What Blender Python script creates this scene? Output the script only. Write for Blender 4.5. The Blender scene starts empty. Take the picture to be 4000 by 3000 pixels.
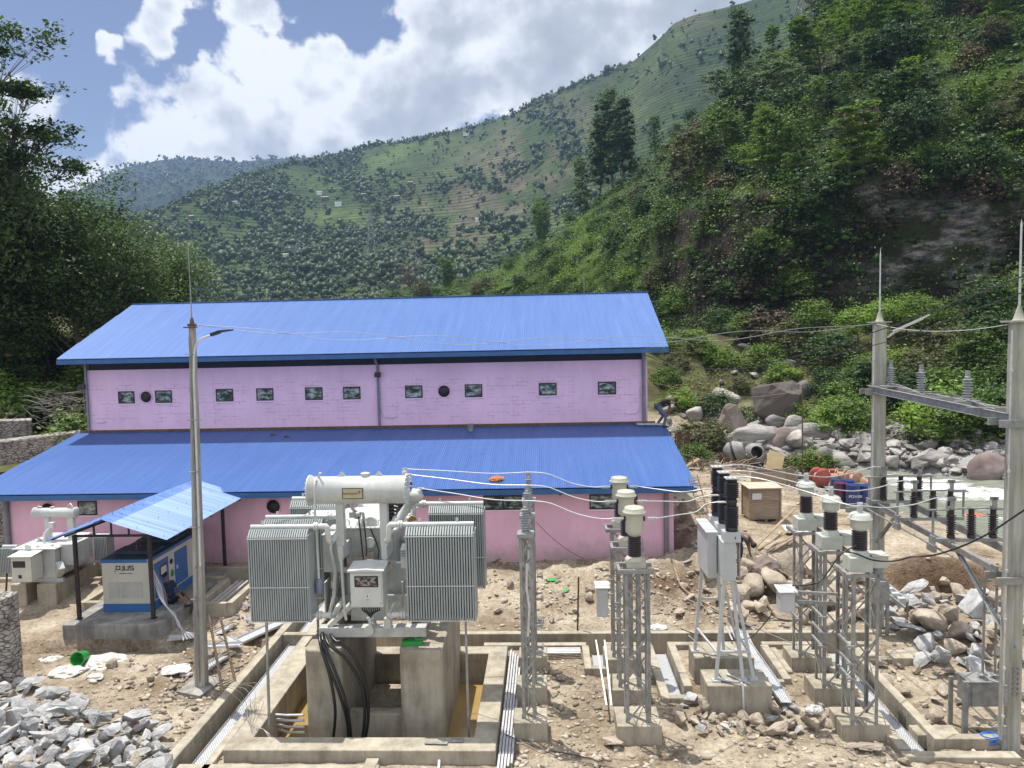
import bpy, math, random
import numpy as np
from mathutils import Vector, Matrix
import bmesh

random.seed(7)
rng = np.random.default_rng(7)
HAZE_DENSITY = 0.00016
SC = bpy.context.scene
COL = SC.collection
PI = math.pi

# ------------------------------------------------------------------ camera
FPX = 3002.0
PITCH, ROLL, YAW = 0.0701, 0.0218, 0.0443
CY, SY = math.cos(YAW), math.sin(YAW)
CAMP = np.array([0.0, 0.0, 8.3])
_f = np.array([0, math.cos(PITCH), -math.sin(PITCH)])
_u0 = np.array([0, math.sin(PITCH), math.cos(PITCH)])
_r = math.cos(ROLL)*np.array([1, 0, 0.]) - math.sin(ROLL)*_u0
_u = math.sin(ROLL)*np.array([1, 0, 0.]) + math.cos(ROLL)*_u0
cd = bpy.data.cameras.new('camera')
cam = bpy.data.objects.new('camera', cd)
COL.objects.link(cam)
cd.lens = FPX/4000*36
cd.sensor_width = 36
cd.clip_start = 0.1
cd.clip_end = 20000
m = Matrix.Identity(4)
for i, ax in enumerate((_r, _u, -_f)):
    for j in range(3):
        m[j][i] = ax[j]
m[2][3] = 8.3
cam.matrix_world = m
SC.camera = cam

# ------------------------------------------------------------------ light and sky
SUND = Vector((-0.19, 0.20, 1.0)).normalized()
sl = bpy.data.lights.new('sun', 'SUN')
sun = bpy.data.objects.new('sun', sl)
COL.objects.link(sun)
sl.energy = 4.0
sl.angle = math.radians(0.5)
sl.color = (1.0, 0.96, 0.88)
sun.rotation_euler = SUND.to_track_quat('Z', 'Y').to_euler()
sun.location = (0, 0, 60)

SC.view_settings.view_transform = 'Standard'
SC.view_settings.look = 'None'
SC.view_settings.gamma = 1.0
SC.view_settings.exposure = 0.66
SC.cycles.use_denoising = True
SC.cycles.max_bounces = 6
SC.cycles.diffuse_bounces = 3
SC.cycles.glossy_bounces = 3
SC.cycles.transmission_bounces = 3
SC.cycles.transparent_max_bounces = 6
SC.cycles.volume_bounces = 0
SC.cycles.sample_clamp_indirect = 4

def pray(x, y):
    """direction through a point of the photograph (4000 x 3000 px)"""
    return _f*FPX + _r*(x-2000) + _u*(1500-y)
def proj(P):
    d = np.asarray(P, float) - CAMP
    z = d @ _f
    return 2000+FPX*(d @ _r)/z, 1500-FPX*(d @ _u)/z
def G(x, y, z=0.0):
    d = pray(x, y)
    return CAMP + d*((z-8.3)/d[2])
def AD(x, y, Y):
    d = pray(x, y)
    return CAMP + d*(Y/d[1])
def to_uv(P):
    return (P[0]*CY-P[1]*SY, P[0]*SY+P[1]*CY, P[2])
def AV(x, y, v):
    d = pray(x, y)
    return to_uv(CAMP + d*(v/(d[0]*SY+d[1]*CY)))
def UV(x, y, z=0.0):
    return to_uv(G(x, y, z))
def W(u, v, z=0.0):
    return Vector((u*CY+v*SY, -u*SY+v*CY, z))

world = bpy.data.worlds.new('World')
SC.world = world
world.use_nodes = True
nt = world.node_tree
nt.nodes.clear()
N = nt.nodes.new
L = nt.links.new
out = N('ShaderNodeOutputWorld')
bg = N('ShaderNodeBackground')
sky = N('ShaderNodeTexSky')
sky.sky_type = 'NISHITA'
sky.sun_disc = False
sky.sun_elevation = math.asin(SUND.z)
sky.sun_rotation = math.atan2(SUND.x, SUND.y)
sky.altitude = 900
sky.air_density = 1.0
sky.dust_density = 1.5
tc = N('ShaderNodeTexCoord')
def wmath(op, a, b=None, c=None, clamp=False):
    n = N('ShaderNodeMath'); n.operation = op; n.use_clamp = clamp
    for i, v in enumerate((a, b, c)):
        if v is None: continue
        if isinstance(v, (int, float)): n.inputs[i].default_value = v
        else: L(v, n.inputs[i])
    return n.outputs[0]
def wnoise(vec, scale, detail, rough=0.55, dist=0.0):
    n = N('ShaderNodeTexNoise'); n.inputs['Scale'].default_value = scale
    n.inputs['Detail'].default_value = detail; n.inputs['Roughness'].default_value = rough
    n.inputs['Distortion'].default_value = dist
    L(vec, n.inputs['Vector']); return n.outputs['Fac']
dirv = tc.outputs['Generated']
# cloud masses: (photo px, px, radius px) on a 2212 px wide picture, turned into sky directions
blobs = [(640,250,170),(790,210,160),(500,330,160),(330,290,150),(210,320,140),(120,330,120),(400,330,130),(700,330,150),(620,130,60),
         (350,55,75),(270,85,50),(560,15,80),(690,120,95),(950,190,170),(1000,40,170),(1180,70,190),(1330,90,150),
         (1460,0,110),(430,200,80),(880,330,150),(1150,220,150),(190,70,34),(1750,0,160),(-200,330,200),(60,365,120),(900,-150,120),(1400,-250,220)]
wn = N('ShaderNodeTexNoise'); wn.inputs['Scale'].default_value = 7.0; wn.inputs['Detail'].default_value = 5; L(dirv, wn.inputs['Vector'])
ws = N('ShaderNodeVectorMath'); ws.operation = 'SUBTRACT'; L(wn.outputs['Color'], ws.inputs[0]); ws.inputs[1].default_value = (.5, .5, .5)
wa = N('ShaderNodeVectorMath'); wa.operation = 'MULTIPLY_ADD'; L(ws.outputs[0], wa.inputs[0]); wa.inputs[1].default_value = (.22, .22, .22); L(dirv, wa.inputs[2])
warp = wa.outputs[0]
acc = None
for bx_, by_, br_ in blobs:
    d = pray(bx_/.553, by_/.553); d = d/np.linalg.norm(d)
    vd = N('ShaderNodeVectorMath'); vd.operation = 'DISTANCE'
    L(warp, vd.inputs[0]); vd.inputs[1].default_value = tuple(d)
    v = wmath('SUBTRACT', 1.0, wmath('DIVIDE', vd.outputs['Value'], br_/1660.*1.15))
    acc = v if acc is None else wmath('SMOOTH_MAX', acc, v, 0.15)
for d_, r_ in (((0, .15, 1), .78), ((.1, -1, .55), .95), ((-1.0, -.2, .5), .6), ((1.0, -.1, .6), .6)):  # unseen clouds added overhead and behind the camera for soft fill light
    d = np.array(d_)/np.linalg.norm(d_)
    vd = N('ShaderNodeVectorMath'); vd.operation = 'DISTANCE'; L(dirv, vd.inputs[0]); vd.inputs[1].default_value = tuple(d)
    acc = wmath('MAXIMUM', acc, wmath('SUBTRACT', 1.0, wmath('DIVIDE', vd.outputs['Value'], r_)))
n1 = wnoise(dirv, 5.0, 9, 0.55, 0.25)
n2 = wnoise(dirv, 17.0, 8, 0.6, 0.2)
dens = wmath('ADD', wmath('ADD', wmath('MULTIPLY', acc, 1.15), wmath('MULTIPLY', wmath('SUBTRACT', n1, 0.5), 3.0)),
             wmath('MULTIPLY', wmath('SUBTRACT', n2, 0.5), 1.2))
mr = N('ShaderNodeMapRange'); mr.interpolation_type = 'SMOOTHSTEP'
mr.inputs['From Min'].default_value = 0.08; mr.inputs['From Max'].default_value = 0.32
L(dens, mr.inputs['Value'])
# billow shading: compare the puff noise here with the noise a little higher up
va = N('ShaderNodeVectorMath'); va.operation = 'ADD'; L(dirv, va.inputs[0]); va.inputs[1].default_value = (-0.004, 0.0, 0.020)
p1 = wnoise(dirv, 8.0, 5, 0.5, 0.2); p2 = wnoise(va.outputs[0], 8.0, 5, 0.5, 0.2)
n3 = wnoise(va.outputs[0], 5.0, 4, 0.5, 0.25); n1b = wnoise(dirv, 5.0, 4, 0.5, 0.25)
relief = wmath('ADD', wmath('MULTIPLY', wmath('SUBTRACT', n1b, n3), 3.6), wmath('MULTIPLY', wmath('SUBTRACT', p1, p2), 2.0))
thick = wmath('MULTIPLY', wmath('MINIMUM', wmath('SUBTRACT', dens, 0.45), 0.9), -0.55)
n5 = wnoise(dirv, 3.0, 4)
bri = wmath('ADD', wmath('ADD', wmath('ADD', 0.90, relief), thick), wmath('MULTIPLY', wmath('SUBTRACT', n5, 0.5), 0.5))
cr = N('ShaderNodeValToRGB')
cr.color_ramp.elements[0].position = 0.1; cr.color_ramp.elements[0].color = (0.26, 0.275, 0.31, 1)
cr.color_ramp.elements[1].position = 0.95; cr.color_ramp.elements[1].color = (0.66, 0.67, 0.69, 1)
e = cr.color_ramp.elements.new(0.55); e.color = (0.37, 0.39, 0.43, 1)
L(bri, cr.inputs['Fac'])
skm = N('ShaderNodeMix'); skm.data_type = 'RGBA'; skm.blend_type = 'MULTIPLY'; skm.inputs['Factor'].default_value = 1.0
L(sky.outputs['Color'], skm.inputs['A']); skm.inputs['B'].default_value = (0.062, 0.056, 0.060, 1)
mx = N('ShaderNodeMix'); mx.data_type = 'RGBA'
L(mr.outputs['Result'], mx.inputs['Factor']); L(skm.outputs['Result'], mx.inputs['A']); L(cr.outputs['Color'], mx.inputs['B'])
# sky overhead and behind the camera brightened, added as fill for shaded faces
sx_ = N('ShaderNodeSeparateXYZ'); L(dirv, sx_.inputs[0])
mz = N('ShaderNodeMapRange'); mz.interpolation_type = 'SMOOTHSTEP'; L(sx_.outputs[2], mz.inputs['Value'])
mz.inputs['From Min'].default_value = .5; mz.inputs['From Max'].default_value = .95; mz.inputs['To Min'].default_value = 1.0; mz.inputs['To Max'].default_value = 1.7
my = N('ShaderNodeMapRange'); my.interpolation_type = 'SMOOTHSTEP'; L(sx_.outputs[1], my.inputs['Value'])
my.inputs['From Min'].default_value = .2; my.inputs['From Max'].default_value = -.6; my.inputs['To Min'].default_value = 1.0; my.inputs['To Max'].default_value = 1.35
L(wmath('MAXIMUM', mz.outputs[0], my.outputs[0]), bg.inputs['Strength'])
L(mx.outputs['Result'], bg.inputs['Color'])
L(bg.outputs[0], out.inputs['Surface'])

# ------------------------------------------------------------------ materials
def pm(name, c1, c2=None, scale=4.0, rough=0.6, metal=0.0, bump=0.0, bscale=40.0, spec=0.5, detail=6,
       stretch=(1, 1, 1), c3=None, lo=0.35, hi=0.65, island=0.0, objrand=0.0, coat=0.0, world_space=False, bdist=0.02, stain=0):
    mt = bpy.data.materials.new(name); mt.use_nodes = True
    t = mt.node_tree; b = t.nodes['Principled BSDF']
    b.inputs['Roughness'].default_value = rough; b.inputs['Metallic'].default_value = metal
    b.inputs['Specular IOR Level'].default_value = spec
    b.inputs['Coat Weight'].default_value = coat
    tcn = t.nodes.new('ShaderNodeTexCoord'); mp = t.nodes.new('ShaderNodeMapping')
    mp.inputs['Scale'].default_value = stretch
    if world_space:
        ge = t.nodes.new('ShaderNodeNewGeometry'); t.links.new(ge.outputs['Position'], mp.inputs['Vector'])
    else:
        t.links.new(tcn.outputs['Object'], mp.inputs['Vector'])
    vec = mp.outputs['Vector']
    if objrand:
        oi = t.nodes.new('ShaderNodeObjectInfo'); vm = t.nodes.new('ShaderNodeVectorMath'); vm.operation = 'MULTIPLY_ADD'
        cx = t.nodes.new('ShaderNodeCombineXYZ')
        for i in range(3): t.links.new(oi.outputs['Random'], cx.inputs[i])
        t.links.new(cx.outputs[0], vm.inputs[0]); vm.inputs[1].default_value = (37, 53, 71); t.links.new(vec, vm.inputs[2])
        vec = vm.outputs[0]
    no = t.nodes.new('ShaderNodeTexNoise'); no.inputs['Scale'].default_value = scale; no.inputs['Detail'].default_value = detail
    no.inputs['Roughness'].default_value = 0.6
    t.links.new(vec, no.inputs['Vector'])
    rp = t.nodes.new('ShaderNodeValToRGB')
    rp.color_ramp.elements[0].position = lo; rp.color_ramp.elements[1].position = hi
    rp.color_ramp.elements[0].color = (*c1, 1); rp.color_ramp.elements[1].color = (*(c2 or c1), 1)
    if c3:
        e = rp.color_ramp.elements.new((lo+hi)/2); e.color = (*c3, 1)
    t.links.new(no.outputs['Fac'], rp.inputs['Fac'])
    colr = rp.outputs['Color']
    if island or objrand:
        hs = t.nodes.new('ShaderNodeHueSaturation')
        if island:
            ge2 = t.nodes.new('ShaderNodeNewGeometry'); src = ge2.outputs['Random Per Island']; amt = island
        else:
            src = oi.outputs['Random']; amt = objrand
        mrn = t.nodes.new('ShaderNodeMapRange'); t.links.new(src, mrn.inputs['Value'])
        mrn.inputs['To Min'].default_value = 1-amt; mrn.inputs['To Max'].default_value = 1+amt
        t.links.new(mrn.outputs[0], hs.inputs['Value']); t.links.new(colr, hs.inputs['Color']); colr = hs.outputs['Color']
    t.links.new(colr, b.inputs['Base Color'])
    if stain:
        m3 = t.nodes.new('ShaderNodeMapping'); m3.inputs['Scale'].default_value = (2.2, 2.2, .45); t.links.new(vec, m3.inputs['Vector'])
        n3 = t.nodes.new('ShaderNodeTexNoise'); n3.inputs['Scale'].default_value = 1.6; n3.inputs['Detail'].default_value = 12; n3.inputs['Roughness'].default_value = .7
        t.links.new(m3.outputs[0], n3.inputs['Vector'])
        r3 = t.nodes.new('ShaderNodeMapRange'); r3.inputs['From Min'].default_value = .38; r3.inputs['From Max'].default_value = .56; r3.inputs['To Min'].default_value = 1-stain
        t.links.new(n3.outputs['Fac'], r3.inputs['Value'])
        h3 = t.nodes.new('ShaderNodeHueSaturation'); t.links.new(r3.outputs[0], h3.inputs['Value']); t.links.new(colr, h3.inputs['Color']); t.links.new(h3.outputs[0], b.inputs['Base Color'])
    if bump:
        n2 = t.nodes.new('ShaderNodeTexNoise'); n2.inputs['Scale'].default_value = bscale; n2.inputs['Detail'].default_value = 6
        t.links.new(vec, n2.inputs['Vector'])
        bp = t.nodes.new('ShaderNodeBump'); bp.inputs['Strength'].default_value = bump; bp.inputs['Distance'].default_value = bdist
        t.links.new(n2.outputs['Fac'], bp.inputs['Height']); t.links.new(bp.outputs['Normal'], b.inputs['Normal'])
    return mt

M = {}
M['concrete'] = pm('concrete', (.25,.215,.155), (.44,.39,.30), 1.6, .9, bump=.5, bscale=25, c3=(.38,.34,.265), detail=10, lo=.3, hi=.7, stain=.28)
M['concrete_grey'] = pm('concrete_grey', (.20,.19,.17), (.36,.345,.31), 1.4, .9, bump=.5, bscale=25, detail=10, stain=.4)
M['pole_concrete'] = pm('pole_concrete', (.27,.26,.21), (.47,.46,.40), 1.3, .85, bump=.4, bscale=30, stretch=(3,3,.6), detail=10, stain=.3)
M['galv'] = pm('galvanised_steel', (.22,.22,.21), (.36,.36,.35), 6, .5, .35, bump=.1, detail=8)
M['galv_light'] = pm('bright_galvanised', (.50,.50,.50), (.66,.66,.66), 8, .4, .35)
M['white'] = pm('transformer_paint', (.50,.51,.485), (.60,.61,.58), 3, .38, detail=8, lo=.2, hi=.75, stain=.12)
M['tank_grey'] = pm('tank_paint', (.42,.435,.415), (.52,.53,.51), 3, .42, detail=8, stain=.18)
M['fin'] = pm('radiator_paint', (.27,.305,.305), (.345,.38,.375), 2.5, .42, stretch=(1,1,.5))
M['cream'] = pm('cream_paint', (.43,.42,.33), (.50,.49,.39), 4, .4)
M['pt_paint'] = pm('grey_green_paint', (.42,.44,.385), (.50,.515,.455), 4, .42)
M['brown_porc'] = pm('brown_porcelain', (.022,.014,.014), (.035,.022,.020), 6, .28)
M['black_porc'] = pm('black_silicone', (.016,.015,.017), (.024,.023,.025), 6, .38)
M['grey_porc'] = pm('grey_porcelain', (.27,.28,.29), (.36,.37,.38), 6, .22)
M['cb_grey'] = pm('breaker_paint', (.44,.455,.46), (.50,.515,.52), 3, .4)
M['dark'] = pm('dark_rubber', (.012,.012,.013), (.02,.02,.02), 5, .5)
M['black_steel'] = pm('black_steel', (.022,.016,.018), (.035,.026,.028), 5, .5)
M['cable'] = pm('black_cable', (.01,.01,.011), (.018,.018,.018), 5, .35)
M['old_wire'] = pm('dull_wire', (.30,.31,.33), (.38,.39,.41), 5, .5, .3)
M['alu'] = pm('aluminium_wire', (.60,.60,.60), (.70,.70,.70), 5, .4, .4)
M['downpipe'] = pm('downpipe_grey', (.17,.16,.19), (.22,.21,.24), 3, .55)
M['fascia'] = pm('fascia_blue', (.025,.095,.24), (.035,.12,.29), 3, .45)
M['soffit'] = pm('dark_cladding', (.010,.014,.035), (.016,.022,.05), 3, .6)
M['frame_dark'] = pm('window_frame', (.018,.015,.02), (.03,.025,.03), 3, .5)
M['gen_cream'] = pm('generator_cream', (.50,.495,.43), (.56,.55,.48), 2, .4)
M['gen_blue'] = pm('generator_blue', (.035,.125,.33), (.045,.15,.38), 2, .4)
M['gen_roof'] = pm('generator_roof', (.03,.05,.065), (.05,.075,.09), 2, .5)
M['wood'] = pm('weathered_wood', (.20,.145,.095), (.34,.26,.175), 3, .8, stretch=(1,1,8), bump=.2)
M['ply'] = pm('plywood', (.23,.175,.125), (.34,.27,.20), 2.5, .75, stretch=(1,1,5), detail=8)
M['ply_light'] = pm('light_plywood', (.50,.38,.20), (.60,.47,.26), 2.5, .75)
M['rust'] = pm('rusty_steel', (.09,.045,.025), (.17,.10,.06), 6, .8)
M['green_plastic'] = pm('green_plastic', (.02,.26,.04), (.03,.34,.06), 3, .4)
M['sack'] = pm('white_sacking', (.38,.36,.33), (.66,.64,.61), 9, .8, bump=.9, bscale=14, bdist=.05)
M['paper'] = pm('paper', (.55,.55,.56), (.62,.62,.64), 9, .7)
M['black'] = pm('black_ink', (.01,.01,.012), None, 3, .5)
M['silica'] = pm('breather_blue', (.16,.18,.27), (.20,.22,.32), 3, .2)
M['orange'] = pm('orange_rope', (.65,.20,.04), (.75,.30,.08), 20, .7)
M['blue_rope'] = pm('blue_rope', (.02,.13,.45), (.04,.20,.60), 20, .6)
M['red_paint'] = pm('red_paint', (.30,.05,.04), (.42,.11,.08), 3, .7, detail=8)
M['drum_wood'] = pm('drum_wood', (.30,.17,.11), (.45,.29,.19), 4, .8)
M['barrel_blue'] = pm('barrel_blue', (.015,.03,.13), (.03,.055,.19), 4, .35)
M['barrel_maroon'] = pm('barrel_maroon', (.07,.02,.05), (.10,.03,.07), 4, .4)
M['tarp'] = pm('orange_tarp', (.75,.08,.02), (.85,.14,.04), 4, .6)
M['mixer'] = pm('mixer_grey', (.17,.165,.155), (.27,.26,.25), 4, .7)
M['yellow_lid'] = pm('yellow_brown', (.35,.20,.04), None, 4, .4)
M['skin'] = pm('skin', (.17,.085,.05), (.20,.10,.062), 8, .55)
M['hair'] = pm('black_hair', (.008,.007,.007), None, 8, .5)
M['shirt_black'] = pm('black_shirt', (.012,.011,.014), (.02,.018,.022), 8, .85)
M['navy'] = pm('navy_cloth', (.012,.018,.045), (.02,.028,.06), 8, .85)
M['jeans'] = pm('grey_jeans', (.075,.095,.135), (.11,.135,.18), 8, .85)
M['grey_cloth'] = pm('grey_cloth', (.035,.038,.05), (.05,.055,.07), 8, .85)
M['shoe'] = pm('shoe', (.03,.03,.035), None, 8, .6)
M['white_cloth'] = pm('white_cloth', (.62,.62,.62), None, 8, .8)
M['house_white'] = pm('white_wall', (.62,.60,.56), (.75,.73,.70), 2, .8)
M['house_roof'] = pm('tin_roof', (.45,.46,.47), (.62,.62,.63), 2, .5)
M['mud'] = pm('muddy_water', (.30,.20,.075), (.36,.25,.10), 1.5, .12, spec=.6)
M['pylon'] = pm('pylon_steel', (.22,.23,.24), None, 1, .6)

def roofmat(name, c1, c2, metal=.15, rough=.38):
    mt = pm(name, c1, c2, .55, rough, metal, spec=.4, stretch=(9, .5, .5), detail=10, lo=.25, hi=.8, bump=.06, bscale=1.2, bdist=.03)
    return mt
M['roof_upper'] = roofmat('roof_blue_upper', (.070,.142,.36), (.108,.195,.43))
M['roof_lower'] = roofmat('roof_blue_lower', (.054,.120,.33), (.085,.165,.40))
M['roof_shed'] = pm('roof_blue_shed', (.075,.16,.43), (.18,.29,.56), .8, .42, .1, stretch=(.15, 8, .15), detail=8, lo=.38, hi=.72)

def pinkmat(name, c, mortar):
    mt = pm(name, tuple(k*.88 for k in c), c, .5, .8, bump=.2, bscale=30, detail=10, stain=.07)
    if not mortar:
        t = mt.node_tree; b = t.nodes['Principled BSDF']; base = b.inputs['Base Color'].links[0].from_socket
        tcn = t.nodes.new('ShaderNodeTexCoord'); sp = t.nodes.new('ShaderNodeSeparateXYZ'); t.links.new(tcn.outputs['Object'], sp.inputs[0])
        no = t.nodes.new('ShaderNodeTexNoise'); no.inputs['Scale'].default_value = 2.5; no.inputs['Detail'].default_value = 9; t.links.new(tcn.outputs['Object'], no.inputs['Vector'])
        m_ = t.nodes.new('ShaderNodeMath'); m_.operation = 'MULTIPLY_ADD'; t.links.new(no.outputs['Fac'], m_.inputs[0]); m_.inputs[1].default_value = -1.6; t.links.new(sp.outputs[2], m_.inputs[2])
        r_ = t.nodes.new('ShaderNodeMapRange'); t.links.new(m_.outputs[0], r_.inputs['Value']); r_.inputs['From Min'].default_value = -.3; r_.inputs['From Max'].default_value = .35; r_.inputs['To Min'].default_value = .55; r_.inputs['To Max'].default_value = 0
        x_ = t.nodes.new('ShaderNodeMix'); x_.data_type = 'RGBA'; t.links.new(r_.outputs[0], x_.inputs['Factor']); t.links.new(base, x_.inputs['A']); x_.inputs['B'].default_value = (.42,.33,.24,1); t.links.new(x_.outputs['Result'], b.inputs['Base Color'])
    if mortar:
        t = mt.node_tree; b = t.nodes['Principled BSDF']
        base = b.inputs['Base Color'].links[0].from_socket
        tcn = t.nodes.new('ShaderNodeTexCoord'); mp = t.nodes.new('ShaderNodeMapping')
        mp.inputs['Rotation'].default_value = (PI/2, 0, 0)
        t.links.new(tcn.outputs['Object'], mp.inputs['Vector'])
        br = t.nodes.new('ShaderNodeTexBrick'); br.inputs['Scale'].default_value = 1.0
        br.inputs['Brick Width'].default_value = .42; br.inputs['Row Height'].default_value = .155
        br.inputs['Mortar Size'].default_value = .012; br.inputs['Mortar Smooth'].default_value = .3
        t.links.new(mp.outputs[0], br.inputs['Vector'])
        no = t.nodes.new('ShaderNodeTexNoise'); no.inputs['Scale'].default_value = 1.5; no.inputs['Detail'].default_value = 7
        mp2 = t.nodes.new('ShaderNodeMapping'); mp2.inputs['Scale'].default_value = (1, 1, 3)
        t.links.new(tcn.outputs['Object'], mp2.inputs['Vector']); t.links.new(mp2.outputs[0], no.inputs['Vector'])
        mr1 = t.nodes.new('ShaderNodeMapRange'); mr1.inputs['From Min'].default_value = .47; mr1.inputs['From Max'].default_value = .60
        t.links.new(no.outputs['Fac'], mr1.inputs['Value'])
        # plain bands: columns and ring beams are rendered smooth
        sp = t.nodes.new('ShaderNodeSeparateXYZ'); t.links.new(tcn.outputs['Object'], sp.inputs[0])
        def mth(op, a, bb):
            n = t.nodes.new('ShaderNodeMath'); n.operation = op
            for i, v in enumerate((a, bb)):
                if isinstance(v, (int, float)): n.inputs[i].default_value = v
                else: t.links.new(v, n.inputs[i])
            return n.outputs[0]
        fx = mth('PINGPONG', mth('ADD', sp.outputs[0], 40.0), 2.36)
        colm = mth('GREATER_THAN', fx, .35)
        zm = mth('MULTIPLY', mth('GREATER_THAN', sp.outputs[2], .32), mth('LESS_THAN', sp.outputs[2], 2.1))
        msk = mth('MULTIPLY', mth('MULTIPLY', colm, zm), mth('MULTIPLY', br.outputs['Fac'], mr1.outputs[0]))
        mxx = t.nodes.new('ShaderNodeMix'); mxx.data_type = 'RGBA'
        t.links.new(msk, mxx.inputs['Factor']); t.links.new(base, mxx.inputs['A'])
        mxx.inputs['B'].default_value = (.50, .29, .42, 1)
        t.links.new(mxx.outputs['Result'], b.inputs['Base Color'])
    return mt
M['pink_trim'] = pm('pink_trim', (.85,.66,.80), None, 3, .8)
M['pink_upper'] = pinkmat('pink_wall_upper', (.84,.58,.77), True)
M['pink_lower'] = pinkmat('pink_wall_lower', (.84,.51,.65), False)

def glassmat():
    mt = pm('window_glass', (.02,.03,.04), (.42,.46,.46), 3.6, .06, spec=.9, detail=10, lo=.42, hi=.62, c3=(.15,.19,.19), stretch=(1,1,2), objrand=.01)  # mottled grey-green reflections of the surroundings are painted into the pane colour
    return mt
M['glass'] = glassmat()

def stonewall():
    mt = pm('dry_stone', (.20,.175,.155), (.46,.42,.38), 2.5, .9, bump=.6, bscale=12, detail=8)
    t = mt.node_tree; b = t.nodes['Principled BSDF']; base = b.inputs['Base Color'].links[0].from_socket
    tcn = t.nodes.new('ShaderNodeTexCoord'); mp = t.nodes.new('ShaderNodeMapping'); mp.inputs['Scale'].default_value = (3.6, 3.6, 9.5)
    t.links.new(tcn.outputs['Object'], mp.inputs['Vector'])
    vo = t.nodes.new('ShaderNodeTexVoronoi'); vo.feature = 'DISTANCE_TO_EDGE'; vo.inputs['Scale'].default_value = 1; vo.inputs['Randomness'].default_value = .85
    t.links.new(mp.outputs[0], vo.inputs['Vector'])
    mr1 = t.nodes.new('ShaderNodeMapRange'); mr1.inputs['From Max'].default_value = .07
    t.links.new(vo.outputs['Distance'], mr1.inputs['Value'])
    mxx = t.nodes.new('ShaderNodeMix'); mxx.data_type = 'RGBA'
    t.links.new(mr1.outputs[0], mxx.inputs['Factor']); mxx.inputs['A'].default_value = (.10,.09,.08,1); t.links.new(base, mxx.inputs['B'])
    t.links.new(mxx.outputs['Result'], b.inputs['Base Color'])
    bp = t.nodes.new('ShaderNodeBump'); bp.inputs['Strength'].default_value = 1; bp.inputs['Distance'].default_value = .05
    t.links.new(mr1.outputs[0], bp.inputs['Height']); t.links.new(bp.outputs[0], b.inputs['Normal'])
    return mt
M['stone_wall'] = stonewall()

def traymat():
    mt = pm('perforated_tray', (.52,.53,.54), (.62,.63,.64), 6, .4, .3)
    t = mt.node_tree; b = t.nodes['Principled BSDF']; base = b.inputs['Base Color'].links[0].from_socket
    tcn = t.nodes.new('ShaderNodeTexCoord')
    br = t.nodes.new('ShaderNodeTexBrick'); br.inputs['Scale'].default_value = 1
    br.inputs['Brick Width'].default_value = .05; br.inputs['Row Height'].default_value = .04; br.inputs['Mortar Size'].default_value = .012
    t.links.new(tcn.outputs['Object'], br.inputs['Vector'])
    mxx = t.nodes.new('ShaderNodeMix'); mxx.data_type = 'RGBA'
    t.links.new(br.outputs['Fac'], mxx.inputs['Factor']); mxx.inputs['A'].default_value = (.16,.16,.17,1); t.links.new(base, mxx.inputs['B'])
    t.links.new(mxx.outputs['Result'], b.inputs['Base Color'])
    return mt
M['tray'] = traymat()

def leafmat(name, dark, light, dry=None, trans=.28, scale=.35):
    mt = bpy.data.materials.new(name); mt.use_nodes = True
    t = mt.node_tree; b = t.nodes['Principled BSDF']; b.inputs['Roughness'].default_value = .55
    b.inputs['Specular IOR Level'].default_value = .35
    ge = t.nodes.new('ShaderNodeNewGeometry'); oi = t.nodes.new('ShaderNodeObjectInfo')
    no = t.nodes.new('ShaderNodeTexNoise'); no.inputs['Scale'].default_value = scale; no.inputs['Detail'].default_value = 3
    t.links.new(ge.outputs['Position'], no.inputs['Vector'])
    a = t.nodes.new('ShaderNodeMath'); a.operation = 'MULTIPLY_ADD'
    t.links.new(ge.outputs['Random Per Island'], a.inputs[0]); a.inputs[1].default_value = .45
    s = t.nodes.new('ShaderNodeMath'); s.operation = 'MULTIPLY_ADD'; t.links.new(oi.outputs['Random'], s.inputs[0]); s.inputs[1].default_value = .35
    s2 = t.nodes.new('ShaderNodeMath'); s2.operation = 'SUBTRACT'; t.links.new(no.outputs['Fac'], s2.inputs[0]); s2.inputs[1].default_value = .38
    t.links.new(s2.outputs[0], s.inputs[2]); t.links.new(s.outputs[0], a.inputs[2])
    rp = t.nodes.new('ShaderNodeValToRGB'); t.links.new(a.outputs[0], rp.inputs['Fac'])
    rp.color_ramp.elements[0].color = (*dark, 1); rp.color_ramp.elements[1].color = (*light, 1)
    rp.color_ramp.elements[0].position = .05; rp.color_ramp.elements[1].position = .85
    if dry:
        e = rp.color_ramp.elements.new(.98); e.color = (*dry, 1)
    t.links.new(rp.outputs['Color'], b.inputs['Base Color'])
    tr = t.nodes.new('ShaderNodeBsdfTranslucent'); ms = t.nodes.new('ShaderNodeMixShader'); ms.inputs[0].default_value = trans
    hs = t.nodes.new('ShaderNodeHueSaturation'); hs.inputs['Value'].default_value = 1.3; hs.inputs['Saturation'].default_value = 1.1
    t.links.new(rp.outputs['Color'], hs.inputs['Color']); t.links.new(hs.outputs[0], tr.inputs['Color'])
    t.links.new(b.outputs[0], ms.inputs[1]); t.links.new(tr.outputs[0], ms.inputs[2])
    t.links.new(ms.outputs[0], t.nodes['Material Output'].inputs['Surface'])
    return mt
M['leaf_left'] = leafmat('leaf_left', (.014,.034,.011), (.105,.165,.048))
M['leaf_dark'] = leafmat('leaf_dark', (.012,.032,.009), (.068,.120,.030))
M['leaf_mid'] = leafmat('leaf_mid', (.026,.062,.012), (.145,.225,.040))
M['leaf_light'] = leafmat('leaf_light', (.055,.115,.018), (.20,.30,.045))
M['leaf_far'] = leafmat('leaf_far', (.024,.047,.016), (.074,.112,.036), scale=.02)
M['leaf_grey'] = leafmat('leaf_grey', (.05,.09,.04), (.16,.21,.11))
M['leaf_brown'] = leafmat('leaf_brown', (.04,.028,.02), (.12,.08,.045))
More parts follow.
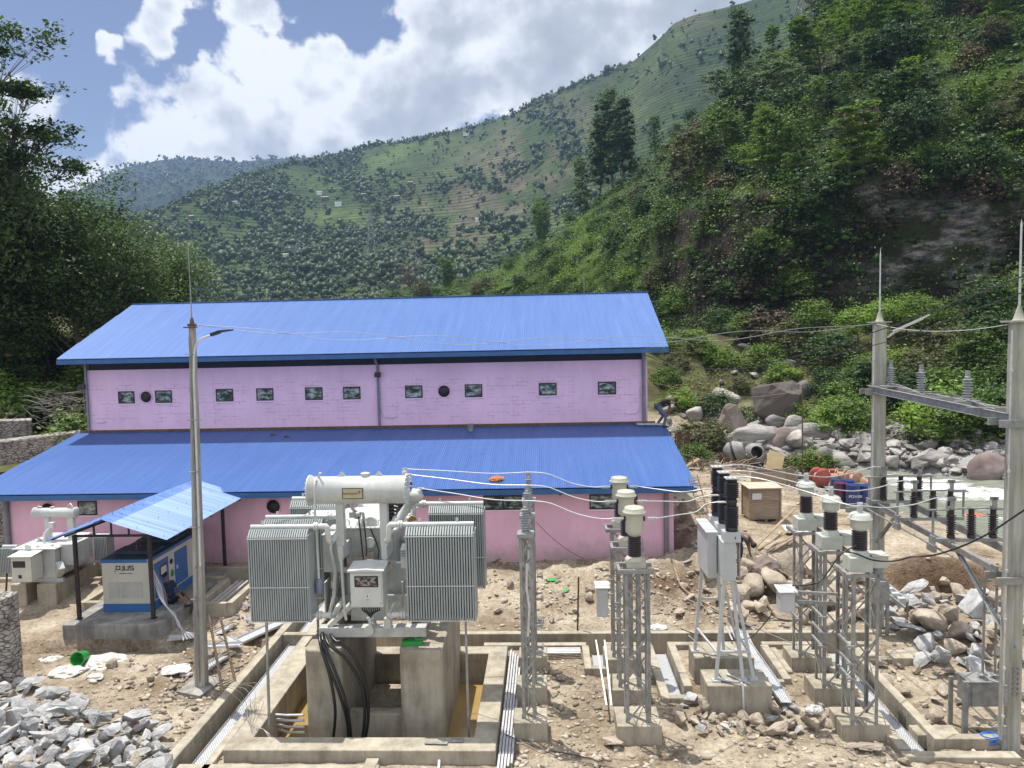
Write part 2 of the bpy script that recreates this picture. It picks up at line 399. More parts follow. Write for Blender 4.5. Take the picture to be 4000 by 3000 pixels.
M['leaf_olive'] = leafmat('leaf_olive', (.035,.042,.014), (.12,.125,.045))
M['grass'] = leafmat('grass_blades', (.045,.06,.018), (.15,.17,.055))
M['bark'] = pm('bark', (.07,.055,.042), (.14,.115,.09), 5, .9, stretch=(3,3,.6))
M['bark_pale'] = pm('bark_pale', (.16,.14,.12), (.28,.26,.23), 5, .9, stretch=(3,3,.6))
M['rock_grey'] = pm('rock_grey', (.24,.24,.24), (.46,.455,.445), 2.2, .85, bump=.7, bscale=9, detail=10, objrand=.22, stretch=(1,1,2.5), bdist=.05)
M['rock_tan'] = pm('rock_tan', (.25,.20,.15), (.43,.37,.295), 2.2, .9, bump=.7, bscale=9, detail=10, objrand=.20, bdist=.05)
M['rock_river'] = pm('rock_river', (.12,.112,.105), (.345,.32,.29), 1.1, .85, bump=.7, bscale=5, detail=10, objrand=.30, stretch=(1,1,3), bdist=.1)
M['rock_dark'] = pm('rock_dark', (.055,.047,.042), (.12,.10,.085), .8, .9, bump=.8, bscale=3, detail=10, bdist=.15)
M['rock_brown'] = pm('rock_brown', (.15,.11,.095), (.25,.20,.18), 1.0, .9, bump=.8, bscale=3, detail=10, bdist=.15)

# ------------------------------------------------------------------ mesh building
ORG = {}
def tag(o, label=None, cat=None, group=None, kind=None):
    if label: o['label'] = label
    if cat: o['category'] = cat
    if group: o['group'] = group
    if kind: o['kind'] = kind
    return o
def thing(name, label, cat, o=(0, 0, 0), group=None, yard=True):
    e = bpy.data.objects.new(name, None); COL.objects.link(e)
    e.empty_display_size = .3
    if yard:
        e.location = W(*o); e.rotation_euler = (0, 0, -YAW)
    else:
        e.location = o
    ORG[e.name] = (tuple(o), yard)
    return tag(e, label, cat, group)

class MB:
    def __init__(s): s.v = []; s.f = []; s.sm = []
    def add(s, vs, fs, sm=False):
        o = len(s.v); s.v += [tuple(p) for p in vs]
        s.f += [tuple(i+o for i in f) for f in fs]; s.sm += [sm]*len(fs)
        return s
    def box(s, x0, x1, y0, y1, z0, z1):
        return s.add([(x0,y0,z0),(x1,y0,z0),(x1,y1,z0),(x0,y1,z0),(x0,y0,z1),(x1,y0,z1),(x1,y1,z1),(x0,y1,z1)],
                     [(0,3,2,1),(4,5,6,7),(0,1,5,4),(1,2,6,5),(2,3,7,6),(3,0,4,7)])
    def cbox(s, c, sz, R=None):
        vs = []
        for dz in (-.5, .5):
            for dx, dy in ((-.5,-.5),(.5,-.5),(.5,.5),(-.5,.5)):
                p = Vector((dx*sz[0], dy*sz[1], dz*sz[2]))
                if R is not None: p = R @ p
                vs.append((c[0]+p.x, c[1]+p.y, c[2]+p.z))
        return s.add(vs, [(0,3,2,1),(4,5,6,7),(0,1,5,4),(1,2,6,5),(2,3,7,6),(3,0,4,7)])
    def bar(s, a, b, w, h=None, up=(0, 0, 1), w2=None, h2=None):
        a = Vector(a); b = Vector(b); h = h or w; w2 = w2 or w; h2 = h2 or h
        d = (b-a).normalized(); upv = Vector(up)
        if abs(d.dot(upv)) > .98: upv = Vector((0, 1, 0))
        x = d.cross(upv).normalized(); y = x.cross(d).normalized()
        vs = []
        for p, ww, hh in ((a, w, h), (b, w2, h2)):
            for i, j in ((-1,-1),(1,-1),(1,1),(-1,1)):
                vs.append(p + x*(i*ww/2) + y*(j*hh/2))
        return s.add(vs, [(3,2,1,0),(4,5,6,7),(0,1,5,4),(1,2,6,5),(2,3,7,6),(3,0,4,7)])
    def ang(s, a, b, w, t=.008, sx=1, sy=1):
        """steel angle for (near) vertical members: two thin plates"""
        a = Vector(a); b = Vector(b)
        s.bar(a+Vector((sx*w/2, 0, 0)), b+Vector((sx*w/2, 0, 0)), w, t, up=(0, 1, 0))
        s.bar(a+Vector((0, sy*w/2, 0)), b+Vector((0, sy*w/2, 0)), t, w, up=(0, 1, 0))
        return s
    def tube(s, a, b, r, r2=None, n=10, caps=True):
        a = Vector(a); b = Vector(b); r2 = r if r2 is None else r2
        d = (b-a).normalized(); up = Vector((0, 0, 1)) if abs(d.z) < .95 else Vector((0, 1, 0))
        x = d.cross(up).normalized(); y = x.cross(d)
        vs = []
        for p, rr in ((a, r), (b, r2)):
            for i in range(n):
                t = 2*PI*i/n
                vs.append(p + x*(rr*math.cos(t)) + y*(rr*math.sin(t)))
        s.add(vs, [(i, (i+1) % n, n+(i+1) % n, n+i) for i in range(n)], True)
        if caps:
            s.add(vs[:n], [tuple(range(n))[::-1]]); s.add(vs[n:], [tuple(range(n))])
        return s
    def path(s, pts, r, n=6, r_end=None):
        pts = [Vector(p) for p in pts]
        vs = []; K = len(pts); px = None
        for k, p in enumerate(pts):
            d = (pts[min(k+1, K-1)]-pts[max(k-1, 0)])
            d = d.normalized() if d.length > 1e-9 else Vector((0, 0, 1))
            if px is None:
                up = Vector((0, 0, 1)) if abs(d.z) < .95 else Vector((0, 1, 0))
                x = d.cross(up).normalized()
            else:
                x = (px - d*px.dot(d)).normalized()
            px = x; y = x.cross(d)
            rr = r if r_end is None else r + (r_end-r)*k/(K-1)
            for i in range(n):
                t = 2*PI*i/n
                vs.append(p + x*(rr*math.cos(t)) + y*(rr*math.sin(t)))
        fs = []
        for k in range(K-1):
            for i in range(n):
                fs.append((k*n+i, k*n+(i+1) % n, (k+1)*n+(i+1) % n, (k+1)*n+i))
        s.add(vs, fs, True)
        s.add(vs[:n], [tuple(range(n))[::-1]]); s.add(vs[-n:], [tuple(range(n))])
        return s
    def lathe(s, c, prof, n=18, R=None, sm=True, caps=True):
        vs = []
        for r, z in prof:
            for i in range(n):
                t = 2*PI*i/n
                p = Vector((r*math.cos(t), r*math.sin(t), z))
                if R is not None: p = R @ p
                vs.append((c[0]+p.x, c[1]+p.y, c[2]+p.z))
        fs = []
        for k in range(len(prof)-1):
            for i in range(n):
                fs.append((k*n+i, k*n+(i+1) % n, (k+1)*n+(i+1) % n, (k+1)*n+i))
        s.add(vs, fs, sm)
        if caps: s.add(vs[:n], [tuple(range(n))[::-1]]); s.add(vs[-n:], [tuple(range(n))])
        return s
    def prism(s, poly, z0, z1, slope=None):
        n = len(poly)
        vs = [(x, y, z0) for x, y in poly] + [(x, y, z1) for x, y in poly]
        return s.add(vs, [tuple(range(n))[::-1], tuple(range(n, 2*n))] + [(i, (i+1) % n, n+(i+1) % n, n+i) for i in range(n)])
    def corr(s, p0, du, dv, pitch=.076, amp=.010, rows=1, lap=0.0):
        """corrugated sheet: p0 corner, du across the waves, dv along the slope"""
        p0 = Vector(p0); du = Vector(du); dv = Vector(dv)
        nrm = du.cross(dv).normalized()
        if nrm.z < 0: nrm = -nrm
        nw = int(du.length/pitch)*4
        for r in range(rows):
            a = r/rows - (.01 if r else 0); b = (r+1)/rows
            vs = []
            for k, t in enumerate((a, b)):
                for i in range(nw+1):
                    h = amp*(0, 1, 0, -1)[i % 4]
                    vs.append(p0 + du*(i/nw) + dv*t + nrm*(h + lap*(rows-r if lap > 0 else 0) + (lap if k else 0)))
            s.add(vs, [(i, i+1, nw+2+i, nw+1+i) for i in range(nw)], True)
        return s
    def build(s, name, mat, parent=None, o=None, label=None, cat=None, group=None, kind=None, yard=True, bevel=0):
        me = bpy.data.meshes.new(name)
        if parent is not None: org, yard = ORG[parent.name]
        else: org = o or (0, 0, 0)
        me.from_pydata([(x-org[0], y-org[1], z-org[2]) for x, y, z in s.v], [], s.f)
        me.polygons.foreach_set('use_smooth', s.sm)
        me.materials.append(M[mat] if isinstance(mat, str) else mat)
        me.update()
        ob = bpy.data.objects.new(name, me); COL.objects.link(ob)
        if parent is not None: ob.parent = parent
        elif yard:
            ob.location = W(*org); ob.rotation_euler = (0, 0, -YAW)
        else: ob.location = org
        ORG[ob.name] = (tuple(org), yard)
        if bevel:
            bv = ob.modifiers.new('bevel', 'BEVEL'); bv.width = bevel; bv.segments = 2; bv.limit_method = 'ANGLE'
        return tag(ob, label, cat, group, kind)

def copy_tree(o, parent=None):
    c = o.copy(); COL.objects.link(c)
    if parent is not None: c.parent = parent
    ORG[c.name] = ORG.get(o.name, ((0, 0, 0), True))
    for ch in o.children: copy_tree(ch, c)
    return c
def shift(o, du, dv, dz=0.0, label=None):
    c = copy_tree(o)
    d = Vector((du*CY+dv*SY, -du*SY+dv*CY, dz))
    c.location = o.location + d
    org, y = ORG[o.name]; ORG[c.name] = ((org[0]+du, org[1]+dv, org[2]+dz), y)
    if label: c['label'] = label
    return c

def text_part(txt, size, parent, mat, c, rot, depth=.002, name='lettering', sx=1.0):
    cu = bpy.data.curves.new('t', 'FONT'); cu.body = txt; cu.size = size; cu.extrude = depth
    cu.align_x = 'CENTER'; cu.align_y = 'CENTER'
    to = bpy.data.objects.new('t', cu); COL.objects.link(to)
    bpy.context.view_layer.update()
    me = bpy.data.meshes.new_from_object(to.evaluated_get(bpy.context.evaluated_depsgraph_get()))
    bpy.data.objects.remove(to)
    me.materials.clear(); me.materials.append(M[mat])
    ob = bpy.data.objects.new(name, me); COL.objects.link(ob)
    org, yard = ORG[parent.name]
    ob.parent = parent; ob.location = (c[0]-org[0], c[1]-org[1], c[2]-org[2]); ob.rotation_euler = rot
    ob.scale = (sx, 1, 1)
    ORG[ob.name] = (org, yard)
    return ob

# numpy value noise
def _hash(ix, iy, seed):
    h = (ix.astype(np.int64)*374761393 + iy.astype(np.int64)*668265263 + seed*1442695041) & 0xffffffff
    h = ((h ^ (h >> 13))*1274126177) & 0xffffffff
    return ((h ^ (h >> 16)) & 0xffff)/65535.0
def vnoise(x, y, seed=0):
    x = np.asarray(x, float); y = np.asarray(y, float)
    ix = np.floor(x); iy = np.floor(y); fx = x-ix; fy = y-iy
    fx = fx*fx*(3-2*fx); fy = fy*fy*(3-2*fy)
    a = _hash(ix, iy, seed); b = _hash(ix+1, iy, seed); c = _hash(ix, iy+1, seed); d = _hash(ix+1, iy+1, seed)
    return (a*(1-fx)+b*fx)*(1-fy)+(c*(1-fx)+d*fx)*fy
def fbm(x, y, o=4, seed=0):
    s = 0; a = .5; t = 0
    for k in range(o):
        s = s + a*vnoise(x*2**k, y*2**k, seed+k*17); t += a; a *= .5
    return s/t
def sstep(a, b, x):
    t = np.clip((np.asarray(x, float)-a)/(b-a), 0, 1); return t*t*(3-2*t)

def np_mesh(name, verts, quads, mat, smooth=False):
    me = bpy.data.meshes.new(name)
    nv, nf = len(verts), len(quads); k = quads.shape[1]
    me.vertices.add(nv); me.loops.add(nf*k); me.polygons.add(nf)
    me.vertices.foreach_set('co', np.ascontiguousarray(verts, dtype=np.float32).ravel())
    me.loops.foreach_set('vertex_index', np.ascontiguousarray(quads, dtype=np.int32).ravel())
    me.polygons.foreach_set('loop_start', np.arange(0, nf*k, k, dtype=np.int32))
    me.polygons.foreach_set('loop_total', np.full(nf, k, dtype=np.int32))
    if smooth: me.polygons.foreach_set('use_smooth', np.ones(nf, dtype=bool))
    me.update(calc_edges=True); me.validate()
    me.materials.append(M[mat] if isinstance(mat, str) else mat)
    return me
def link_mesh(name, me, parent=None, loc=(0, 0, 0), rz=0.0, scale=None):
    ob = bpy.data.objects.new(name, me); COL.objects.link(ob)
    if parent is not None: ob.parent = parent
    ob.location = loc; ob.rotation_euler = (0, 0, rz)
    if scale is not None: ob.scale = scale
    return ob
# ------------------------------------------------------------------ terrain
def shore(pts, z=-1.2):
    P = [G(x, y, z) for x, y in pts]
    return np.array([p[0] for p in P]), np.array([p[1] for p in P])
SHY = [20, 27.7, 33.7, 35.4, 36.5, 39.7, 44, 48.3, 60]; SHX = [27, 24.9, 23.1, 22.7, 21.2, 19.8, 20.0, 20.0, 20.0]
FSX, FSY = shore([(3240,1842),(3364,1840),(3485,1850),(3630,1862),(3877,1879),(4000,1895),(4400,1920),(5200,1960)])
def gauss(a, s): return np.exp(-(a/s)**2)
def rect(u, v, u0, u1, v0, v1, e=.06):
    return sstep(u0-e, u0+e, u)*(1-sstep(u1-e, u1+e, u))*sstep(v0-e, v0+e, v)*(1-sstep(v1-e, v1+e, v))
def H(x, y):
    x = np.asarray(x, float); y = np.asarray(y, float)
    u = x*CY-y*SY; v = x*SY+y*CY
    h = (fbm(x*.55, y*.55, 3, 3)-.5)*.16 + (fbm(x*3, y*3, 3, 9)-.5)*.09 - .02
    h = h + .5*sstep(21.3, 25, v)*(1-.4*sstep(4.5, 7, u))
    rough = fbm(x*1.3, y*1.3, 5, 21)
    h = h + (.16+.5*(rough-.35))*gauss(u-2.6, 3.4)*sstep(20.4, 22.4, v)*(1-sstep(24.9, 25.6, v))
    h = h + (.35+1.3*(rough-.35))*gauss(u-5.9, 1.5)*sstep(22.5, 25.0, v)*(1-sstep(31, 34, v))
    clod = (fbm(x*3.2, y*3.2, 4, 55)-.5)
    h = h + clod*.34*gauss(u-2.2, 4.2)*sstep(20.6, 21.6, v)*(1-sstep(25, 25.6, v)) + clod*.5*gauss(u-5.9, 1.6)*sstep(22.5, 25, v)*(1-sstep(31, 34, v)) + clod*.2*gauss(u+9.2, 2.6)*gauss(v-17.6, 1.6) + clod*.22*gauss(u-5, 4)*gauss(v-13.6, .9)
    h = h + .38*gauss(u+9.9, 2.1)*gauss(v-14.2, 1.7)
    h = h + .30*gauss(u+9.5, 2.6)*gauss(v-18.6, 1.1)*rough*1.2
    h = h + .35*gauss(u-7.2, 1.6)*gauss(v-22.9, 1.3)
    h = h + .50*gauss(u-11.3, 2.4)*gauss(v-19.6, 1.9)
    h = h - .75*gauss(u-12.2, 1.5)*gauss(v-24.0, .5) + .45*gauss(u-12.4, 1.9)*gauss(v-24.9, .45)*(.6+rough)
    h = h + .22*gauss(u-5.0, 2.4)*gauss(v-13.6, .8)
    h = h + (-.12)*rect(u, v, -15.5, -9.5, 17.5, 20)
    # river and its banks
    xn = np.interp(y, SHY, SHX); yf = np.interp(x, FSX, FSY)
    riv = sstep(17.5, 21, x)
    s = sstep(xn-9, xn+.2, x)*sstep(15, 22, y)*(1-sstep(yf-.5, yf+3, y)*(1-riv))
    h = h*(1-s) + (-1.65)*s
    t = y-np.where(x > 18, yf, 46.0)
    lift = 1.5*sstep(-.5, 4, t)*riv + 1.2*sstep(5, 10, t)*riv + 2.8*sstep(13, 23, t) + 3.6*sstep(20, 33, t) + 1.4*(fbm(x*.2, y*.2, 4, 5)-.5)*sstep(4, 12, t)
    h = h + np.where(t > -.6, lift, 0)*sstep(2, 9, x)
    # left embankment and hillside
    e = sstep(-20.2, -21.6, x)*sstep(29, 31, y)
    h = h + 1.7*e + sstep(-21, -24, x)*np.maximum(-21-x, 0)*.34*sstep(34, 52, y)
    # sunken pit and cable trenches
    inpit = rect(u, v, -6.2, -1.35, 14.45, 18.85)
    h = h*(1-inpit) + (-.72)*inpit
    for r in ((-7.31,-6.66,13,24.4), (6.84,7.42,14.55,19.9), (-19,8.2,19.57,20.12), (-19,-3,24.35,24.8), (-10.4,-9.6,22.0,24.4),
              (1.0,1.35,18.2,19.6), (2.62,2.98,16.75,19.6), (4.95,5.35,17.6,19.6)):
        k = rect(u, v, *r)
        h = h*(1-k) + (-.42)*k
    # keep flat under the building and slabs
    b = rect(u, v, -19, 4.6, 25.9, 44, .3); h = h*(1-b) + .2*b
    return h
def HH(x, y): return float(H(x, y))
def GH(sx, sy):
    d = pray(sx, sy); d = d/d[1]; Y = np.concatenate([np.arange(8, 60, .06), np.arange(60, 140, .5)])
    P = CAMP[None, :] + d[None, :]*Y[:, None]; below = P[:, 2] <= H(P[:, 0], P[:, 1])
    i = int(np.argmax(below)) if below.any() else len(Y)-1
    return np.array([P[i, 0], P[i, 1], HH(P[i, 0], P[i, 1])])
def GP(px, py): return GH(px/.553, py/.553)

xs = np.unique(np.round(np.concatenate([np.arange(-17, 15.01, .1), np.arange(15, 32, .25), np.arange(32, 80, .8), np.arange(80, 420, 12),
                               np.arange(-26, -17, .25), np.arange(-60, -26, .8), np.arange(-420, -60, 12)]), 3))
ys = np.unique(np.round(np.concatenate([np.arange(2, 13, .4), np.arange(13, 27.01, .1), np.arange(27, 62, .25), np.arange(62, 110, .8), np.arange(110, 700, 12)]), 3))
gx, gy = np.meshgrid(xs, ys)
gz = H(gx, gy)
far = np.maximum(sstep(90, 130, gy), sstep(60, 110, np.abs(gx)))
gz = gz*(1-far) + (-4)*far
verts = np.stack([gx, gy, gz], -1).reshape(-1, 3)
nx, ny = len(xs), len(ys)
ii = (np.arange(ny-1)[:, None]*nx + np.arange(nx-1)[None, :]).ravel()
quads = np.stack([ii, ii+1, ii+1+nx, ii+nx], -1)

def groundmat():
    mt = bpy.data.materials.new('site_ground'); mt.use_nodes = True
    t = mt.node_tree; b = t.nodes['Principled BSDF']; b.inputs['Roughness'].default_value = .95
    b.inputs['Specular IOR Level'].default_value = .2
    ge = t.nodes.new('ShaderNodeNewGeometry'); pos = ge.outputs['Position']
    def noise(s, d=8, r=.6):
        n = t.nodes.new('ShaderNodeTexNoise'); n.inputs['Scale'].default_value = s; n.inputs['Detail'].default_value = d
        n.inputs['Roughness'].default_value = r; t.links.new(pos, n.inputs['Vector']); return n.outputs['Fac']
    def ramp(f, els):
        r = t.nodes.new('ShaderNodeValToRGB'); t.links.new(f, r.inputs['Fac'])
        for i, (p, c) in enumerate(els):
            e = r.color_ramp.elements[i] if i < 2 else r.color_ramp.elements.new(p)
            e.position = p; e.color = (*c, 1)
        return r.outputs['Color']
    def mix(f, a, c, bt='MIX'):
        m_ = t.nodes.new('ShaderNodeMix'); m_.data_type = 'RGBA'; m_.blend_type = bt
        if isinstance(f, float): m_.inputs['Factor'].default_value = f
        else: t.links.new(f, m_.inputs['Factor'])
        for k, vv in (('A', a), ('B', c)):
            if isinstance(vv, tuple): m_.inputs[k].default_value = (*vv, 1)
            else: t.links.new(vv, m_.inputs[k])
        return m_.outputs['Result']
    soil = ramp(noise(.9, 10, .65), [(.32, (.23,.185,.135)), (.68, (.49,.435,.35)), (.5, (.375,.32,.245))])
    fine = ramp(noise(9, 8, .7), [(.35, (.55,.52,.48)), (.62, (1.12,1.1,1.08))])
    soil = mix(.8, soil, fine, 'MULTIPLY')
    vo = t.nodes.new('ShaderNodeTexVoronoi'); vo.inputs['Scale'].default_value = 9; t.links.new(pos, vo.inputs['Vector'])
    vr = t.nodes.new('ShaderNodeMapRange'); t.links.new(vo.outputs['Distance'], vr.inputs['Value']); vr.inputs['From Min'].default_value = .2; vr.inputs['From Max'].default_value = .45
    at = t.nodes.new('ShaderNodeAttribute'); at.attribute_name = 'cover'
    sp = t.nodes.new('ShaderNodeSeparateColor'); t.links.new(at.outputs['Color'], sp.inputs[0])
    veg = ramp(noise(.7, 8, .7), [(.3, (.04,.038,.018)), (.7, (.13,.13,.055)), (.5, (.08,.08,.032))])
    grav = ramp(noise(14, 6, .8), [(.35, (.18,.175,.17)), (.65, (.44,.43,.41))])
    dk = ramp(noise(4, 8, .7), [(.3, (.10,.065,.04)), (.7, (.24,.17,.11))])
    c = mix(sp.outputs[0], soil, veg); c = mix(sp.outputs[1], c, grav); c = mix(sp.outputs[2], c, dk)
    damp = ramp(noise(.28, 7, .62), [(.44, (.66,.61,.56)), (.54, (1,1,1))]); c = mix(.75, c, damp, 'MULTIPLY')
    t.links.new(c, b.inputs['Base Color'])
    bp = t.nodes.new('ShaderNodeBump'); bp.inputs['Strength'].default_value = .9; bp.inputs['Distance'].default_value = .05
    t.links.new(noise(7, 10, .75), bp.inputs['Height'])
    bp2 = t.nodes.new('ShaderNodeBump'); bp2.inputs['Strength'].default_value = .5; bp2.inputs['Distance'].default_value = .04; bp2.invert = True
    t.links.new(vr.outputs[0], bp2.inputs['Height']); t.links.new(bp.outputs[0], bp2.inputs['Normal'])
    t.links.new(bp2.outputs[0], b.inputs['Normal'])
    return mt
M['ground'] = groundmat()
me = np_mesh('ground', verts, quads, 'ground', True)
uu = gx*CY-gy*SY; vv = gx*SY+gy*CY
xn_ = np.interp(gy, SHY, SHX); yf = np.interp(gx, FSX, FSY)
tt = gy-np.where(gx > 18, yf, 46.0)
nz = fbm(gx*.25, gy*.25, 4, 31)
veg = np.clip(sstep(6, 12, tt + (nz-.5)*16 - 8*(1-sstep(18, 24, gx)))*sstep(2, 8, gx) + sstep(-20.5, -22.5, gx)*sstep(31, 34, gy) + sstep(60, 70, gy), 0, 1)
grav = np.clip(sstep(xn_-5.5, xn_-2.5, gx)*(1-sstep(46, 50, gy))*(1-veg) + sstep(-2, 1, tt)*(1-sstep(11, 16, tt))*sstep(4, 9, gx), 0, 1)
dkm = np.clip(gauss(uu-12.3, 2.0)*gauss(vv-24.3, .8)*1.5 + sstep(.56, .7, fbm(gx*.6, gy*.6, 4, 77))*gauss(uu-1.5, 5)*gauss(vv-22.6, 2.2)*1.2
              + gauss(uu+9.2, 1.2)*gauss(vv-17.5, .8)*.5, 0, 1)
ca = me.color_attributes.new('cover', 'FLOAT_COLOR', 'POINT')
ca.data.foreach_set('color', np.stack([veg, grav, dkm, np.ones_like(veg)], -1).astype(np.float32).ravel())
ground = link_mesh('ground', me); tag(ground, kind='structure')
# outer valley floor to the horizon
mb = MB(); mb.add([(-5900,-850,-6),(5900,-850,-6),(5900,6900,-6),(-5900,6900,-6)], [(0,1,2,3)])
mb.build('valley_floor', pm('valley_green', (.03,.05,.02), (.07,.10,.035), .02, .9, world_space=True), yard=False, kind='structure')

# water
def watermat():
    mt = bpy.data.materials.new('river_water'); mt.use_nodes = True
    t = mt.node_tree; b = t.nodes['Principled BSDF']; b.inputs['Roughness'].default_value = .12; b.inputs['Specular IOR Level'].default_value = .6
    ge = t.nodes.new('ShaderNodeNewGeometry'); mp = t.nodes.new('ShaderNodeMapping'); t.links.new(ge.outputs['Position'], mp.inputs['Vector'])
    mp.inputs['Scale'].default_value = (.55, 1.6, 1)
    n = t.nodes.new('ShaderNodeTexNoise'); n.inputs['Scale'].default_value = .55; n.inputs['Detail'].default_value = 10; n.inputs['Roughness'].default_value = .7
    n.inputs['Distortion'].default_value = .6
    t.links.new(mp.outputs[0], n.inputs['Vector'])
    at = t.nodes.new('ShaderNodeAttribute'); at.attribute_name = 'foam'
    a = t.nodes.new('ShaderNodeMath'); a.operation = 'MULTIPLY_ADD'; t.links.new(at.outputs['Fac'], a.inputs[0]); a.inputs[1].default_value = .3; t.links.new(n.outputs['Fac'], a.inputs[2])
    r = t.nodes.new('ShaderNodeValToRGB'); t.links.new(a.outputs[0], r.inputs['Fac'])
    r.color_ramp.elements[0].position = .60; r.color_ramp.elements[0].color = (.21,.225,.18,1)
    r.color_ramp.elements[1].position = .76; r.color_ramp.elements[1].color = (.80,.82,.82,1)
    t.links.new(r.outputs['Color'], b.inputs['Base Color'])
    r2 = t.nodes.new('ShaderNodeMapRange'); t.links.new(a.outputs[0], r2.inputs['Value']); r2.inputs['From Min'].default_value = .6; r2.inputs['From Max'].default_value = .75
    r2.inputs['To Min'].default_value = .1; r2.inputs['To Max'].default_value = .8; t.links.new(r2.outputs[0], b.inputs['Roughness'])
    n2 = t.nodes.new('ShaderNodeTexNoise'); n2.inputs['Scale'].default_value = 2.2; n2.inputs['Detail'].default_value = 6; t.links.new(mp.outputs[0], n2.inputs['Vector'])
    bp = t.nodes.new('ShaderNodeBump'); bp.inputs['Strength'].default_value = .8; bp.inputs['Distance'].default_value = .15
    t.links.new(n2.outputs['Fac'], bp.inputs['Height']); t.links.new(bp.outputs[0], b.inputs['Normal'])
    return mt
M['water'] = watermat()
wx, wy = np.meshgrid(np.arange(18, 90, .35), np.arange(18, 60, .35))
wz = -1.2 + (fbm(wx*.5, wy*1.1, 4, 61)-.5)*.28
nwx = wx.shape[1]; ii = (np.arange(wx.shape[0]-1)[:, None]*nwx + np.arange(nwx-1)[None, :]).ravel()
me = np_mesh('river', np.stack([wx, wy, wz], -1).reshape(-1, 3), np.stack([ii, ii+1, ii+1+nwx, ii+nwx], -1), 'water', True)
foam = np.clip(sstep(20, 24, wx)*(.35+.65*fbm(wx*.25, wy*.5, 3, 5)) * (gauss(wy-np.interp(wx, FSX, FSY)+3.6, 2.8)+.15), 0, 1)
fa = me.attributes.new('foam', 'FLOAT', 'POINT'); fa.data.foreach_set('value', foam.astype(np.float32).ravel())
tag(link_mesh('river', me), kind='structure')

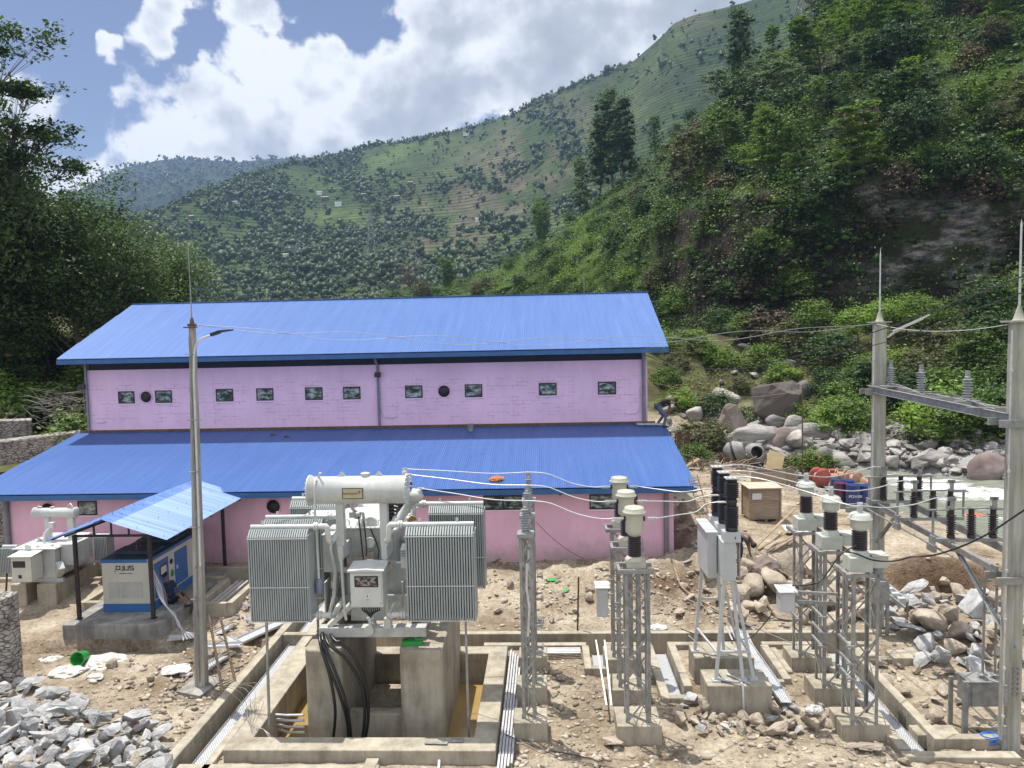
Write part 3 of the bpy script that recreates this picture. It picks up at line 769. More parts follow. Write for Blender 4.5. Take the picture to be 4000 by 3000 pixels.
# ------------------------------------------------------------------ hills
def hillmat(name, kind):
    mt = bpy.data.materials.new(name); mt.use_nodes = True
    t = mt.node_tree; b = t.nodes['Principled BSDF']; b.inputs['Roughness'].default_value = .95; b.inputs['Specular IOR Level'].default_value = .15
    ge = t.nodes.new('ShaderNodeNewGeometry'); pos = ge.outputs['Position']
    def noise(s, d=8, r=.6, st=None):
        n = t.nodes.new('ShaderNodeTexNoise'); n.inputs['Scale'].default_value = s; n.inputs['Detail'].default_value = d; n.inputs['Roughness'].default_value = r
        if st:
            mp = t.nodes.new('ShaderNodeMapping'); mp.inputs['Scale'].default_value = st; t.links.new(pos, mp.inputs['Vector']); t.links.new(mp.outputs[0], n.inputs['Vector'])
        else: t.links.new(pos, n.inputs['Vector'])
        return n.outputs['Fac']
    def ramp(f, els):
        r = t.nodes.new('ShaderNodeValToRGB'); t.links.new(f, r.inputs['Fac'])
        for i, (p, c) in enumerate(els):
            e = r.color_ramp.elements[i] if i < 2 else r.color_ramp.elements.new(p)
            e.position = p; e.color = (*c, 1)
        return r.outputs['Color']
    def mix(f, a, c, bt='MIX'):
        m_ = t.nodes.new('ShaderNodeMix'); m_.data_type = 'RGBA'; m_.blend_type = bt
        if isinstance(f, float): m_.inputs['Factor'].default_value = f
        else: t.links.new(f, m_.inputs['Factor'])
        t.links.new(a, m_.inputs['A']); t.links.new(c, m_.inputs['B'])
        return m_.outputs['Result']
    def mrange(f, a, c):
        r = t.nodes.new('ShaderNodeMapRange'); r.interpolation_type = 'SMOOTHSTEP'; t.links.new(f, r.inputs['Value']); r.inputs['From Min'].default_value = a; r.inputs['From Max'].default_value = c
        return r.outputs[0]
    if kind == 'near':
        at = t.nodes.new('ShaderNodeAttribute'); at.attribute_name = 'cover'
        sp = t.nodes.new('ShaderNodeSeparateColor'); t.links.new(at.outputs['Color'], sp.inputs[0])
        green = ramp(noise(.12, 9, .7), [(.35, (.022,.035,.010)), (.65, (.10,.15,.028)), (.5, (.05,.078,.017))])
        brown = ramp(noise(.3, 9, .7), [(.3, (.018,.014,.011)), (.7, (.065,.05,.038))])
        rock = ramp(noise(.5, 10, .75, (1, 1, 3.2)), [(.38, (.03,.028,.028)), (.62, (.42,.385,.35)), (.5, (.17,.155,.14))])
        c = mix(sp.outputs[0], green, brown); c = mix(sp.outputs[1], c, rock)
        bump_s, bd = .8, 1.2
    elif kind == 'mid':
        g = ramp(noise(.009, 10, .62), [(.34, (.024,.046,.014)), (.66, (.088,.125,.034)), (.5, (.050,.080,.021))])
        br = ramp(noise(.02, 8, .7), [(.35, (.07,.065,.038)), (.65, (.15,.13,.08))])
        at = t.nodes.new('ShaderNodeAttribute'); at.attribute_name = 'cover'
        sp = t.nodes.new('ShaderNodeSeparateColor'); t.links.new(at.outputs['Color'], sp.inputs[0])
        c = mix(sp.outputs[0], g, br)
        # terrace steps: alternating grassy tread and dark riser
        wv = t.nodes.new('ShaderNodeTexWave'); wv.bands_direction = 'Z'; wv.inputs['Scale'].default_value = .05; wv.inputs['Distortion'].default_value = 16
        wv.inputs['Detail'].default_value = 4; wv.inputs['Detail Scale'].default_value = .12
        mp = t.nodes.new('ShaderNodeMapping'); mp.inputs['Scale'].default_value = (.35, .35, 1.6); t.links.new(pos, mp.inputs['Vector']); t.links.new(mp.outputs[0], wv.inputs['Vector'])
        tr = ramp(wv.outputs['Fac'], [(.15, (.55,.58,.54)), (.7, (1.2,1.2,1.12))])
        tmask = mrange(noise(.006, 3, .5), .36, .48)
        c2 = mix(1.0, c, tr, 'MULTIPLY'); c = mix(tmask, c, c2)
        dk = ramp(noise(.05, 9, .75), [(.36, (.5,.55,.55)), (.6, (1.1,1.1,1.1))])
        c = mix(.85, c, dk, 'MULTIPLY')
        bump_s, bd = .8, 6
    else:
        c = ramp(noise(.012, 10, .7), [(.35, (.012,.024,.010)), (.65, (.035,.055,.022))]); bump_s, bd = 1, 20
    t.links.new(c, b.inputs['Base Color'])
    bp = t.nodes.new('ShaderNodeBump'); bp.inputs['Strength'].default_value = bump_s; bp.inputs['Distance'].default_value = bd
    t.links.new(noise({'near': .8, 'mid': .06, 'far': .02}[kind], 9, .7), bp.inputs['Height']); t.links.new(bp.outputs[0], b.inputs['Normal'])
    return mt

def hill(name, px, segs, kind, amp, fs, seed, seglen):
    """px: columns in picture px; segs: list of (D array, y array) along each column from foot to crest and down the back"""
    rows = []
    for k in range(len(segs)-1):
        n = seglen[k]
        for i in range(n + (1 if k == len(segs)-2 else 0)):
            t = i/n
            D = segs[k][0]*(1-t)+segs[k+1][0]*t
            Z = segs[k][1]*(1-t)+segs[k+1][1]*t
            rows.append((D, Z, k+t))
    V = []; K = []
    for D, Z, k in rows:
        X = np.array([pray(p/.553, 900)[0]/pray(p/.553, 900)[1] for p in px])*D
        V.append(np.stack([X, D, Z], -1)); K.append(np.full(len(px), k))
    V = np.array(V); K = np.array(K)
    # displace
    ncol = V.shape[1]
    nn = (fbm(V[..., 0]*fs + V[..., 2]*fs*.5, V[..., 2]*fs*1.3 + V[..., 1]*fs*.6, 6, seed)-.5)*2
    fade = sstep(0, .15, K)
    crestfade = 1-.65*np.exp(-((K-(len(segs)-2))/.18)**2)
    V[..., 1] += nn*amp*fade*crestfade
    V[..., 2] += nn*amp*.35*fade*crestfade
    if kind == 'near':
        rg = 1-np.abs(fbm(V[..., 0]*.35+V[..., 2]*.1, V[..., 2]*.8+V[..., 1]*.2, 4, 77)*2-1)
        V[..., 1] -= (rg-.6)*2.6*fade
    nr = V.shape[0]
    ii = (np.arange(nr-1)[:, None]*ncol + np.arange(ncol-1)[None, :]).ravel()
    me = np_mesh(name, V.reshape(-1, 3), np.stack([ii, ii+1, ii+1+ncol, ii+ncol], -1), hillmat(name+'_cover', kind), True)
    return V, K, me
def zat(px, y, D):   # height of a picture point at distance D
    return np.array([AD(p/.553, yy/.553, d)[2] for p, yy, d in zip(px, y, D)])

pn = np.arange(820, 2760, 5.0)
ip = lambda tab: np.interp(pn, [a for a, b in tab], [b for a, b in tab])
Db = ip([(820,175),(1000,150),(1100,135),(1200,122),(1300,108),(1400,96),(1500,88),(1600,82),(1800,79),(2000,76),(2212,72),(2700,62)])
Dt = Db + ip([(820,16),(1100,20),(1250,18),(1400,14),(1500,8),(1700,5),(2212,5),(2700,5)])
yt = ip([(820,655),(1000,640),(1100,618),(1200,590),(1300,555),(1400,505),(1500,470),(1600,440),(1700,415),(1800,400),(1950,385),(2100,370),(2212,380),(2700,400)])
Dm = Dt + ip([(820,25),(1200,36),(1500,40),(2212,40),(2700,40)])
ym = ip([(820,645),(950,632),(1000,618),(1100,592),(1200,545),(1300,480),(1400,400),(1500,330),(1600,262),(1700,200),(1800,130),(1950,60),(2212,-60),(2700,-250)])
Dc = Dm + ip([(820,20),(1200,30),(1500,45),(2212,55),(2700,60)])
yc = ip([(820,650),(930,640),(1000,612),(1100,572),(1170,530),(1240,478),(1300,425),(1380,382),(1440,312),(1500,262),(1560,226),(1620,178),(1680,140),(1720,105),(1760,50),(1800,-20),(1950,-160),(2212,-330),(2700,-560)])
z0 = np.full_like(pn, -2.0); zt = zat(pn, yt, Dt); zm = zat(pn, ym, Dm); zc = zat(pn, yc, Dc)
HV, HK, me = hill('near_hillside', pn, [(Db, z0), (Dt, zt), (Dm, zm), (Dc, zc), (Dc+50, zc-45), (Dc+120, zc*0-6)], 'near', 4.2, .055, 11, [46, 60, 50, 8, 4])
hv = HV.reshape(-1, 3); dd = hv-CAMP; zz = dd @ _f
HPX = (2000+FPX*(dd @ _r)/zz)*.553; HPY = (1500-FPX*(dd @ _u)/zz)*.553
hk = HK.ravel()
nb = fbm(hv[:, 0]*.05+7, hv[:, 2]*.07, 5, 41)
brown = np.clip(sstep(.50, .66, nb)*sstep(1250, 1500, HPX)*.8 + (hk < 1.02)*.6*sstep(1350, 1500, HPX) - gauss(HPX-1300, 130)*.6, 0, 1)
brown = np.clip(brown + gauss(HPX-1790, 120)*gauss(HPY-235, 60), 0, 1)
rockm = np.clip(sstep(.42, .6, fbm(HPX*.012, HPY*.02, 4, 19))*(gauss(HPX-2060, 190)*gauss(HPY-520, 130)*1.7 + gauss(HPX-1870, 60)*gauss(HPY-470, 60)) , 0, 1)
ca = me.color_attributes.new('cover', 'FLOAT_COLOR', 'POINT')
ca.data.foreach_set('color', np.stack([brown, rockm, brown*0, brown*0+1], -1).astype(np.float32).ravel())
tag(link_mesh('near_hillside', me), kind='structure')

pmid = np.arange(180, 2500, 7.0)
im = lambda tab: np.interp(pmid, [a for a, b in tab], [b for a, b in tab])
cy_ = im([(180,560),(240,490),(280,470),(350,450),(420,420),(500,385),(560,368),(615,352),(680,338),(740,328),(820,303),(915,288),(1000,272),(1106,245),(1206,192),(1306,153),(1371,125),(1426,76),(1456,44),(1500,26),(1560,12),(1606,0),(1700,-35),(1850,-90),(2200,-260),(2500,-400)])
Dc = im([(180,640),(400,720),(700,1000),(1000,1000),(1200,900),(1450,760),(1700,700),(2500,650)])
Db2 = im([(180,420),(400,400),(700,330),(1000,290),(1500,260),(2500,240)])
zb2 = np.full_like(pmid, -4.0)
Dm2 = Db2*.45+Dc*.55
cyv = zat(pmid, cy_+6, Dc)
ymid = im([(180,600),(400,545),(700,505),(1000,470),(1200,440),(1500,330),(2500,100)])
zm2 = zat(pmid, ymid, Dm2)
MV, MK, me = hill('terraced_hill', pmid, [(Db2, zb2), (Dm2, zm2), (Dc, cyv), (Dc+160, cyv-60), (Dc+400, cyv*0-6)], 'mid', 30, .0075, 5, [70, 70, 6, 3])
mv = MV.reshape(-1, 3); dd = mv-CAMP; zz = dd @ _f
MPX = (2000+FPX*(dd @ _r)/zz)*.553; MPY = (1500-FPX*(dd @ _u)/zz)*.553
mk = MK.ravel()
# brown dry slope, running from upper right to lower left of the middle hill
ax = (MPX-1010)*.80+(MPY-430)*(-.6); ay = (MPX-1010)*.6+(MPY-430)*.8
bm = np.clip(gauss(ay-20, 95)*gauss(ax-60, 300)*sstep(.33, .5, fbm(MPX*.02, MPY*.03, 5, 3))*1.25 + gauss(MPX-1480, 60)*gauss(MPY-40, 30)*.7, 0, 1)
ca = me.color_attributes.new('cover', 'FLOAT_COLOR', 'POINT')
ca.data.foreach_set('color', np.stack([bm, bm*0, bm*0, bm*0+1], -1).astype(np.float32).ravel())
tag(link_mesh('terraced_hill', me), kind='structure')

pf = np.arange(20, 1100, 8.0)
if_ = lambda tab: np.interp(pf, [a for a, b in tab], [b for a, b in tab])
cyf = if_([(20,470),(120,430),(180,410),(230,385),(262,366),(310,356),(345,347),(375,343),(450,345),(525,350),(575,344),(650,340),(760,338),(1100,345)])
Dcf = np.full_like(pf, 2300.0); Dbf = np.full_like(pf, 1250.0)
zcf = zat(pf, cyf, Dcf); zmf = zat(pf, cyf+60, Dcf*.5+Dbf*.5)
FV, FK, me = hill('far_hill', pf, [(Dbf, zcf*0-6), (Dcf*.5+Dbf*.5, zmf), (Dcf, zcf), (Dcf+500, zcf*0-6)], 'far', 70, .003, 8, [26, 26, 3])
tag(link_mesh('far_hill', me), kind='structure')

# ------------------------------------------------------------------ foliage meshes
def leaf_cards(cen, size, up=.5, aspect=.55, seed=1, droop=0.0):
    r = np.random.default_rng(seed); n = len(cen)
    nrm = r.normal(size=(n, 3)); nrm /= np.linalg.norm(nrm, axis=1)[:, None]
    nrm[:, 2] = np.abs(nrm[:, 2]) + up; nrm /= np.linalg.norm(nrm, axis=1)[:, None]
    a = r.normal(size=(n, 3)); a -= nrm*(a*nrm).sum(1)[:, None]; a /= np.linalg.norm(a, axis=1)[:, None]
    b = np.cross(nrm, a); s = np.asarray(size)*(r.uniform(.6, 1.35, n)); s = s[:, None]
    fold = nrm*s*.12
    v = np.stack([cen-a*s*.55, cen+b*s*aspect*.5-fold, cen+a*s*.55, cen-b*s*aspect*.5-fold], 1).reshape(-1, 3)
    q = np.arange(4*n).reshape(-1, 4)
    return v, q
def _ico(sub):
    bm = bmesh.new(); bmesh.ops.create_icosphere(bm, subdivisions=sub, radius=1.0)
    V = np.array([v.co[:] for v in bm.verts]); F = np.array([[v.index for v in f.verts] for f in bm.faces]); bm.free(); return V, F
ICO1, ICO2, ICO3 = _ico(1), _ico(2), _ico(3)
def blobs_mesh(cen, rad, seed, squash=.8, ico=None, jit=.28):
    V, F = ico or ICO2; r = np.random.default_rng(seed); n = len(cen)
    k = 1 + r.uniform(-jit, jit, (n, len(V), 1))
    P = cen[:, None, :] + V[None]*k*np.asarray(rad)[:, None, None]*np.array([1, 1, squash])
    return P.reshape(-1, 3), (F[None] + (np.arange(n)*len(V))[:, None, None]).reshape(-1, 3)
def leafy(cards, blobs):
    v, q = cards; t = np.concatenate([q[:, [0, 1, 2]], q[:, [0, 2, 3]]])
    if blobs is None: return v, t
    bv, bf = blobs; return np.concatenate([v, bv]), np.concatenate([t, bf+len(v)])
def blob_clusters(r, n, kind, h):
    """cluster centres + radii for a crown of height h"""
    out_ = []
    lob = r.uniform(0, 2*PI, 3)
    tries = 0
    while len(out_) < n and tries < 20000:
        tries += 1
        if kind == 'broad':
            th = r.uniform(0, 2*PI); z = r.uniform(-.9, 1)
            rr = (r.uniform(.25, 1)**.5)*(1+.22*math.sin(2*th+lob[0])+.15*math.sin(5*th+lob[1]+3*z))
            k = math.sqrt(max(0, 1-z*z)); out_.append((rr*k*.36*h*math.cos(th), rr*k*.36*h*math.sin(th), h*(.60+.38*z*rr), h*.075))
        elif kind == 'tall':
            z = r.uniform(0, 1); th = r.uniform(0, 2*PI)
            env = .17*h*(.35+.65*math.sin(min(1, (1-z)*1.25+.12)*PI*.62))*(1+.35*math.sin(z*19+lob[0]))
            rr = r.uniform(.15, 1)*env
            out_.append((rr*math.cos(th), rr*math.sin(th), h*(.22+.78*z)-rr*.1, h*.038))
        elif kind == 'flat':
            lay = int(r.integers(0, 4)); th = r.uniform(0, 2*PI); R_ = h*(.52-.07*lay)*(1+.25*math.sin(3*th+lob[0]+lay))
            rr = r.uniform(0, 1)**.5*R_
            out_.append((rr*math.cos(th)+.1*h*math.sin(lay*2.1), rr*math.sin(th), h*(.62+.12*lay)-rr*.06, h*.05))
        elif kind == 'bush':
            th = r.uniform(0, 2*PI); z = r.uniform(0, 1)
            rr = r.uniform(.5, 1)**.6*(1+.25*math.sin(3*th+lob[0])+.15*math.sin(7*th+lob[1]))
            k = math.sqrt(1-z*z*.9); out_.append((rr*k*.62*h*math.cos(th), rr*k*.62*h*math.sin(th), h*z*(.55+.45*rr)*.9, h*.13))
        elif kind == 'bamboo':
            th = r.uniform(0, 2*PI); z = r.uniform(.05, 1); rr = r.uniform(.3, 1)*h*.18*(.5+z*.9)
            out_.append((rr*math.cos(th), rr*math.sin(th), h*z, h*.055))
        elif kind == 'tiered':
            z = r.uniform(.2, 1); ti = round(z*7)/7+r.normal()*.012; th = r.uniform(0, 2*PI)
            R_ = h*.30*(1.08-ti*.75)*(1+.3*math.sin(4*th+ti*9+lob[0])); rr = r.uniform(.1, 1)**.6*R_
            out_.append((rr*math.cos(th), rr*math.sin(th), h*ti, h*.045))
    return np.array(out_)
def crown_mesh(name, kind, h, ncl, per, leaf, mat, seed, up=.5, flat=1.0, aspect=.55, core=.5, crad=1.0):
    r = np.random.default_rng(seed)
    cl = blob_clusters(r, ncl, kind, h); cl[:, 3] *= crad
    cen = np.repeat(cl[:, :3], per, 0) + np.clip(r.normal(size=(len(cl)*per, 3)), -1.45, 1.45)*np.repeat(cl[:, 3], per)[:, None]*np.array([1, 1, flat*.75])
    cen[:, 2] = np.maximum(cen[:, 2], .05)
    v, q = leafy(leaf_cards(cen, np.full(len(cen), leaf), up, aspect, seed), blobs_mesh(cl[:, :3]-np.array([0, 0, .3])*cl[:, 3:4], cl[:, 3]*core, seed+1, .75*flat if flat < 1 else .75) if core else None)
    return np_mesh(name, v, q, mat), cl
def trunk_mesh(name, h, cl, r0, mat, seed, nl=9, top=.85, lean=0.0, extra=0):
    r = random.Random(seed); mb = MB()
    ph = r.uniform(0, 6)
    sp = [(lean*t*h + .02*h*math.sin(ph+t*4), .02*h*math.cos(ph+t*5), h*top*t-.3) for t in [i/9 for i in range(10)]]
    mb.path(sp, r0, 7, r0*.22)
    idx = [r.randrange(len(cl)) for _ in range(nl)]
    for i in idx:
        c = cl[i]; t = max(.15, min(.95, (c[2]/h-.18)/top)); k = int(t*9)
        a = Vector(sp[k]); b = Vector(c[:3]); mid = (a+b)/2 + Vector((0, 0, .03*h))
        mb.path([a, a.lerp(mid, .6), mid, b], r0*.34*(1-t*.5), 5, r0*.07)
    me = bpy.data.meshes.new(name); me.from_pydata(mb.v, [], mb.f); me.polygons.foreach_set('use_smooth', mb.sm)
    me.materials.append(M[mat]); me.update(); return me
KINDS = {}
def kindtree(key, kind, h, ncl, per, leaf, mat, seed, r0, bark='bark', nl=9, up=.5, flat=1., top=.85, aspect=.55, core=.5, crad=1.0):
    cm, cl = crown_mesh('crown', kind, h, ncl, per, leaf, mat, seed, up, flat, aspect, core, crad)
    tm = trunk_mesh('trunk', h, cl, r0, bark, seed, nl, top)
    KINDS[key] = (cm, tm, h)
def place_tree(key, loc, h, name, label, cat, group=None, rz=None, sx=1.0):
    cm, tm, hh = KINDS[key]
    e = bpy.data.objects.new(name, None); COL.objects.link(e); e.location = loc
    e.rotation_euler = (0, 0, random.uniform(0, 6.28) if rz is None else rz); s = h/hh; e.scale = (s*sx, s*sx, s)
    tag(e, label, cat, group)
    if cat in ('shrub', 'bush'):
        link_mesh('foliage', cm, e); link_mesh('stem', tm, e)
    else:
        link_mesh('crown', cm, e); link_mesh('trunk', tm, e)
    return e
kindtree('broad1', 'broad', 10, 120, 38, .30, 'leaf_dark', 1, .22)
kindtree('broad2', 'broad', 10, 110, 38, .30, 'leaf_mid', 2, .20)
kindtree('broad3', 'broad', 10, 90, 38, .30, 'leaf_light', 3, .18)
kindtree('broad4', 'broad', 10, 105, 38, .30, 'leaf_olive', 4, .18)
kindtree('tall1', 'tall', 20, 150, 30, .40, 'leaf_dark', 5, .26, nl=26, up=.3, core=.6)
kindtree('tall2', 'tall', 20, 120, 26, .40, 'leaf_mid', 6, .24, nl=26, up=.3, core=.6)
kindtree('flat1', 'flat', 8, 100, 24, .36, 'leaf_grey', 7, .16, nl=14, up=1.6, flat=.3)
kindtree('flat2', 'flat', 8, 90, 24, .36, 'leaf_mid', 8, .16, nl=14, up=1.6, flat=.3)
kindtree('tier1', 'tiered', 9, 110, 22, .34, 'leaf_light', 9, .14, nl=14, up=1.3, flat=.35)
kindtree('tier2', 'tiered', 9, 110, 22, .34, 'leaf_mid', 10, .14, nl=14, up=1.3, flat=.35)
kindtree('bush1', 'bush', 3, 70, 40, .19, 'leaf_mid', 11, .06, nl=6)
kindtree('bush2', 'bush', 3, 70, 40, .19, 'leaf_dark', 12, .06, nl=6)
kindtree('bush3', 'bush', 3, 70, 40, .19, 'leaf_light', 13, .06, nl=6)
kindtree('bush4', 'bush', 3, 50, 20, .24, 'leaf_brown', 14, .05, nl=9, core=.6)
kindtree('bush5', 'bush', 3, 70, 40, .17, 'leaf_olive', 17, .05, nl=6)
kindtree('bamboo', 'bamboo', 12, 150, 20, .55, 'leaf_mid', 15, .10, nl=30, up=0, aspect=.22, core=.5)
kindtree('dry', 'broad', 11, 110, 9, .22, 'leaf_brown', 16, .22, nl=60, up=.2, core=0)

# trees of the near hillside: picture position of the foot, height, kind
def on_hill(px, py, arrs=None, kmax=3.0):
    X, Y, V, K = arrs or (HPX, HPY, hv, hk)
    d = (X-px)**2 + (Y-py)**2 + np.where(K > kmax, 1e7, 0)
    i = int(np.argmin(d)); return V[i]
special = [
    ('tall1', 1318, 412, 25, 'tall_tree', 'tallest dark slender tree standing on the crest of the near spur', 'tree'),
    ('tall1', 1348, 405, 21, 'tall_tree', 'dark slender tree just right of the tallest one on the spur', 'tree'),
    ('tall1', 1284, 420, 20, 'tall_tree', 'dark slender tree just left of the tallest one on the spur', 'tree'),
    ('tall2', 1232, 436, 15, 'tall_tree', 'small thin tree standing apart on the lower left of the spur', 'tree'),
    ('tall1', 1598, 222, 18, 'tall_tree', 'lone tall pointed tree against the pale hilltop', 'tree'),
    ('tall2', 1405, 335, 10, 'tall_tree', 'short narrow dark tree between the two tall tree groups', 'tree'),
    ('tall1', 1790, 78, 15, 'tall_tree', 'tall tree at the top edge beside the lattice pylon', 'tree'),
    ('tall2', 1840, 62, 13, 'tall_tree', 'mid green tall tree second right of the upper pylon', 'tree'),
    ('flat1', 1680, 300, 10, 'umbrella_tree', 'pale grey green flat topped tree spreading over the slope', 'tree'),
    ('tier1', 1960, 300, 9, 'layered_tree', 'bright tree with layered branches on the upper right slope', 'tree'),
    ('broad3', 1900, 60, 9, 'leafy_tree', 'bright green tree high on the slope at the top edge', 'tree'),
    ('broad3', 2140, 40, 9, 'leafy_tree', 'bright yellow green tree in the top right corner', 'tree'),
    ('tier2', 1830, 395, 8, 'layered_tree', 'small light green tree standing alone against the dark gully', 'tree'),
    ('bamboo', 1165, 520, 12, 'bamboo_clump', 'feathery dark bamboo clump rising from the terraces', 'bamboo'),
    ('bamboo', 970, 632, 9, 'bamboo_clump', 'small bamboo clump just above the roof ridge', 'bamboo'),
    ('dry', 885, 640, 11.5, 'dry_tree', 'bare brownish tree behind the middle of the roof ridge', 'tree'),
    ('broad4', 912, 655, 5.5, 'leafy_tree', 'low bright tree in front of the brown dry tree', 'tree'),
]
for key, x_, y_, h_, nm, lb, ct in special:
    P = on_hill(x_, y_)
    place_tree(key, tuple(P - np.array([0, 0, .3])), h_, nm, lb, ct)
names = {'broad1': ('leafy_tree', 'dark rounded tree in the thick growth of the near hillside'), 'broad2': ('leafy_tree', 'mid green rounded tree in the thick growth of the near hillside'),
         'broad3': ('leafy_tree', 'bright green rounded tree in the thick growth of the near hillside'), 'broad4': ('leafy_tree', 'olive rounded tree in the thick growth of the near hillside'),
         'flat1': ('umbrella_tree', 'pale flat topped tree on the near hillside'), 'flat2': ('umbrella_tree', 'green flat topped tree on the near hillside'),
         'tier1': ('layered_tree', 'light layered tree on the near hillside'), 'tier2': ('layered_tree', 'mid green layered tree on the near hillside'),
         'tall2': ('tall_tree', 'slender green tree on the near hillside'),
         'bush1': ('shrub', 'mid green shrub clinging to the near hillside'), 'bush2': ('shrub', 'dark shrub clinging to the near hillside'),
         'bush3': ('shrub', 'bright shrub clinging to the near hillside'), 'bush4': ('shrub', 'dry brown shrub clinging to the near hillside'), 'bush5': ('shrub', 'olive shrub clinging to the near hillside')}
rr_ = random.Random(5); placed = []; cnt = 0; tries = 0
while cnt < 275 and tries < 12000:
    tries += 1
    i = rr_.randrange(len(hv))
    if hk[i] > 3.0 or HPX[i] < 850 or HPX[i] > 2330 or HPY[i] < -60: continue
    x_, y_ = HPX[i], HPY[i]
    if 1900 < x_ < 2190 and 430 < y_ < 600: continue
    if any((x_-a)**2+(y_-b)**2 < (25 if x_ > 1400 else 19)**2 for a, b in placed): continue
    cliff = hk[i] < 1.0
    terr = x_ < 1480
    if cliff and x_ > 1480: key = rr_.choice(['bush2', 'bush2', 'bush4', 'bush1', 'broad1', 'tier2', 'bush4', 'broad1']); h_ = rr_.uniform(2.0, 4.5)
    elif terr: key = rr_.choice(['bush3', 'bush1', 'bush2', 'broad2', 'broad1', 'bush5', 'bush2']); h_ = rr_.uniform(1.6, 5.5)
    else: key = rr_.choice(['broad1', 'broad2', 'broad1', 'flat2', 'tier2', 'tier1', 'broad3', 'bush2', 'bush4', 'broad4', 'flat1', 'bush1', 'tall2']); h_ = rr_.uniform(4.0, 10.5)
    if key.startswith('bush'): h_ = min(h_, 3.4)
    if key == 'tall2': h_ *= 1.2
    placed.append((x_, y_)); cnt += 1
    nm, lb = names[key]
    reg = 'on the bright terraces above the roof' if terr else ('on the dark cliff foot behind the gantry' if cliff else ('high on the wooded slope' if y_ < 170 else 'on the slope over the rock face' if x_ > 1780 else 'on the wooded middle slope'))
    lb = lb.replace('in the thick growth of the near hillside', reg).replace('clinging to the near hillside', 'clinging '+reg).replace('on the near hillside', reg)
    place_tree(key, tuple(hv[i]-np.array([0, 0, .3])), h_, nm, lb, 'shrub' if key.startswith('bush') else 'tree', 'trees and shrubs of the near hillside', sx=rr_.uniform(.85, 1.25))

# undergrowth over the near hillside: nobody could count it
ok = np.where((hk < 3.1) & (HPX > 830) & (HPX < 2380) & (HPY > -80) & (HPY < 800))[0]
w = 1-.85*rockm[ok]; w *= np.where((hk[ok] < .9) & (HPX[ok] > 1450), .7, 1.0); w /= w.sum()
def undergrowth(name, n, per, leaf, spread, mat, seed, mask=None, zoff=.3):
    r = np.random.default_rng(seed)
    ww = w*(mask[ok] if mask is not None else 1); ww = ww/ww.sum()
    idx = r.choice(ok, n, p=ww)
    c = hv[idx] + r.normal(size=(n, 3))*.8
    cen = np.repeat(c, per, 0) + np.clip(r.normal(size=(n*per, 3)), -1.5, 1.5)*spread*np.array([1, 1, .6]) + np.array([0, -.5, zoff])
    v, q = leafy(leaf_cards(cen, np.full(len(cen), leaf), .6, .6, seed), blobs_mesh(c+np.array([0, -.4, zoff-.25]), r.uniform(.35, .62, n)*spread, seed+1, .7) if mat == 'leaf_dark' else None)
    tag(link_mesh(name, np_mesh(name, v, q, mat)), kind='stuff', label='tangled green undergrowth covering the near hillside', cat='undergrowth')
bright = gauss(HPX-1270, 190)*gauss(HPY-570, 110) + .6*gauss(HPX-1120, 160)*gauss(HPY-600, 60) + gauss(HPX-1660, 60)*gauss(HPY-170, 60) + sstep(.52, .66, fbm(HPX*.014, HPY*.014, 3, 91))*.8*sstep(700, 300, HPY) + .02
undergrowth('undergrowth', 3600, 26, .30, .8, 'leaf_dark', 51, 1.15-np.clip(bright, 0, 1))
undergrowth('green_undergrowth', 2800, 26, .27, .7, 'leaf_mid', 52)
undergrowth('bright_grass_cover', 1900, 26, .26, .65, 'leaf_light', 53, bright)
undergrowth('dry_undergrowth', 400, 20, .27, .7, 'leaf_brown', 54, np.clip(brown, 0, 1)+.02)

# woods and bushes of the middle and far hills
def far_wood(name, X, Y, V, K, kmax, n, per, size, leaf, mat, seed, wts, label):
    r = np.random.default_rng(seed)
    okk = np.where((K < kmax) & (X > 150) & (X < 2000) & (Y > -40) & (Y < 700))[0]
    ww = wts[okk]; ww = ww/ww.sum(); idx = r.choice(okk, n, p=ww)
    sz = (.42+1.1*r.random(n)**2)*size
    c = V[idx] + r.normal(size=(n, 3))*np.array([6, 6, 0])*size/6
    cen = np.repeat(c, per, 0) + r.normal(size=(n*per, 3))*np.repeat(sz, per)[:, None]*np.array([.26, .26, .28]) + np.stack([np.zeros(n*per), np.zeros(n*per), np.repeat(sz*.42, per)], -1)
    v, q = leafy(leaf_cards(cen, np.full(len(cen), leaf), .5, .8, seed), blobs_mesh(np.concatenate([c+(r.normal(size=(n, 3))*np.array([.24, .24, .12])+np.array([0, 0, zz_]))*sz[:, None] for zz_ in (.22, .42, .62)]), np.concatenate([sz*.33, sz*.30, sz*.22]), seed+1, 1.1, ICO1, .42))
    tag(link_mesh(name, np_mesh(name, v, q, mat)), kind='stuff', label=label, cat='woodland')
cl_ = fbm(MPX*.012+3, MPY*.02, 5, 71)
wood = (sstep(.53, .61, cl_)*(1-bm*.8) + .035)*(1-.85*sstep(1180, 1400, MPX))
low = gauss(MPY-600, 70)
far_wood('hillside_wood', MPX, MPY, mv, mk, 2.0, 4600, 14, 5.4, 1.0, 'leaf_far', 61, wood+low*.6, 'dark clumps of trees over the terraced hill')
far_wood('hillside_grove', MPX, MPY, mv, mk, 2.0, 2600, 12, 6.2, 1.2, 'leaf_far', 66, wood+low*.8, 'lighter green trees over the terraced hill')
far_wood('hillside_bushes', MPX, MPY, mv, mk, 2.0, 4200, 5, 2.4, .8, 'leaf_far', 62, np.full_like(wood, .4)+wood*.3, 'scattered bushes over the terraced hill')
far_wood('ridge_wood', MPX, MPY, mv, np.abs(mk-2.0), .05, 1100, 10, 3.6, .8, 'leaf_far', 63, (MPX < 1350)*1.0+.02, 'row of small trees along the hill ridge')
dd = FV.reshape(-1, 3)-CAMP; zz = dd @ _f
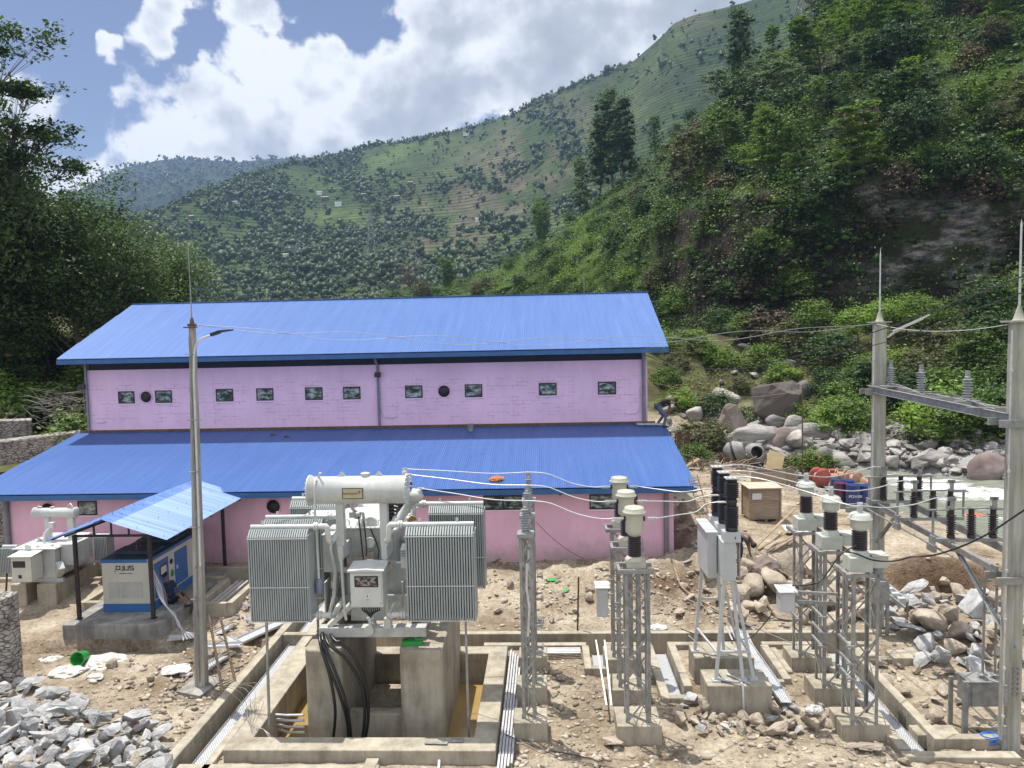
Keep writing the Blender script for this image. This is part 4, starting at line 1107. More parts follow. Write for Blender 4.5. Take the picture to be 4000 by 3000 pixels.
FPX_ = (2000+FPX*(dd @ _r)/zz)*.553; FPY_ = (1500-FPX*(dd @ _u)/zz)*.553
far_wood('far_wood', FPX_, FPY_, FV.reshape(-1, 3), FK.ravel(), 2.02, 3400, 5, 11.0, 2.6, 'leaf_dark', 64, np.ones(len(FPX_)), 'distant blue forest on the far hill')

# ------------------------------------------------------------------ large trees on the left
kindtree('alder1', 'broad', 16, 520, 64, .30, 'leaf_left', 101, .26, bark='bark', nl=46, top=.9, core=0, crad=.62)
kindtree('alder2', 'tall', 17, 300, 34, .24, 'leaf_left', 102, .26, bark='bark', nl=60, up=.45, core=0)
kindtree('alder3', 'broad', 13, 420, 60, .28, 'leaf_left', 103, .20, bark='bark', nl=40, core=0, crad=.62)
def left_tree(key, sx, sy, D, ytop, label, scx=1.0, rz=0.0):
    P = AD(sx, sy, D); z = HH(P[0], P[1]); top = AD(sx, ytop, D)[2]
    place_tree(key, (P[0], P[1], z-.2), top-z, 'alder_tree', label, 'tree', rz=rz, sx=scx)
left_tree('alder1', 0, 1500, 50, 560, 'big leafy tree at the left edge with open upper branches', .80, 1.0)
left_tree('alder1', -190, 1500, 47, 150, 'tallest tree, mostly outside the left edge with a spray of leaves at the top', .72, 2.0)
left_tree('alder1', 310, 1500, 51, 690, 'dense broad tree second from the left, pale trunk by the wall', .92, 2.6)
left_tree('alder3', 570, 1400, 58, 900, 'rounded darker tree right above the left end of the roof', .95, .4)
left_tree('alder3', 180, 1500, 56, 760, 'leafy tree standing behind between the two left trees', 1.1, 4.0)
left_tree('alder3', 430, 1500, 66, 880, 'smaller tree behind the rounded dark one at the left', .95, 5.0)
left_tree('alder3', 660, 1300, 84, 1110, 'lowest small tree at the right end of the left row', .9, 2.2)
# the two open branches reaching into the sky
mb = MB(); r = np.random.default_rng(33)
root = thing('overhanging_branch', 'thin bare branches with sprays of leaves against the sky at the left', 'branch', tuple(AD(-60, 1150, 46)), yard=False)
o_ = AD(-60, 1150, 46); cens = []
for (ax_, ay_, bx_, by_, sp_) in ((-40,1130,95,345,.75), (-40,700,30,180,.9), (60,900,150,500,.7), (-40,850,200,540,.55), (60,760,60,640,.9), (-60,500,10,120,.8), (40,650,120,360,.5), (100,900,250,650,.6)):
    A_ = AD(ax_, ay_, 46); B_ = AD(bx_, by_, 46); mid = (A_+B_)/2 + np.array([-.3, .2, .3])
    mb.path([A_, (A_+mid)/2, mid, B_], .07, 5, .015)
    for _ in range(12):
        c0 = B_ + r.normal(size=3)*np.array([1.3, .8, .30])*sp_*1.1
        mb.path([B_*.4+mid*.6, c0], .018, 4, .008)
        cens.append(c0 + r.normal(size=(46, 3))*np.array([.38, .38, .16]))
mb.build('limb', 'bark', root)
cens = np.concatenate(cens) - np.array(o_)
v, q = leaf_cards(cens, np.full(len(cens), .26), .7, .6, 3); link_mesh('leaves', np_mesh('leaves', v, q, 'leaf_left'), root)

# dark scrub behind and under the left trees
for k in range(46):
    sx_ = rr_.uniform(-250, 620); D_ = rr_.uniform(38, 62); P = AD(sx_, 1500, D_); z = HH(P[0], P[1])
    if P[0] > -21.3: continue
    key = rr_.choice(['bush1', 'bush2', 'bush2', 'bush5', 'bush3'])
    place_tree(key, (P[0], P[1], z-.15), rr_.uniform(1.6, 3.4), 'shrub', {'bush1': 'mid green', 'bush2': 'dark', 'bush5': 'olive', 'bush3': 'bright'}[key]+' shrub in the thicket under the left trees', 'shrub', 'shrubs under the left trees', sx=1.2)

# riverside shrubs on the far bank: (px, py of foot, height, kind)
bank = [(1500,760,2.6,'bush1'),(1460,800,2.0,'bush5'),(1555,790,2.2,'bush3'),(1600,745,3.2,'broad2'),(1648,790,2.4,'bush1'),(1700,760,3.0,'bush5'),(1755,745,4.2,'broad2'),
        (1800,790,3.4,'bush2'),(1850,760,4.2,'broad3'),(1905,748,4.6,'broad3'),(1960,735,4.4,'broad3'),(2010,745,4.0,'broad2'),(1780,860,2.6,'bush2'),(1822,880,2.6,'bush1'),(1600,850,1.6,'bush5'),
        (1545,905,2.4,'bush2'),(1535,985,2.3,'bush5'),(1505,975,2.3,'bush5'),(1740,1015,1.6,'bush3'),(1770,1018,1.5,'bush1'),(1815,930,2.4,'bush3'),(1850,925,2.6,'bush1'),
        (1890,900,3.6,'bush2'),(1945,925,3.4,'bush2'),(1990,960,3.0,'bush2'),(2030,975,3.6,'bush3'),(2075,985,3.4,'bush1'),(2120,975,3.4,'bush2'),(2165,975,3.4,'bush2'),
        (2060,880,3.6,'bush1'),(2110,830,4.6,'broad2'),(2165,800,5.5,'broad1'),(2200,870,4.2,'broad2'),(2215,760,7.0,'broad2'),(2130,740,6.0,'broad1'),(2060,790,3.6,'bush5'),(1990,830,3.0,'bush5'),(1930,820,2.6,'bush3'),
        (1470,880,1.8,'bush3'),(1440,830,1.8,'bush1'),(1425,760,2.2,'bush3'),(1480,700,3.0,'bush2'),(1660,730,3.4,'bush4'),(1745,690,3.4,'tier2'),(1780,700,5.0,'flat2'),(1560,720,3.0,'bush2'),(1840,690,6.0,'tier1'),(1500,1000,1.4,'bush1'),
        (2240,940,3.4,'bush2'),(2270,870,5,'broad1'),(1690,820,1.7,'bush3'),(1870,830,2.6,'bush1'),(2010,905,2.6,'bush1'),(1960,880,2.4,'bush5'),(1620,905,1.3,'bush1'),(1720,905,1.6,'bush1'),(1765,925,1.8,'bush3')]
for i, (px_, py_, h_, key) in enumerate(bank):
    if px_ > 1880 and py_ > 890: py_ -= 48; h_ *= .92
    P = GP(px_, py_)
    nm = 'shrub' if key.startswith('bush') else 'leafy_tree'
    side = 'above the river' if px_ > 1780 else 'among the riverbank boulders'
    colr = {'bush1': 'mid green', 'bush2': 'dark', 'bush3': 'bright', 'bush4': 'dry brown', 'bush5': 'olive', 'broad1': 'dark rounded', 'broad2': 'green rounded', 'broad3': 'yellow green rounded', 'tier1': 'light layered', 'tier2': 'layered', 'flat2': 'flat topped'}[key]
    place_tree(key, (P[0], P[1], P[2]-.15), h_, nm, '%s %s growing %s' % (colr, 'shrub' if nm == 'shrub' else 'tree', side), 'shrub' if nm == 'shrub' else 'tree', 'growth along the far riverbank', sx=rr_.uniform(1, 1.35))
# ground cover on the far bank
r = np.random.default_rng(8); pts = []
while len(pts) < 3000:
    px_ = r.uniform(1415, 2260); py_ = r.uniform(735, 965)
    pts.append((px_, py_))
pts = np.array(pts)
D_ = 8.3*1660/(pts[:, 1]-690+45); X_ = (pts[:, 0]-1106)/1660*D_
yfx = np.interp(X_, FSX, FSY); nzz = fbm(X_*.25, D_*.25, 4, 31); keep = (D_ - np.where(X_ > 18, yfx, 46) > np.where(X_ > 20, 6, 14)) & (r.random(len(X_)) < sstep(.36, .55, nzz)+.1); X_ = X_[keep]; D_ = D_[keep]
Z_ = H(X_, D_)
c = np.stack([X_, D_, Z_], -1); cen = np.repeat(c, 20, 0)+r.normal(size=(len(c)*20, 3))*np.array([.6, .6, .12])+np.array([0, 0, .12])
v, q = leaf_cards(cen, np.full(len(cen), .24), .8, .6, 5)
tag(link_mesh('bank_grass', np_mesh('bank_grass', v, q, 'grass')), kind='stuff', label='grass and low weeds on the far riverbank', cat='grass')
# ------------------------------------------------------------------ rocks
def rock_mesh(name, seed, mat, kind='angular', flat=.6, ico=None):
    """stone bounded by random planes, with softened edges and a rough skin"""
    r = np.random.default_rng(seed); V, F = ico or ICO3; n = 10 if kind == 'angular' else 13
    p = r.normal(size=(n, 3)); p /= np.linalg.norm(p, axis=1)[:, None]; d = r.uniform(.5, 1.0, n) if kind == 'angular' else r.uniform(.6, 1.0, n)
    k = 90 if kind == 'angular' else 18
    s_ = (np.maximum(V @ p.T, 0)/d)**k; R_ = np.minimum(1/np.maximum(s_.sum(1), 1e-9)**(1/k), 1.2)
    nz_ = fbm(V[:, 0]*2.6+seed, V[:, 1]*2.6+V[:, 2]*4.2, 4, seed)-.5; lay = fbm(V[:, 0]*.8, V[:, 2]*9+V[:, 1]*2, 2, seed+3)-.5
    P = V*(R_*(1+nz_*(.10 if kind == 'angular' else .20)+lay*.07))[:, None]*.5*np.array([1, r.uniform(.7, .95), flat])
    me = np_mesh(name, P, F, mat, kind != 'angular'); return me
def hull_rock(name, seed, mat, flat=.6, npt=13):
    r = random.Random(seed); bm = bmesh.new()
    for _ in range(npt):
        v = Vector((r.gauss(0, 1), r.gauss(0, 1), r.gauss(0, 1))).normalized()*r.uniform(.38, .5)
        bm.verts.new((v.x, v.y*r.uniform(.7, 1), v.z*flat))
    res = bmesh.ops.convex_hull(bm, input=bm.verts)
    bmesh.ops.delete(bm, geom=[g for g in res['geom_interior'] if isinstance(g, bmesh.types.BMVert)], context='VERTS')
    bmesh.ops.dissolve_limit(bm, angle_limit=.4, verts=bm.verts, edges=bm.edges)
    bmesh.ops.bevel(bm, geom=list(bm.edges), offset=.012, segments=1, affect='EDGES')
    bmesh.ops.triangulate(bm, faces=bm.faces)
    bmesh.ops.subdivide_edges(bm, edges=[ed for ed in bm.edges if ed.calc_length() > .12], cuts=3, use_grid_fill=True)
    bmesh.ops.triangulate(bm, faces=bm.faces)
    for v in bm.verts:
        n1_ = float(vnoise(v.co.x*9+seed, v.co.y*9+v.co.z*14, seed))-.5; n2_ = float(vnoise(v.co.x*24, v.co.y*24+v.co.z*40, seed+5))-.5
        v.co *= 1+n1_*.10+n2_*.05
    me = bpy.data.meshes.new(name); bm.to_mesh(me); bm.free(); me.materials.append(M[mat]); return me
RK = {('g', i): hull_rock('broken_rock', 10+i, 'rock_grey', .34+.10*(i % 4)) for i in range(9)}
RK.update({('t', i): (rock_mesh('field_stone', 40+i, 'rock_tan', 'round', .62) if i % 3 == 2 else hull_rock('field_stone', 40+i, 'rock_tan', .6, 16)) for i in range(9)})
RK.update({('r', i): (rock_mesh('boulder', 70+i, 'rock_river', 'round', .62) if i % 3 == 1 else hull_rock('boulder', 70+i, 'rock_river', .62, 20)) for i in range(7)})
def rock(key, P, size, name, label, group, rr, tilt=.5, sink=.25):
    ob = bpy.data.objects.new(name, RK[key]); COL.objects.link(ob)
    sx, sy, sz = size*rr.uniform(.8, 1.3), size*rr.uniform(.75, 1.1), size*rr.uniform(.7, 1.15)
    ob.scale = (sx, sy, sz); ob.rotation_euler = (rr.gauss(0, tilt), rr.gauss(0, tilt), rr.uniform(0, 6.28))
    ob.location = (P[0], P[1], P[2] + sz*.28 - sink*sz*.3)
    return tag(ob, label, 'rock', group)
rk = random.Random(21)
def poly_in(x, y, poly):
    c = False; n = len(poly)
    for i in range(n):
        x1, y1 = poly[i]; x2, y2 = poly[i-1]
        if (y1 > y) != (y2 > y) and x < (x2-x1)*(y-y1)/(y2-y1)+x1: c = not c
    return c
def scatter(poly, n, smin, smax, keys, name, label, group, layers=1, mind=.62, tilt=.5, power=1.5):
    xs_ = [p[0] for p in poly]; ys_ = [p[1] for p in poly]; out_ = []; tries = 0
    while len(out_) < n and tries < 6000:
        tries += 1
        px_ = rk.uniform(min(xs_), max(xs_)); py_ = rk.uniform(min(ys_), max(ys_))
        if not poly_in(px_, py_, poly): continue
        P = GP(px_, py_); s = smin+(smax-smin)*rk.random()**power
        if any((P[0]-q[0])**2+(P[1]-q[1])**2 < (mind*(s+q[3])/2)**2 for q in out_[-400:]): continue
        out_.append((P[0], P[1], P[2], s))
    for (x, y, z, s) in out_:
        lift = rk.choice([0, 0, .2, .5])*s*.5 if layers > 1 else 0
        rock((rk.choice(keys), rk.randrange(7)), (x, y, z+lift), s, name, label, group, rk, tilt)
    return len(out_)
# heap of grey broken rock, lower left
scatter([(-40,1478),(60,1480),(140,1500),(210,1535),(290,1560),(350,1590),(402,1660),(380,1760),(-40,1760)], 190, .28, .78, ['g'], 'broken_rock', 'grey broken slab in the rock heap at the lower left corner', 'grey rocks of the lower left heap', 2, .44, .5)
scatter([(-40,1500),(120,1510),(330,1600),(395,1660),(-40,1700)], 40, .22, .42, ['g','g','t'], 'broken_rock', 'smaller grey stone wedged in the lower left rock heap', 'grey rocks of the lower left heap', 2, .4, .9)
# stones between the pole and the transformer
scatter([(492,1305),(545,1300),(548,1365),(500,1375),(480,1340)], 9, .25, .42, ['g','t'], 'field_stone', 'pale stone in the small heap behind the radiators', 'stones behind the left radiators', 2, .5)
scatter([(225,1410),(330,1425),(400,1470),(300,1490),(170,1460)], 9, .18, .40, ['t'], 'field_stone', 'tan stone lying near the concrete lamp pole', 'stones near the lamp pole', 1, .9)
scatter([(230,1480),(400,1490),(460,1540),(300,1570)], 10, .12, .26, ['t'], 'field_stone', 'small tan stone on the bare soil in front of the pole', 'stones near the lamp pole', 1, .9)
# stones in front of the breaker footing
scatter([(1445,1555),(1470,1505),(1560,1555),(1625,1560),(1690,1540),(1790,1530),(1795,1570),(1700,1600),(1610,1585),(1500,1590)], 44, .24, .55, ['t','t','g'], 'field_stone', 'stone in the row in front of the breaker footing', 'stones in front of the breaker footing', 2, .62)
scatter([(1300,1600),(1345,1600),(1345,1625),(1300,1625)], 1, .5, .55, ['t'], 'field_stone', 'single long stone on bare ground before the first lattice column', 'loose stones at the front', 1, 1)
scatter([(1110,1430),(1150,1425),(1255,1465),(1240,1480),(1170,1470)], 4, .3, .42, ['t'], 'field_stone', 'stone beside the insulator post footings', 'stones beside the post footings', 1, .8)
scatter([(1420,1600),(1800,1600),(1900,1640),(2150,1640),(2150,1690),(1420,1690)], 16, .10, .28, ['t'], 'field_stone', 'small stone on the front dirt bank', 'loose stones at the front', 1, 1)
# brown boulders between the breaker and the tall transformers
scatter([(1590,1235),(1640,1210),(1720,1240),(1850,1250),(1900,1330),(1800,1360),(1700,1345),(1600,1370),(1560,1330),(1600,1290)], 44, .55, 1.3, ['t'], 'field_stone', 'brown boulder in the heap behind the lattice columns', 'brown boulders behind the lattice columns', 2, .5)
scatter([(1450,1250),(1560,1240),(1560,1345),(1470,1350)], 9, .25, .5, ['t'], 'field_stone', 'stone half sunk in the dirt bank behind the trench', 'stones in the dirt bank', 1, 1)
scatter([(1040,1215),(1330,1195),(1450,1240),(1440,1345),(1050,1350)], 34, .14, .42, ['t'], 'field_stone', 'brown stone half sunk in the dirt bank behind the cross trench', 'stones in the dirt bank behind the trench', 1, 1, .4, 2)
# grey and tan rubble at the right
scatter([(1930,1290),(2050,1270),(2170,1290),(2240,1330),(2240,1440),(2120,1460),(2000,1445),(1930,1400),(1900,1340)], 74, .38, 1.05, ['g','g','t'], 'broken_rock', 'grey block in the rubble heap left of the right hand pole', 'rubble heap at the right', 2, .5)
scatter([(1900,1440),(2080,1460),(2090,1570),(1960,1560),(1890,1500)], 16, .22, .48, ['t'], 'field_stone', 'flat tan stone on the ground right of the cable trench', 'stones right of the cable trench', 1, .8, .25)
scatter([(2000,1565),(2150,1560),(2120,1590),(2010,1600)], 5, .2, .4, ['t'], 'field_stone', 'stone under the steel control box', 'stones right of the cable trench', 1, .8, .25)
# dirt slope right of the building
scatter([(1462,1100),(1530,1105),(1560,1200),(1500,1230),(1465,1200)], 9, .2, .6, ['t','g'], 'field_stone', 'stone in the dirt slope right of the building', 'stones in the dirt slope', 1, .9)
# river boulders
scatter([(1560,960),(1750,930),(1860,955),(1890,995),(1780,1012),(1700,1010),(1560,1000)], 14, 1.1, 2.4, ['r'], 'boulder', 'grey boulder on the near side of the rapids', 'river boulders', 1, .75, .25)
scatter([(1790,930),(1900,925),(2212,950),(2240,1030),(2190,1056),(2090,1030),(1950,1016),(1830,1010),(1790,985)], 64, .6, 2.1, ['r'], 'boulder', 'grey boulder along the far edge of the rapids', 'river boulders', 1, .62, .25)
scatter([(1700,905),(1850,920),(1850,1000),(1730,990)], 12, .6, 1.4, ['r'], 'boulder', 'small boulder on the stony riverbank', 'river boulders', 1, .7, .3)
scatter([(1420,860),(1560,850),(1560,930),(1460,960)], 7, .6, 1.3, ['r'], 'boulder', 'stone behind the person on the lower roof', 'riverbank stones behind the roof', 1, .8, .3)
scatter([(1440,735),(1760,735),(1760,830),(1440,850)], 8, .8, 1.8, ['r'], 'boulder', 'boulder showing through the green riverbank', 'boulders in the green bank', 1, .9, .3)
scatter([(1430,870),(1560,880),(1640,930),(1760,900),(1860,940),(1850,1000),(1700,1005),(1600,985),(1480,1000)], 30, .7, 2.3, ['r'], 'boulder', 'grey river boulder in the wide boulder field right of the building', 'boulders of the stony bank', 1, .62, .3, 1.8)
def big_boulder(name, px_, py_, size, mat, seed, label, kind='round', sc=(1, .8, 1), rz=0.0, rx=0.0, flat=.85):
    P = GP(px_, py_); me = hull_rock(name, seed, mat, flat, 16) if kind == 'angular' else rock_mesh(name, seed, mat, kind, flat)
    ob = bpy.data.objects.new(name, me); COL.objects.link(ob)
    ob.scale = (size*sc[0], size*sc[1], size*sc[2]); ob.rotation_euler = (rx, 0, rz)
    ob.location = (P[0], P[1]+size*.35, P[2]+size*sc[2]*.33*flat)
    return tag(ob, label, 'boulder')
big_boulder('boulder', 1700, 918, 5.3, 'rock_dark', 203, 'huge dark boulder with a mossy top above the riverbank', 'angular', (1.0, .8, .85), flat=1.0)
big_boulder('boulder', 1590, 952, 3.7, 'rock_brown', 224, 'brown pointed boulder leaning left of the huge dark one', 'angular', (1, .8, 1.1), .7, .2)
big_boulder('boulder', 1575, 890, 2.6, 'rock_river', 205, 'grey rounded boulder behind the brown pointed one', 'round')
big_boulder('boulder', 1640, 975, 3.1, 'rock_river', 206, 'long grey boulder beside the pinkish one', 'round', (1.2, .8, .8), .3)
big_boulder('boulder', 1700, 978, 3.2, 'rock_brown', 207, 'large pinkish flat topped boulder by the stream', 'round', (1.2, .8, .75), .1)
big_boulder('boulder', 1722, 938, 1.7, 'rock_river', 208, 'rounded grey boulder right behind the pinkish one', 'round')
big_boulder('boulder', 1765, 955, 2.3, 'rock_river', 209, 'rounded striped boulder right of the pinkish one', 'round', (1.1, .8, .8))
big_boulder('boulder', 1820, 1020, 2.7, 'rock_river', 210, 'long pale boulder lying at the water edge', 'round', (1.25, .8, .6))
big_boulder('boulder', 1925, 1010, 2.4, 'rock_river', 211, 'pale flat boulder near the left pole of the pair', 'angular', (1.3, .8, .6))
big_boulder('boulder', 2030, 1030, 3.2, 'rock_river', 212, 'big two faced boulder at the far edge of the rapids', 'angular', (1.2, .8, .75))
big_boulder('boulder', 2160, 1055, 2.6, 'rock_brown', 213, 'tall brown boulder just left of the right hand pole by the water', 'round', (.9, .8, 1.0))
big_boulder('boulder', 1952, 1065, 1.9, 'rock_river', 214, 'pale boulder standing in the white water', 'round', (1.3, .8, .6))
big_boulder('boulder', 1745, 862, 1.9, 'rock_river', 215, 'grey stone just right of the huge dark boulder', 'round')
big_boulder('boulder', 1662, 1268, 1.25, 'rock_brown', 220, 'pointed brown slab in the heap behind the columns', 'angular', (1.1, .8, 1.0), .3)
big_boulder('boulder', 1880, 1635, .0001+.5, 'rock_tan', 221, 'low brown stone at the front edge', 'angular', (1.6, .8, .5))
# pebbles and rubble: one uncountable layer
def rubble(name, n, smin, smax, mat, seed, sampler, label):
    r = np.random.default_rng(seed)
    base = []
    for k in range(6):
        me = rock_mesh('tmp', 300+k, mat, 'angular', .6, ICO1)
        V = np.array([v.co[:] for v in me.vertices]); F = np.array([p.vertices[:] for p in me.polygons]); base.append((V, F)); bpy.data.meshes.remove(me)
    XY = sampler(r, n); Z = H(XY[:, 0], XY[:, 1]); AV_, AF_ = [], []; off = 0
    s = smin+(smax-smin)*r.random(n)**3.2
    for i in range(n):
        V, F = base[i % 6]; a = r.uniform(0, 6.28); c_, s_ = math.cos(a), math.sin(a)
        P = V*np.array([1.2, .9, .9])*s[i]
        P = np.stack([P[:, 0]*c_-P[:, 1]*s_, P[:, 0]*s_+P[:, 1]*c_, P[:, 2]], -1) + np.array([XY[i, 0], XY[i, 1], Z[i]+s[i]*.12])
        AV_.append(P); AF_.append(F+off); off += len(V)
    tag(link_mesh(name, np_mesh(name, np.concatenate(AV_), np.concatenate(AF_), mat)), kind='stuff', label=label, cat='rubble')
M['pebble'] = pm('pebble', (.23,.19,.145), (.46,.40,.32), 1.5, .9, world_space=True, island=.35)
def samp_front(r, n):
    out_ = []
    while len(out_) < n:
        u = r.uniform(-13.5, 10.5); v = r.uniform(13.4, 26.5)
        if -6.5 < u < -1.0 and 14 < v < 19.2: continue
        if -14 < u < -10.4 and v > 20.2: continue
        if any(a < u < b for a, b in ((-7.45,-6.6),(6.75,7.55))) and v < 20.3: continue
        if 19.4 < v < 20.25 or 24.2 < v < 25: continue
        if .8 < u < 1.4 and 18 < v: continue
        dn = float(fbm(u*.5, v*.5, 3, 13)); clump = .12 + 1.0*max(0, dn-.42)*3 + .8*math.exp(-((v-22.6)/1.6)**2)*(u > -1) + .5*math.exp(-((v-13.8)/1)**2)
        if r.random() > clump: continue
        p = W(u, v); out_.append((p.x, p.y))
    return np.array(out_)
rubble('rubble', 11000, .02, .20, 'pebble', 6, samp_front, 'small stones and rubble strewn over the bare soil')
def samp_right(r, n):
    out_ = []
    while len(out_) < n:
        x = r.uniform(5.5, 24); y = r.uniform(23, 46)
        if x > np.interp(y, SHY, SHX)-.8: continue
        if y < 33 and x > 9 and r.random() > .12: continue
        out_.append((x, y))
    return np.array(out_)
rubble('yard_rubble', 1800, .05, .28, 'pebble', 7, samp_right, 'scattered stones on the sandy yard right of the building')
def samp_bank(r, n):
    x = r.uniform(4, 62, n); yf_ = np.where(x > 18, np.interp(x, FSX, FSY), 46)
    return np.stack([x, yf_ + r.uniform(-1, 12, n)], -1)
M['bank_stone'] = pm('bank_stone', (.11,.105,.10), (.29,.28,.26), .8, .9, world_space=True, island=.4)
rubble('bank_stones', 4200, .15, 1.1, 'bank_stone', 9, samp_bank, 'stony edge of the far riverbank')

# ------------------------------------------------------------------ power house
BV = 30.797; BU0, BU1 = -20.11, 4.89
hs = thing('power_house', 'long two level pink power house with blue corrugated roofs', 'building', (-19.44, 25.65, 0))
UWV, LWV = 31.71, 25.65
UW0, UW1 = -19.44, 4.16
LW0, LW1 = -18.85, 4.2
ZL, ZU = 4.30, 6.98
# upper wall (origin for the mortar pattern is its own corner)
def wall_part(name, mat, box, o):
    mb = MB(); mb.box(*box)
    ob = mb.build(name, mat, None, o=o); w_ = ob.matrix_basis.copy()
    ob.parent = hs; ho = ORG[hs.name][0]
    ob.location = (o[0]-ho[0], o[1]-ho[1], o[2]-ho[2]); ob.rotation_euler = (0, 0, 0)
    ORG[ob.name] = (o, True)
    return ob
uw = wall_part('upper_wall', 'pink_upper', (UW0, UW1, UWV, UWV+10.8, ZL-.6, ZU), (UW0, UWV, ZL))
lw = wall_part('lower_wall', 'pink_lower', (LW0, LW1, LWV, UWV, -.2, 3.10), (LW0, LWV, 0))
mb = MB()
mb.add([(LW0,LWV,3.1),(LW0,UWV,3.1),(LW0,UWV,4.25),(LW1,LWV,3.1),(LW1,UWV,3.1),(LW1,UWV,4.25)], [(0,1,2),(3,5,4),(0,2,5,3),(0,3,4,1)])
mb.build('lower_gable', 'pink_lower', hs)
mb = MB(); mb.box(UW0+.08, UW1-.05, UWV+.09, UWV+10.6, ZU, 7.62)
for k in range(150):   # ribs of the dark cladding
    u = UW0+.1+k*.155
    if u < UW1-.1: mb.box(u, u+.03, UWV+.075, UWV+.09, ZU+.01, 7.5)
mb.build('eaves_cladding', 'soffit', hs)
# roofs
mb = MB()
mb.corr((BU0, BV, 7.47), (25, 0, 0), (0, 6.22, 2.49), rows=4, lap=.010, pitch=.0762, amp=.018)
mb.corr((BU0, BV+12.44, 7.47), (25, 0, 0), (0, -6.22, 2.49), rows=1, pitch=.0762, amp=.011)
mb.box(BU0, BU1, 37.02-.16, 37.02+.16, 9.955, 9.985)
ru = mb.build('upper_roof', 'roof_upper', hs)
mb = MB(); mb.box(BU0, BU1, BV-.03, BV-.01, 7.28, 7.46); mb.build('fascia', 'fascia', hs)
mb = MB()
for u_ in (BU0+.02, BU1-.05):
    mb.add([(u_,BV,7.30),(u_,37.02,9.79),(u_,37.02,9.95),(u_,BV,7.45),(u_+.03,BV,7.30),(u_+.03,37.02,9.79),(u_+.03,37.02,9.95),(u_+.03,BV,7.45)], [(0,1,2,3),(4,7,6,5),(0,4,5,1),(3,2,6,7)])
mb.build('barge_board', 'fascia', hs)
LU0, LU1, LEV = -19.95, 4.87, 25.10
mb = MB()
mb.corr((LU0, LEV, 3.05), (LU1-LU0, 0, 0), (0, UWV-LEV, ZL-3.05), rows=2, lap=.012, pitch=.0762, amp=.018)
mb.build('lower_roof', 'roof_lower', hs)
mb = MB(); mb.box(LU0, LU1, LEV-.03, LEV-.01, 2.86, 3.03); mb.build('fascia', 'fascia', hs)
mb = MB(); mb.box(LU0+.05, LU1-.05, LEV+.02, UWV-.02, 2.97, 2.99)
mb.build('eaves_lining', 'soffit', hs)
mb = MB(); mb.box(UW0-.4, UW1+.3, UWV-.035, UWV-.01, ZL+.02, ZL+.13); mb.build('flashing', 'rust', hs)
# windows of the upper wall, measured in the photograph
def rect_window(x0, y0, x1, y1, v, mull=False, sill=False):
    a = AV(x0, y0, v-.0); b = AV(x1, y1, v-.0)
    u0, u1, z1, z0 = a[0], b[0], max(a[2], b[2]), min(a[2], b[2])
    f = MB(); t = .045
    f.box(u0, u1, v-.025, v+.02, z1-t, z1); f.box(u0, u1, v-.025, v+.02, z0, z0+t)
    f.box(u0, u0+t, v-.0248, v+.02, z0+t, z1-t); f.box(u1-t, u1, v-.0248, v+.02, z0+t, z1-t)
    if mull: f.box((u0+u1)/2-.03, (u0+u1)/2+.03, v-.0248, v+.02, z0+t, z1-t)
    fr = f.build('window', 'frame_dark', hs)
    mb = MB(); mb.box(u0+t, u1-t, v-.012, v-.002, z0+t, z1-t)
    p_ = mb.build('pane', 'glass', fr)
    mb = MB(); mb.box(u0-.05, u1+.05, v-.05, v-.001, z0-.045, z0-.002); mb.build('sill', 'pink_trim', fr)
R3 = lambda x, y: (x/1.4747, 1150+y/1.4747)
R4 = lambda x, y: (1300+x/1.4747, 1100+y/1.4747)
for a, b in ((R3(680,559),R3(778,628)),(R3(893,554),R3(993,624)),(R3(1243,545),R3(1345,616)),(R3(1476,541),R3(1577,611)),(R3(1757,536),R3(1860,608)),
             (R3(1976,532),R3(2078,604)),(R4(416,599),R4(518,670)),(R4(760,592),R4(862,665)),(R4(1187,584),R4(1290,655)),(R4(1527,577),R4(1632,650))):
    rect_window(*a, *b, UWV)
def round_window(x, y, rpx, v):
    c = AV(x, y, v); r_ = rpx*v/FPX
    R = Matrix.Rotation(PI/2, 3, 'X'); mb = MB()
    mb.lathe((c[0], v-.03, c[2]), [(r_*1.22, 0), (r_*1.22, -.028), (r_*1.0, -.028), (r_*1.0, -.005)], 28, R, caps=False)
    w_ = mb.build('round_window', 'pink_upper' if v > 30 else 'pink_lower', hs)
    mb = MB(); mb.lathe((c[0], v-.012, c[2]), [(r_*.99, 0), (r_*.99, .012), (.001, .012)], 28, R)
    mb.build('opening', 'dark', w_)
    mb = MB(); 
    for k in range(3): mb.cbox((c[0]+r_*(.1*k-.1), v-.03, c[2]-r_*.35+k*r_*.3), (r_*.9, .02, r_*.14), Matrix.Rotation(.3*k-.3, 3, 'Y'))
    mb.build('fan_blade', 'black_steel', w_)
round_window(*R3(842,590), 22, UWV); round_window(*R4(641,631), 23, UWV)
round_window(187, 1990, 26, LWV); round_window(1068, 1978, 27, LWV)
rect_window(303, 1957, 381, 2012, LWV)
rect_window(1888, 1936, 2042, 1990, LWV, True); rect_window(2302, 1931, 2490, 1987, LWV)
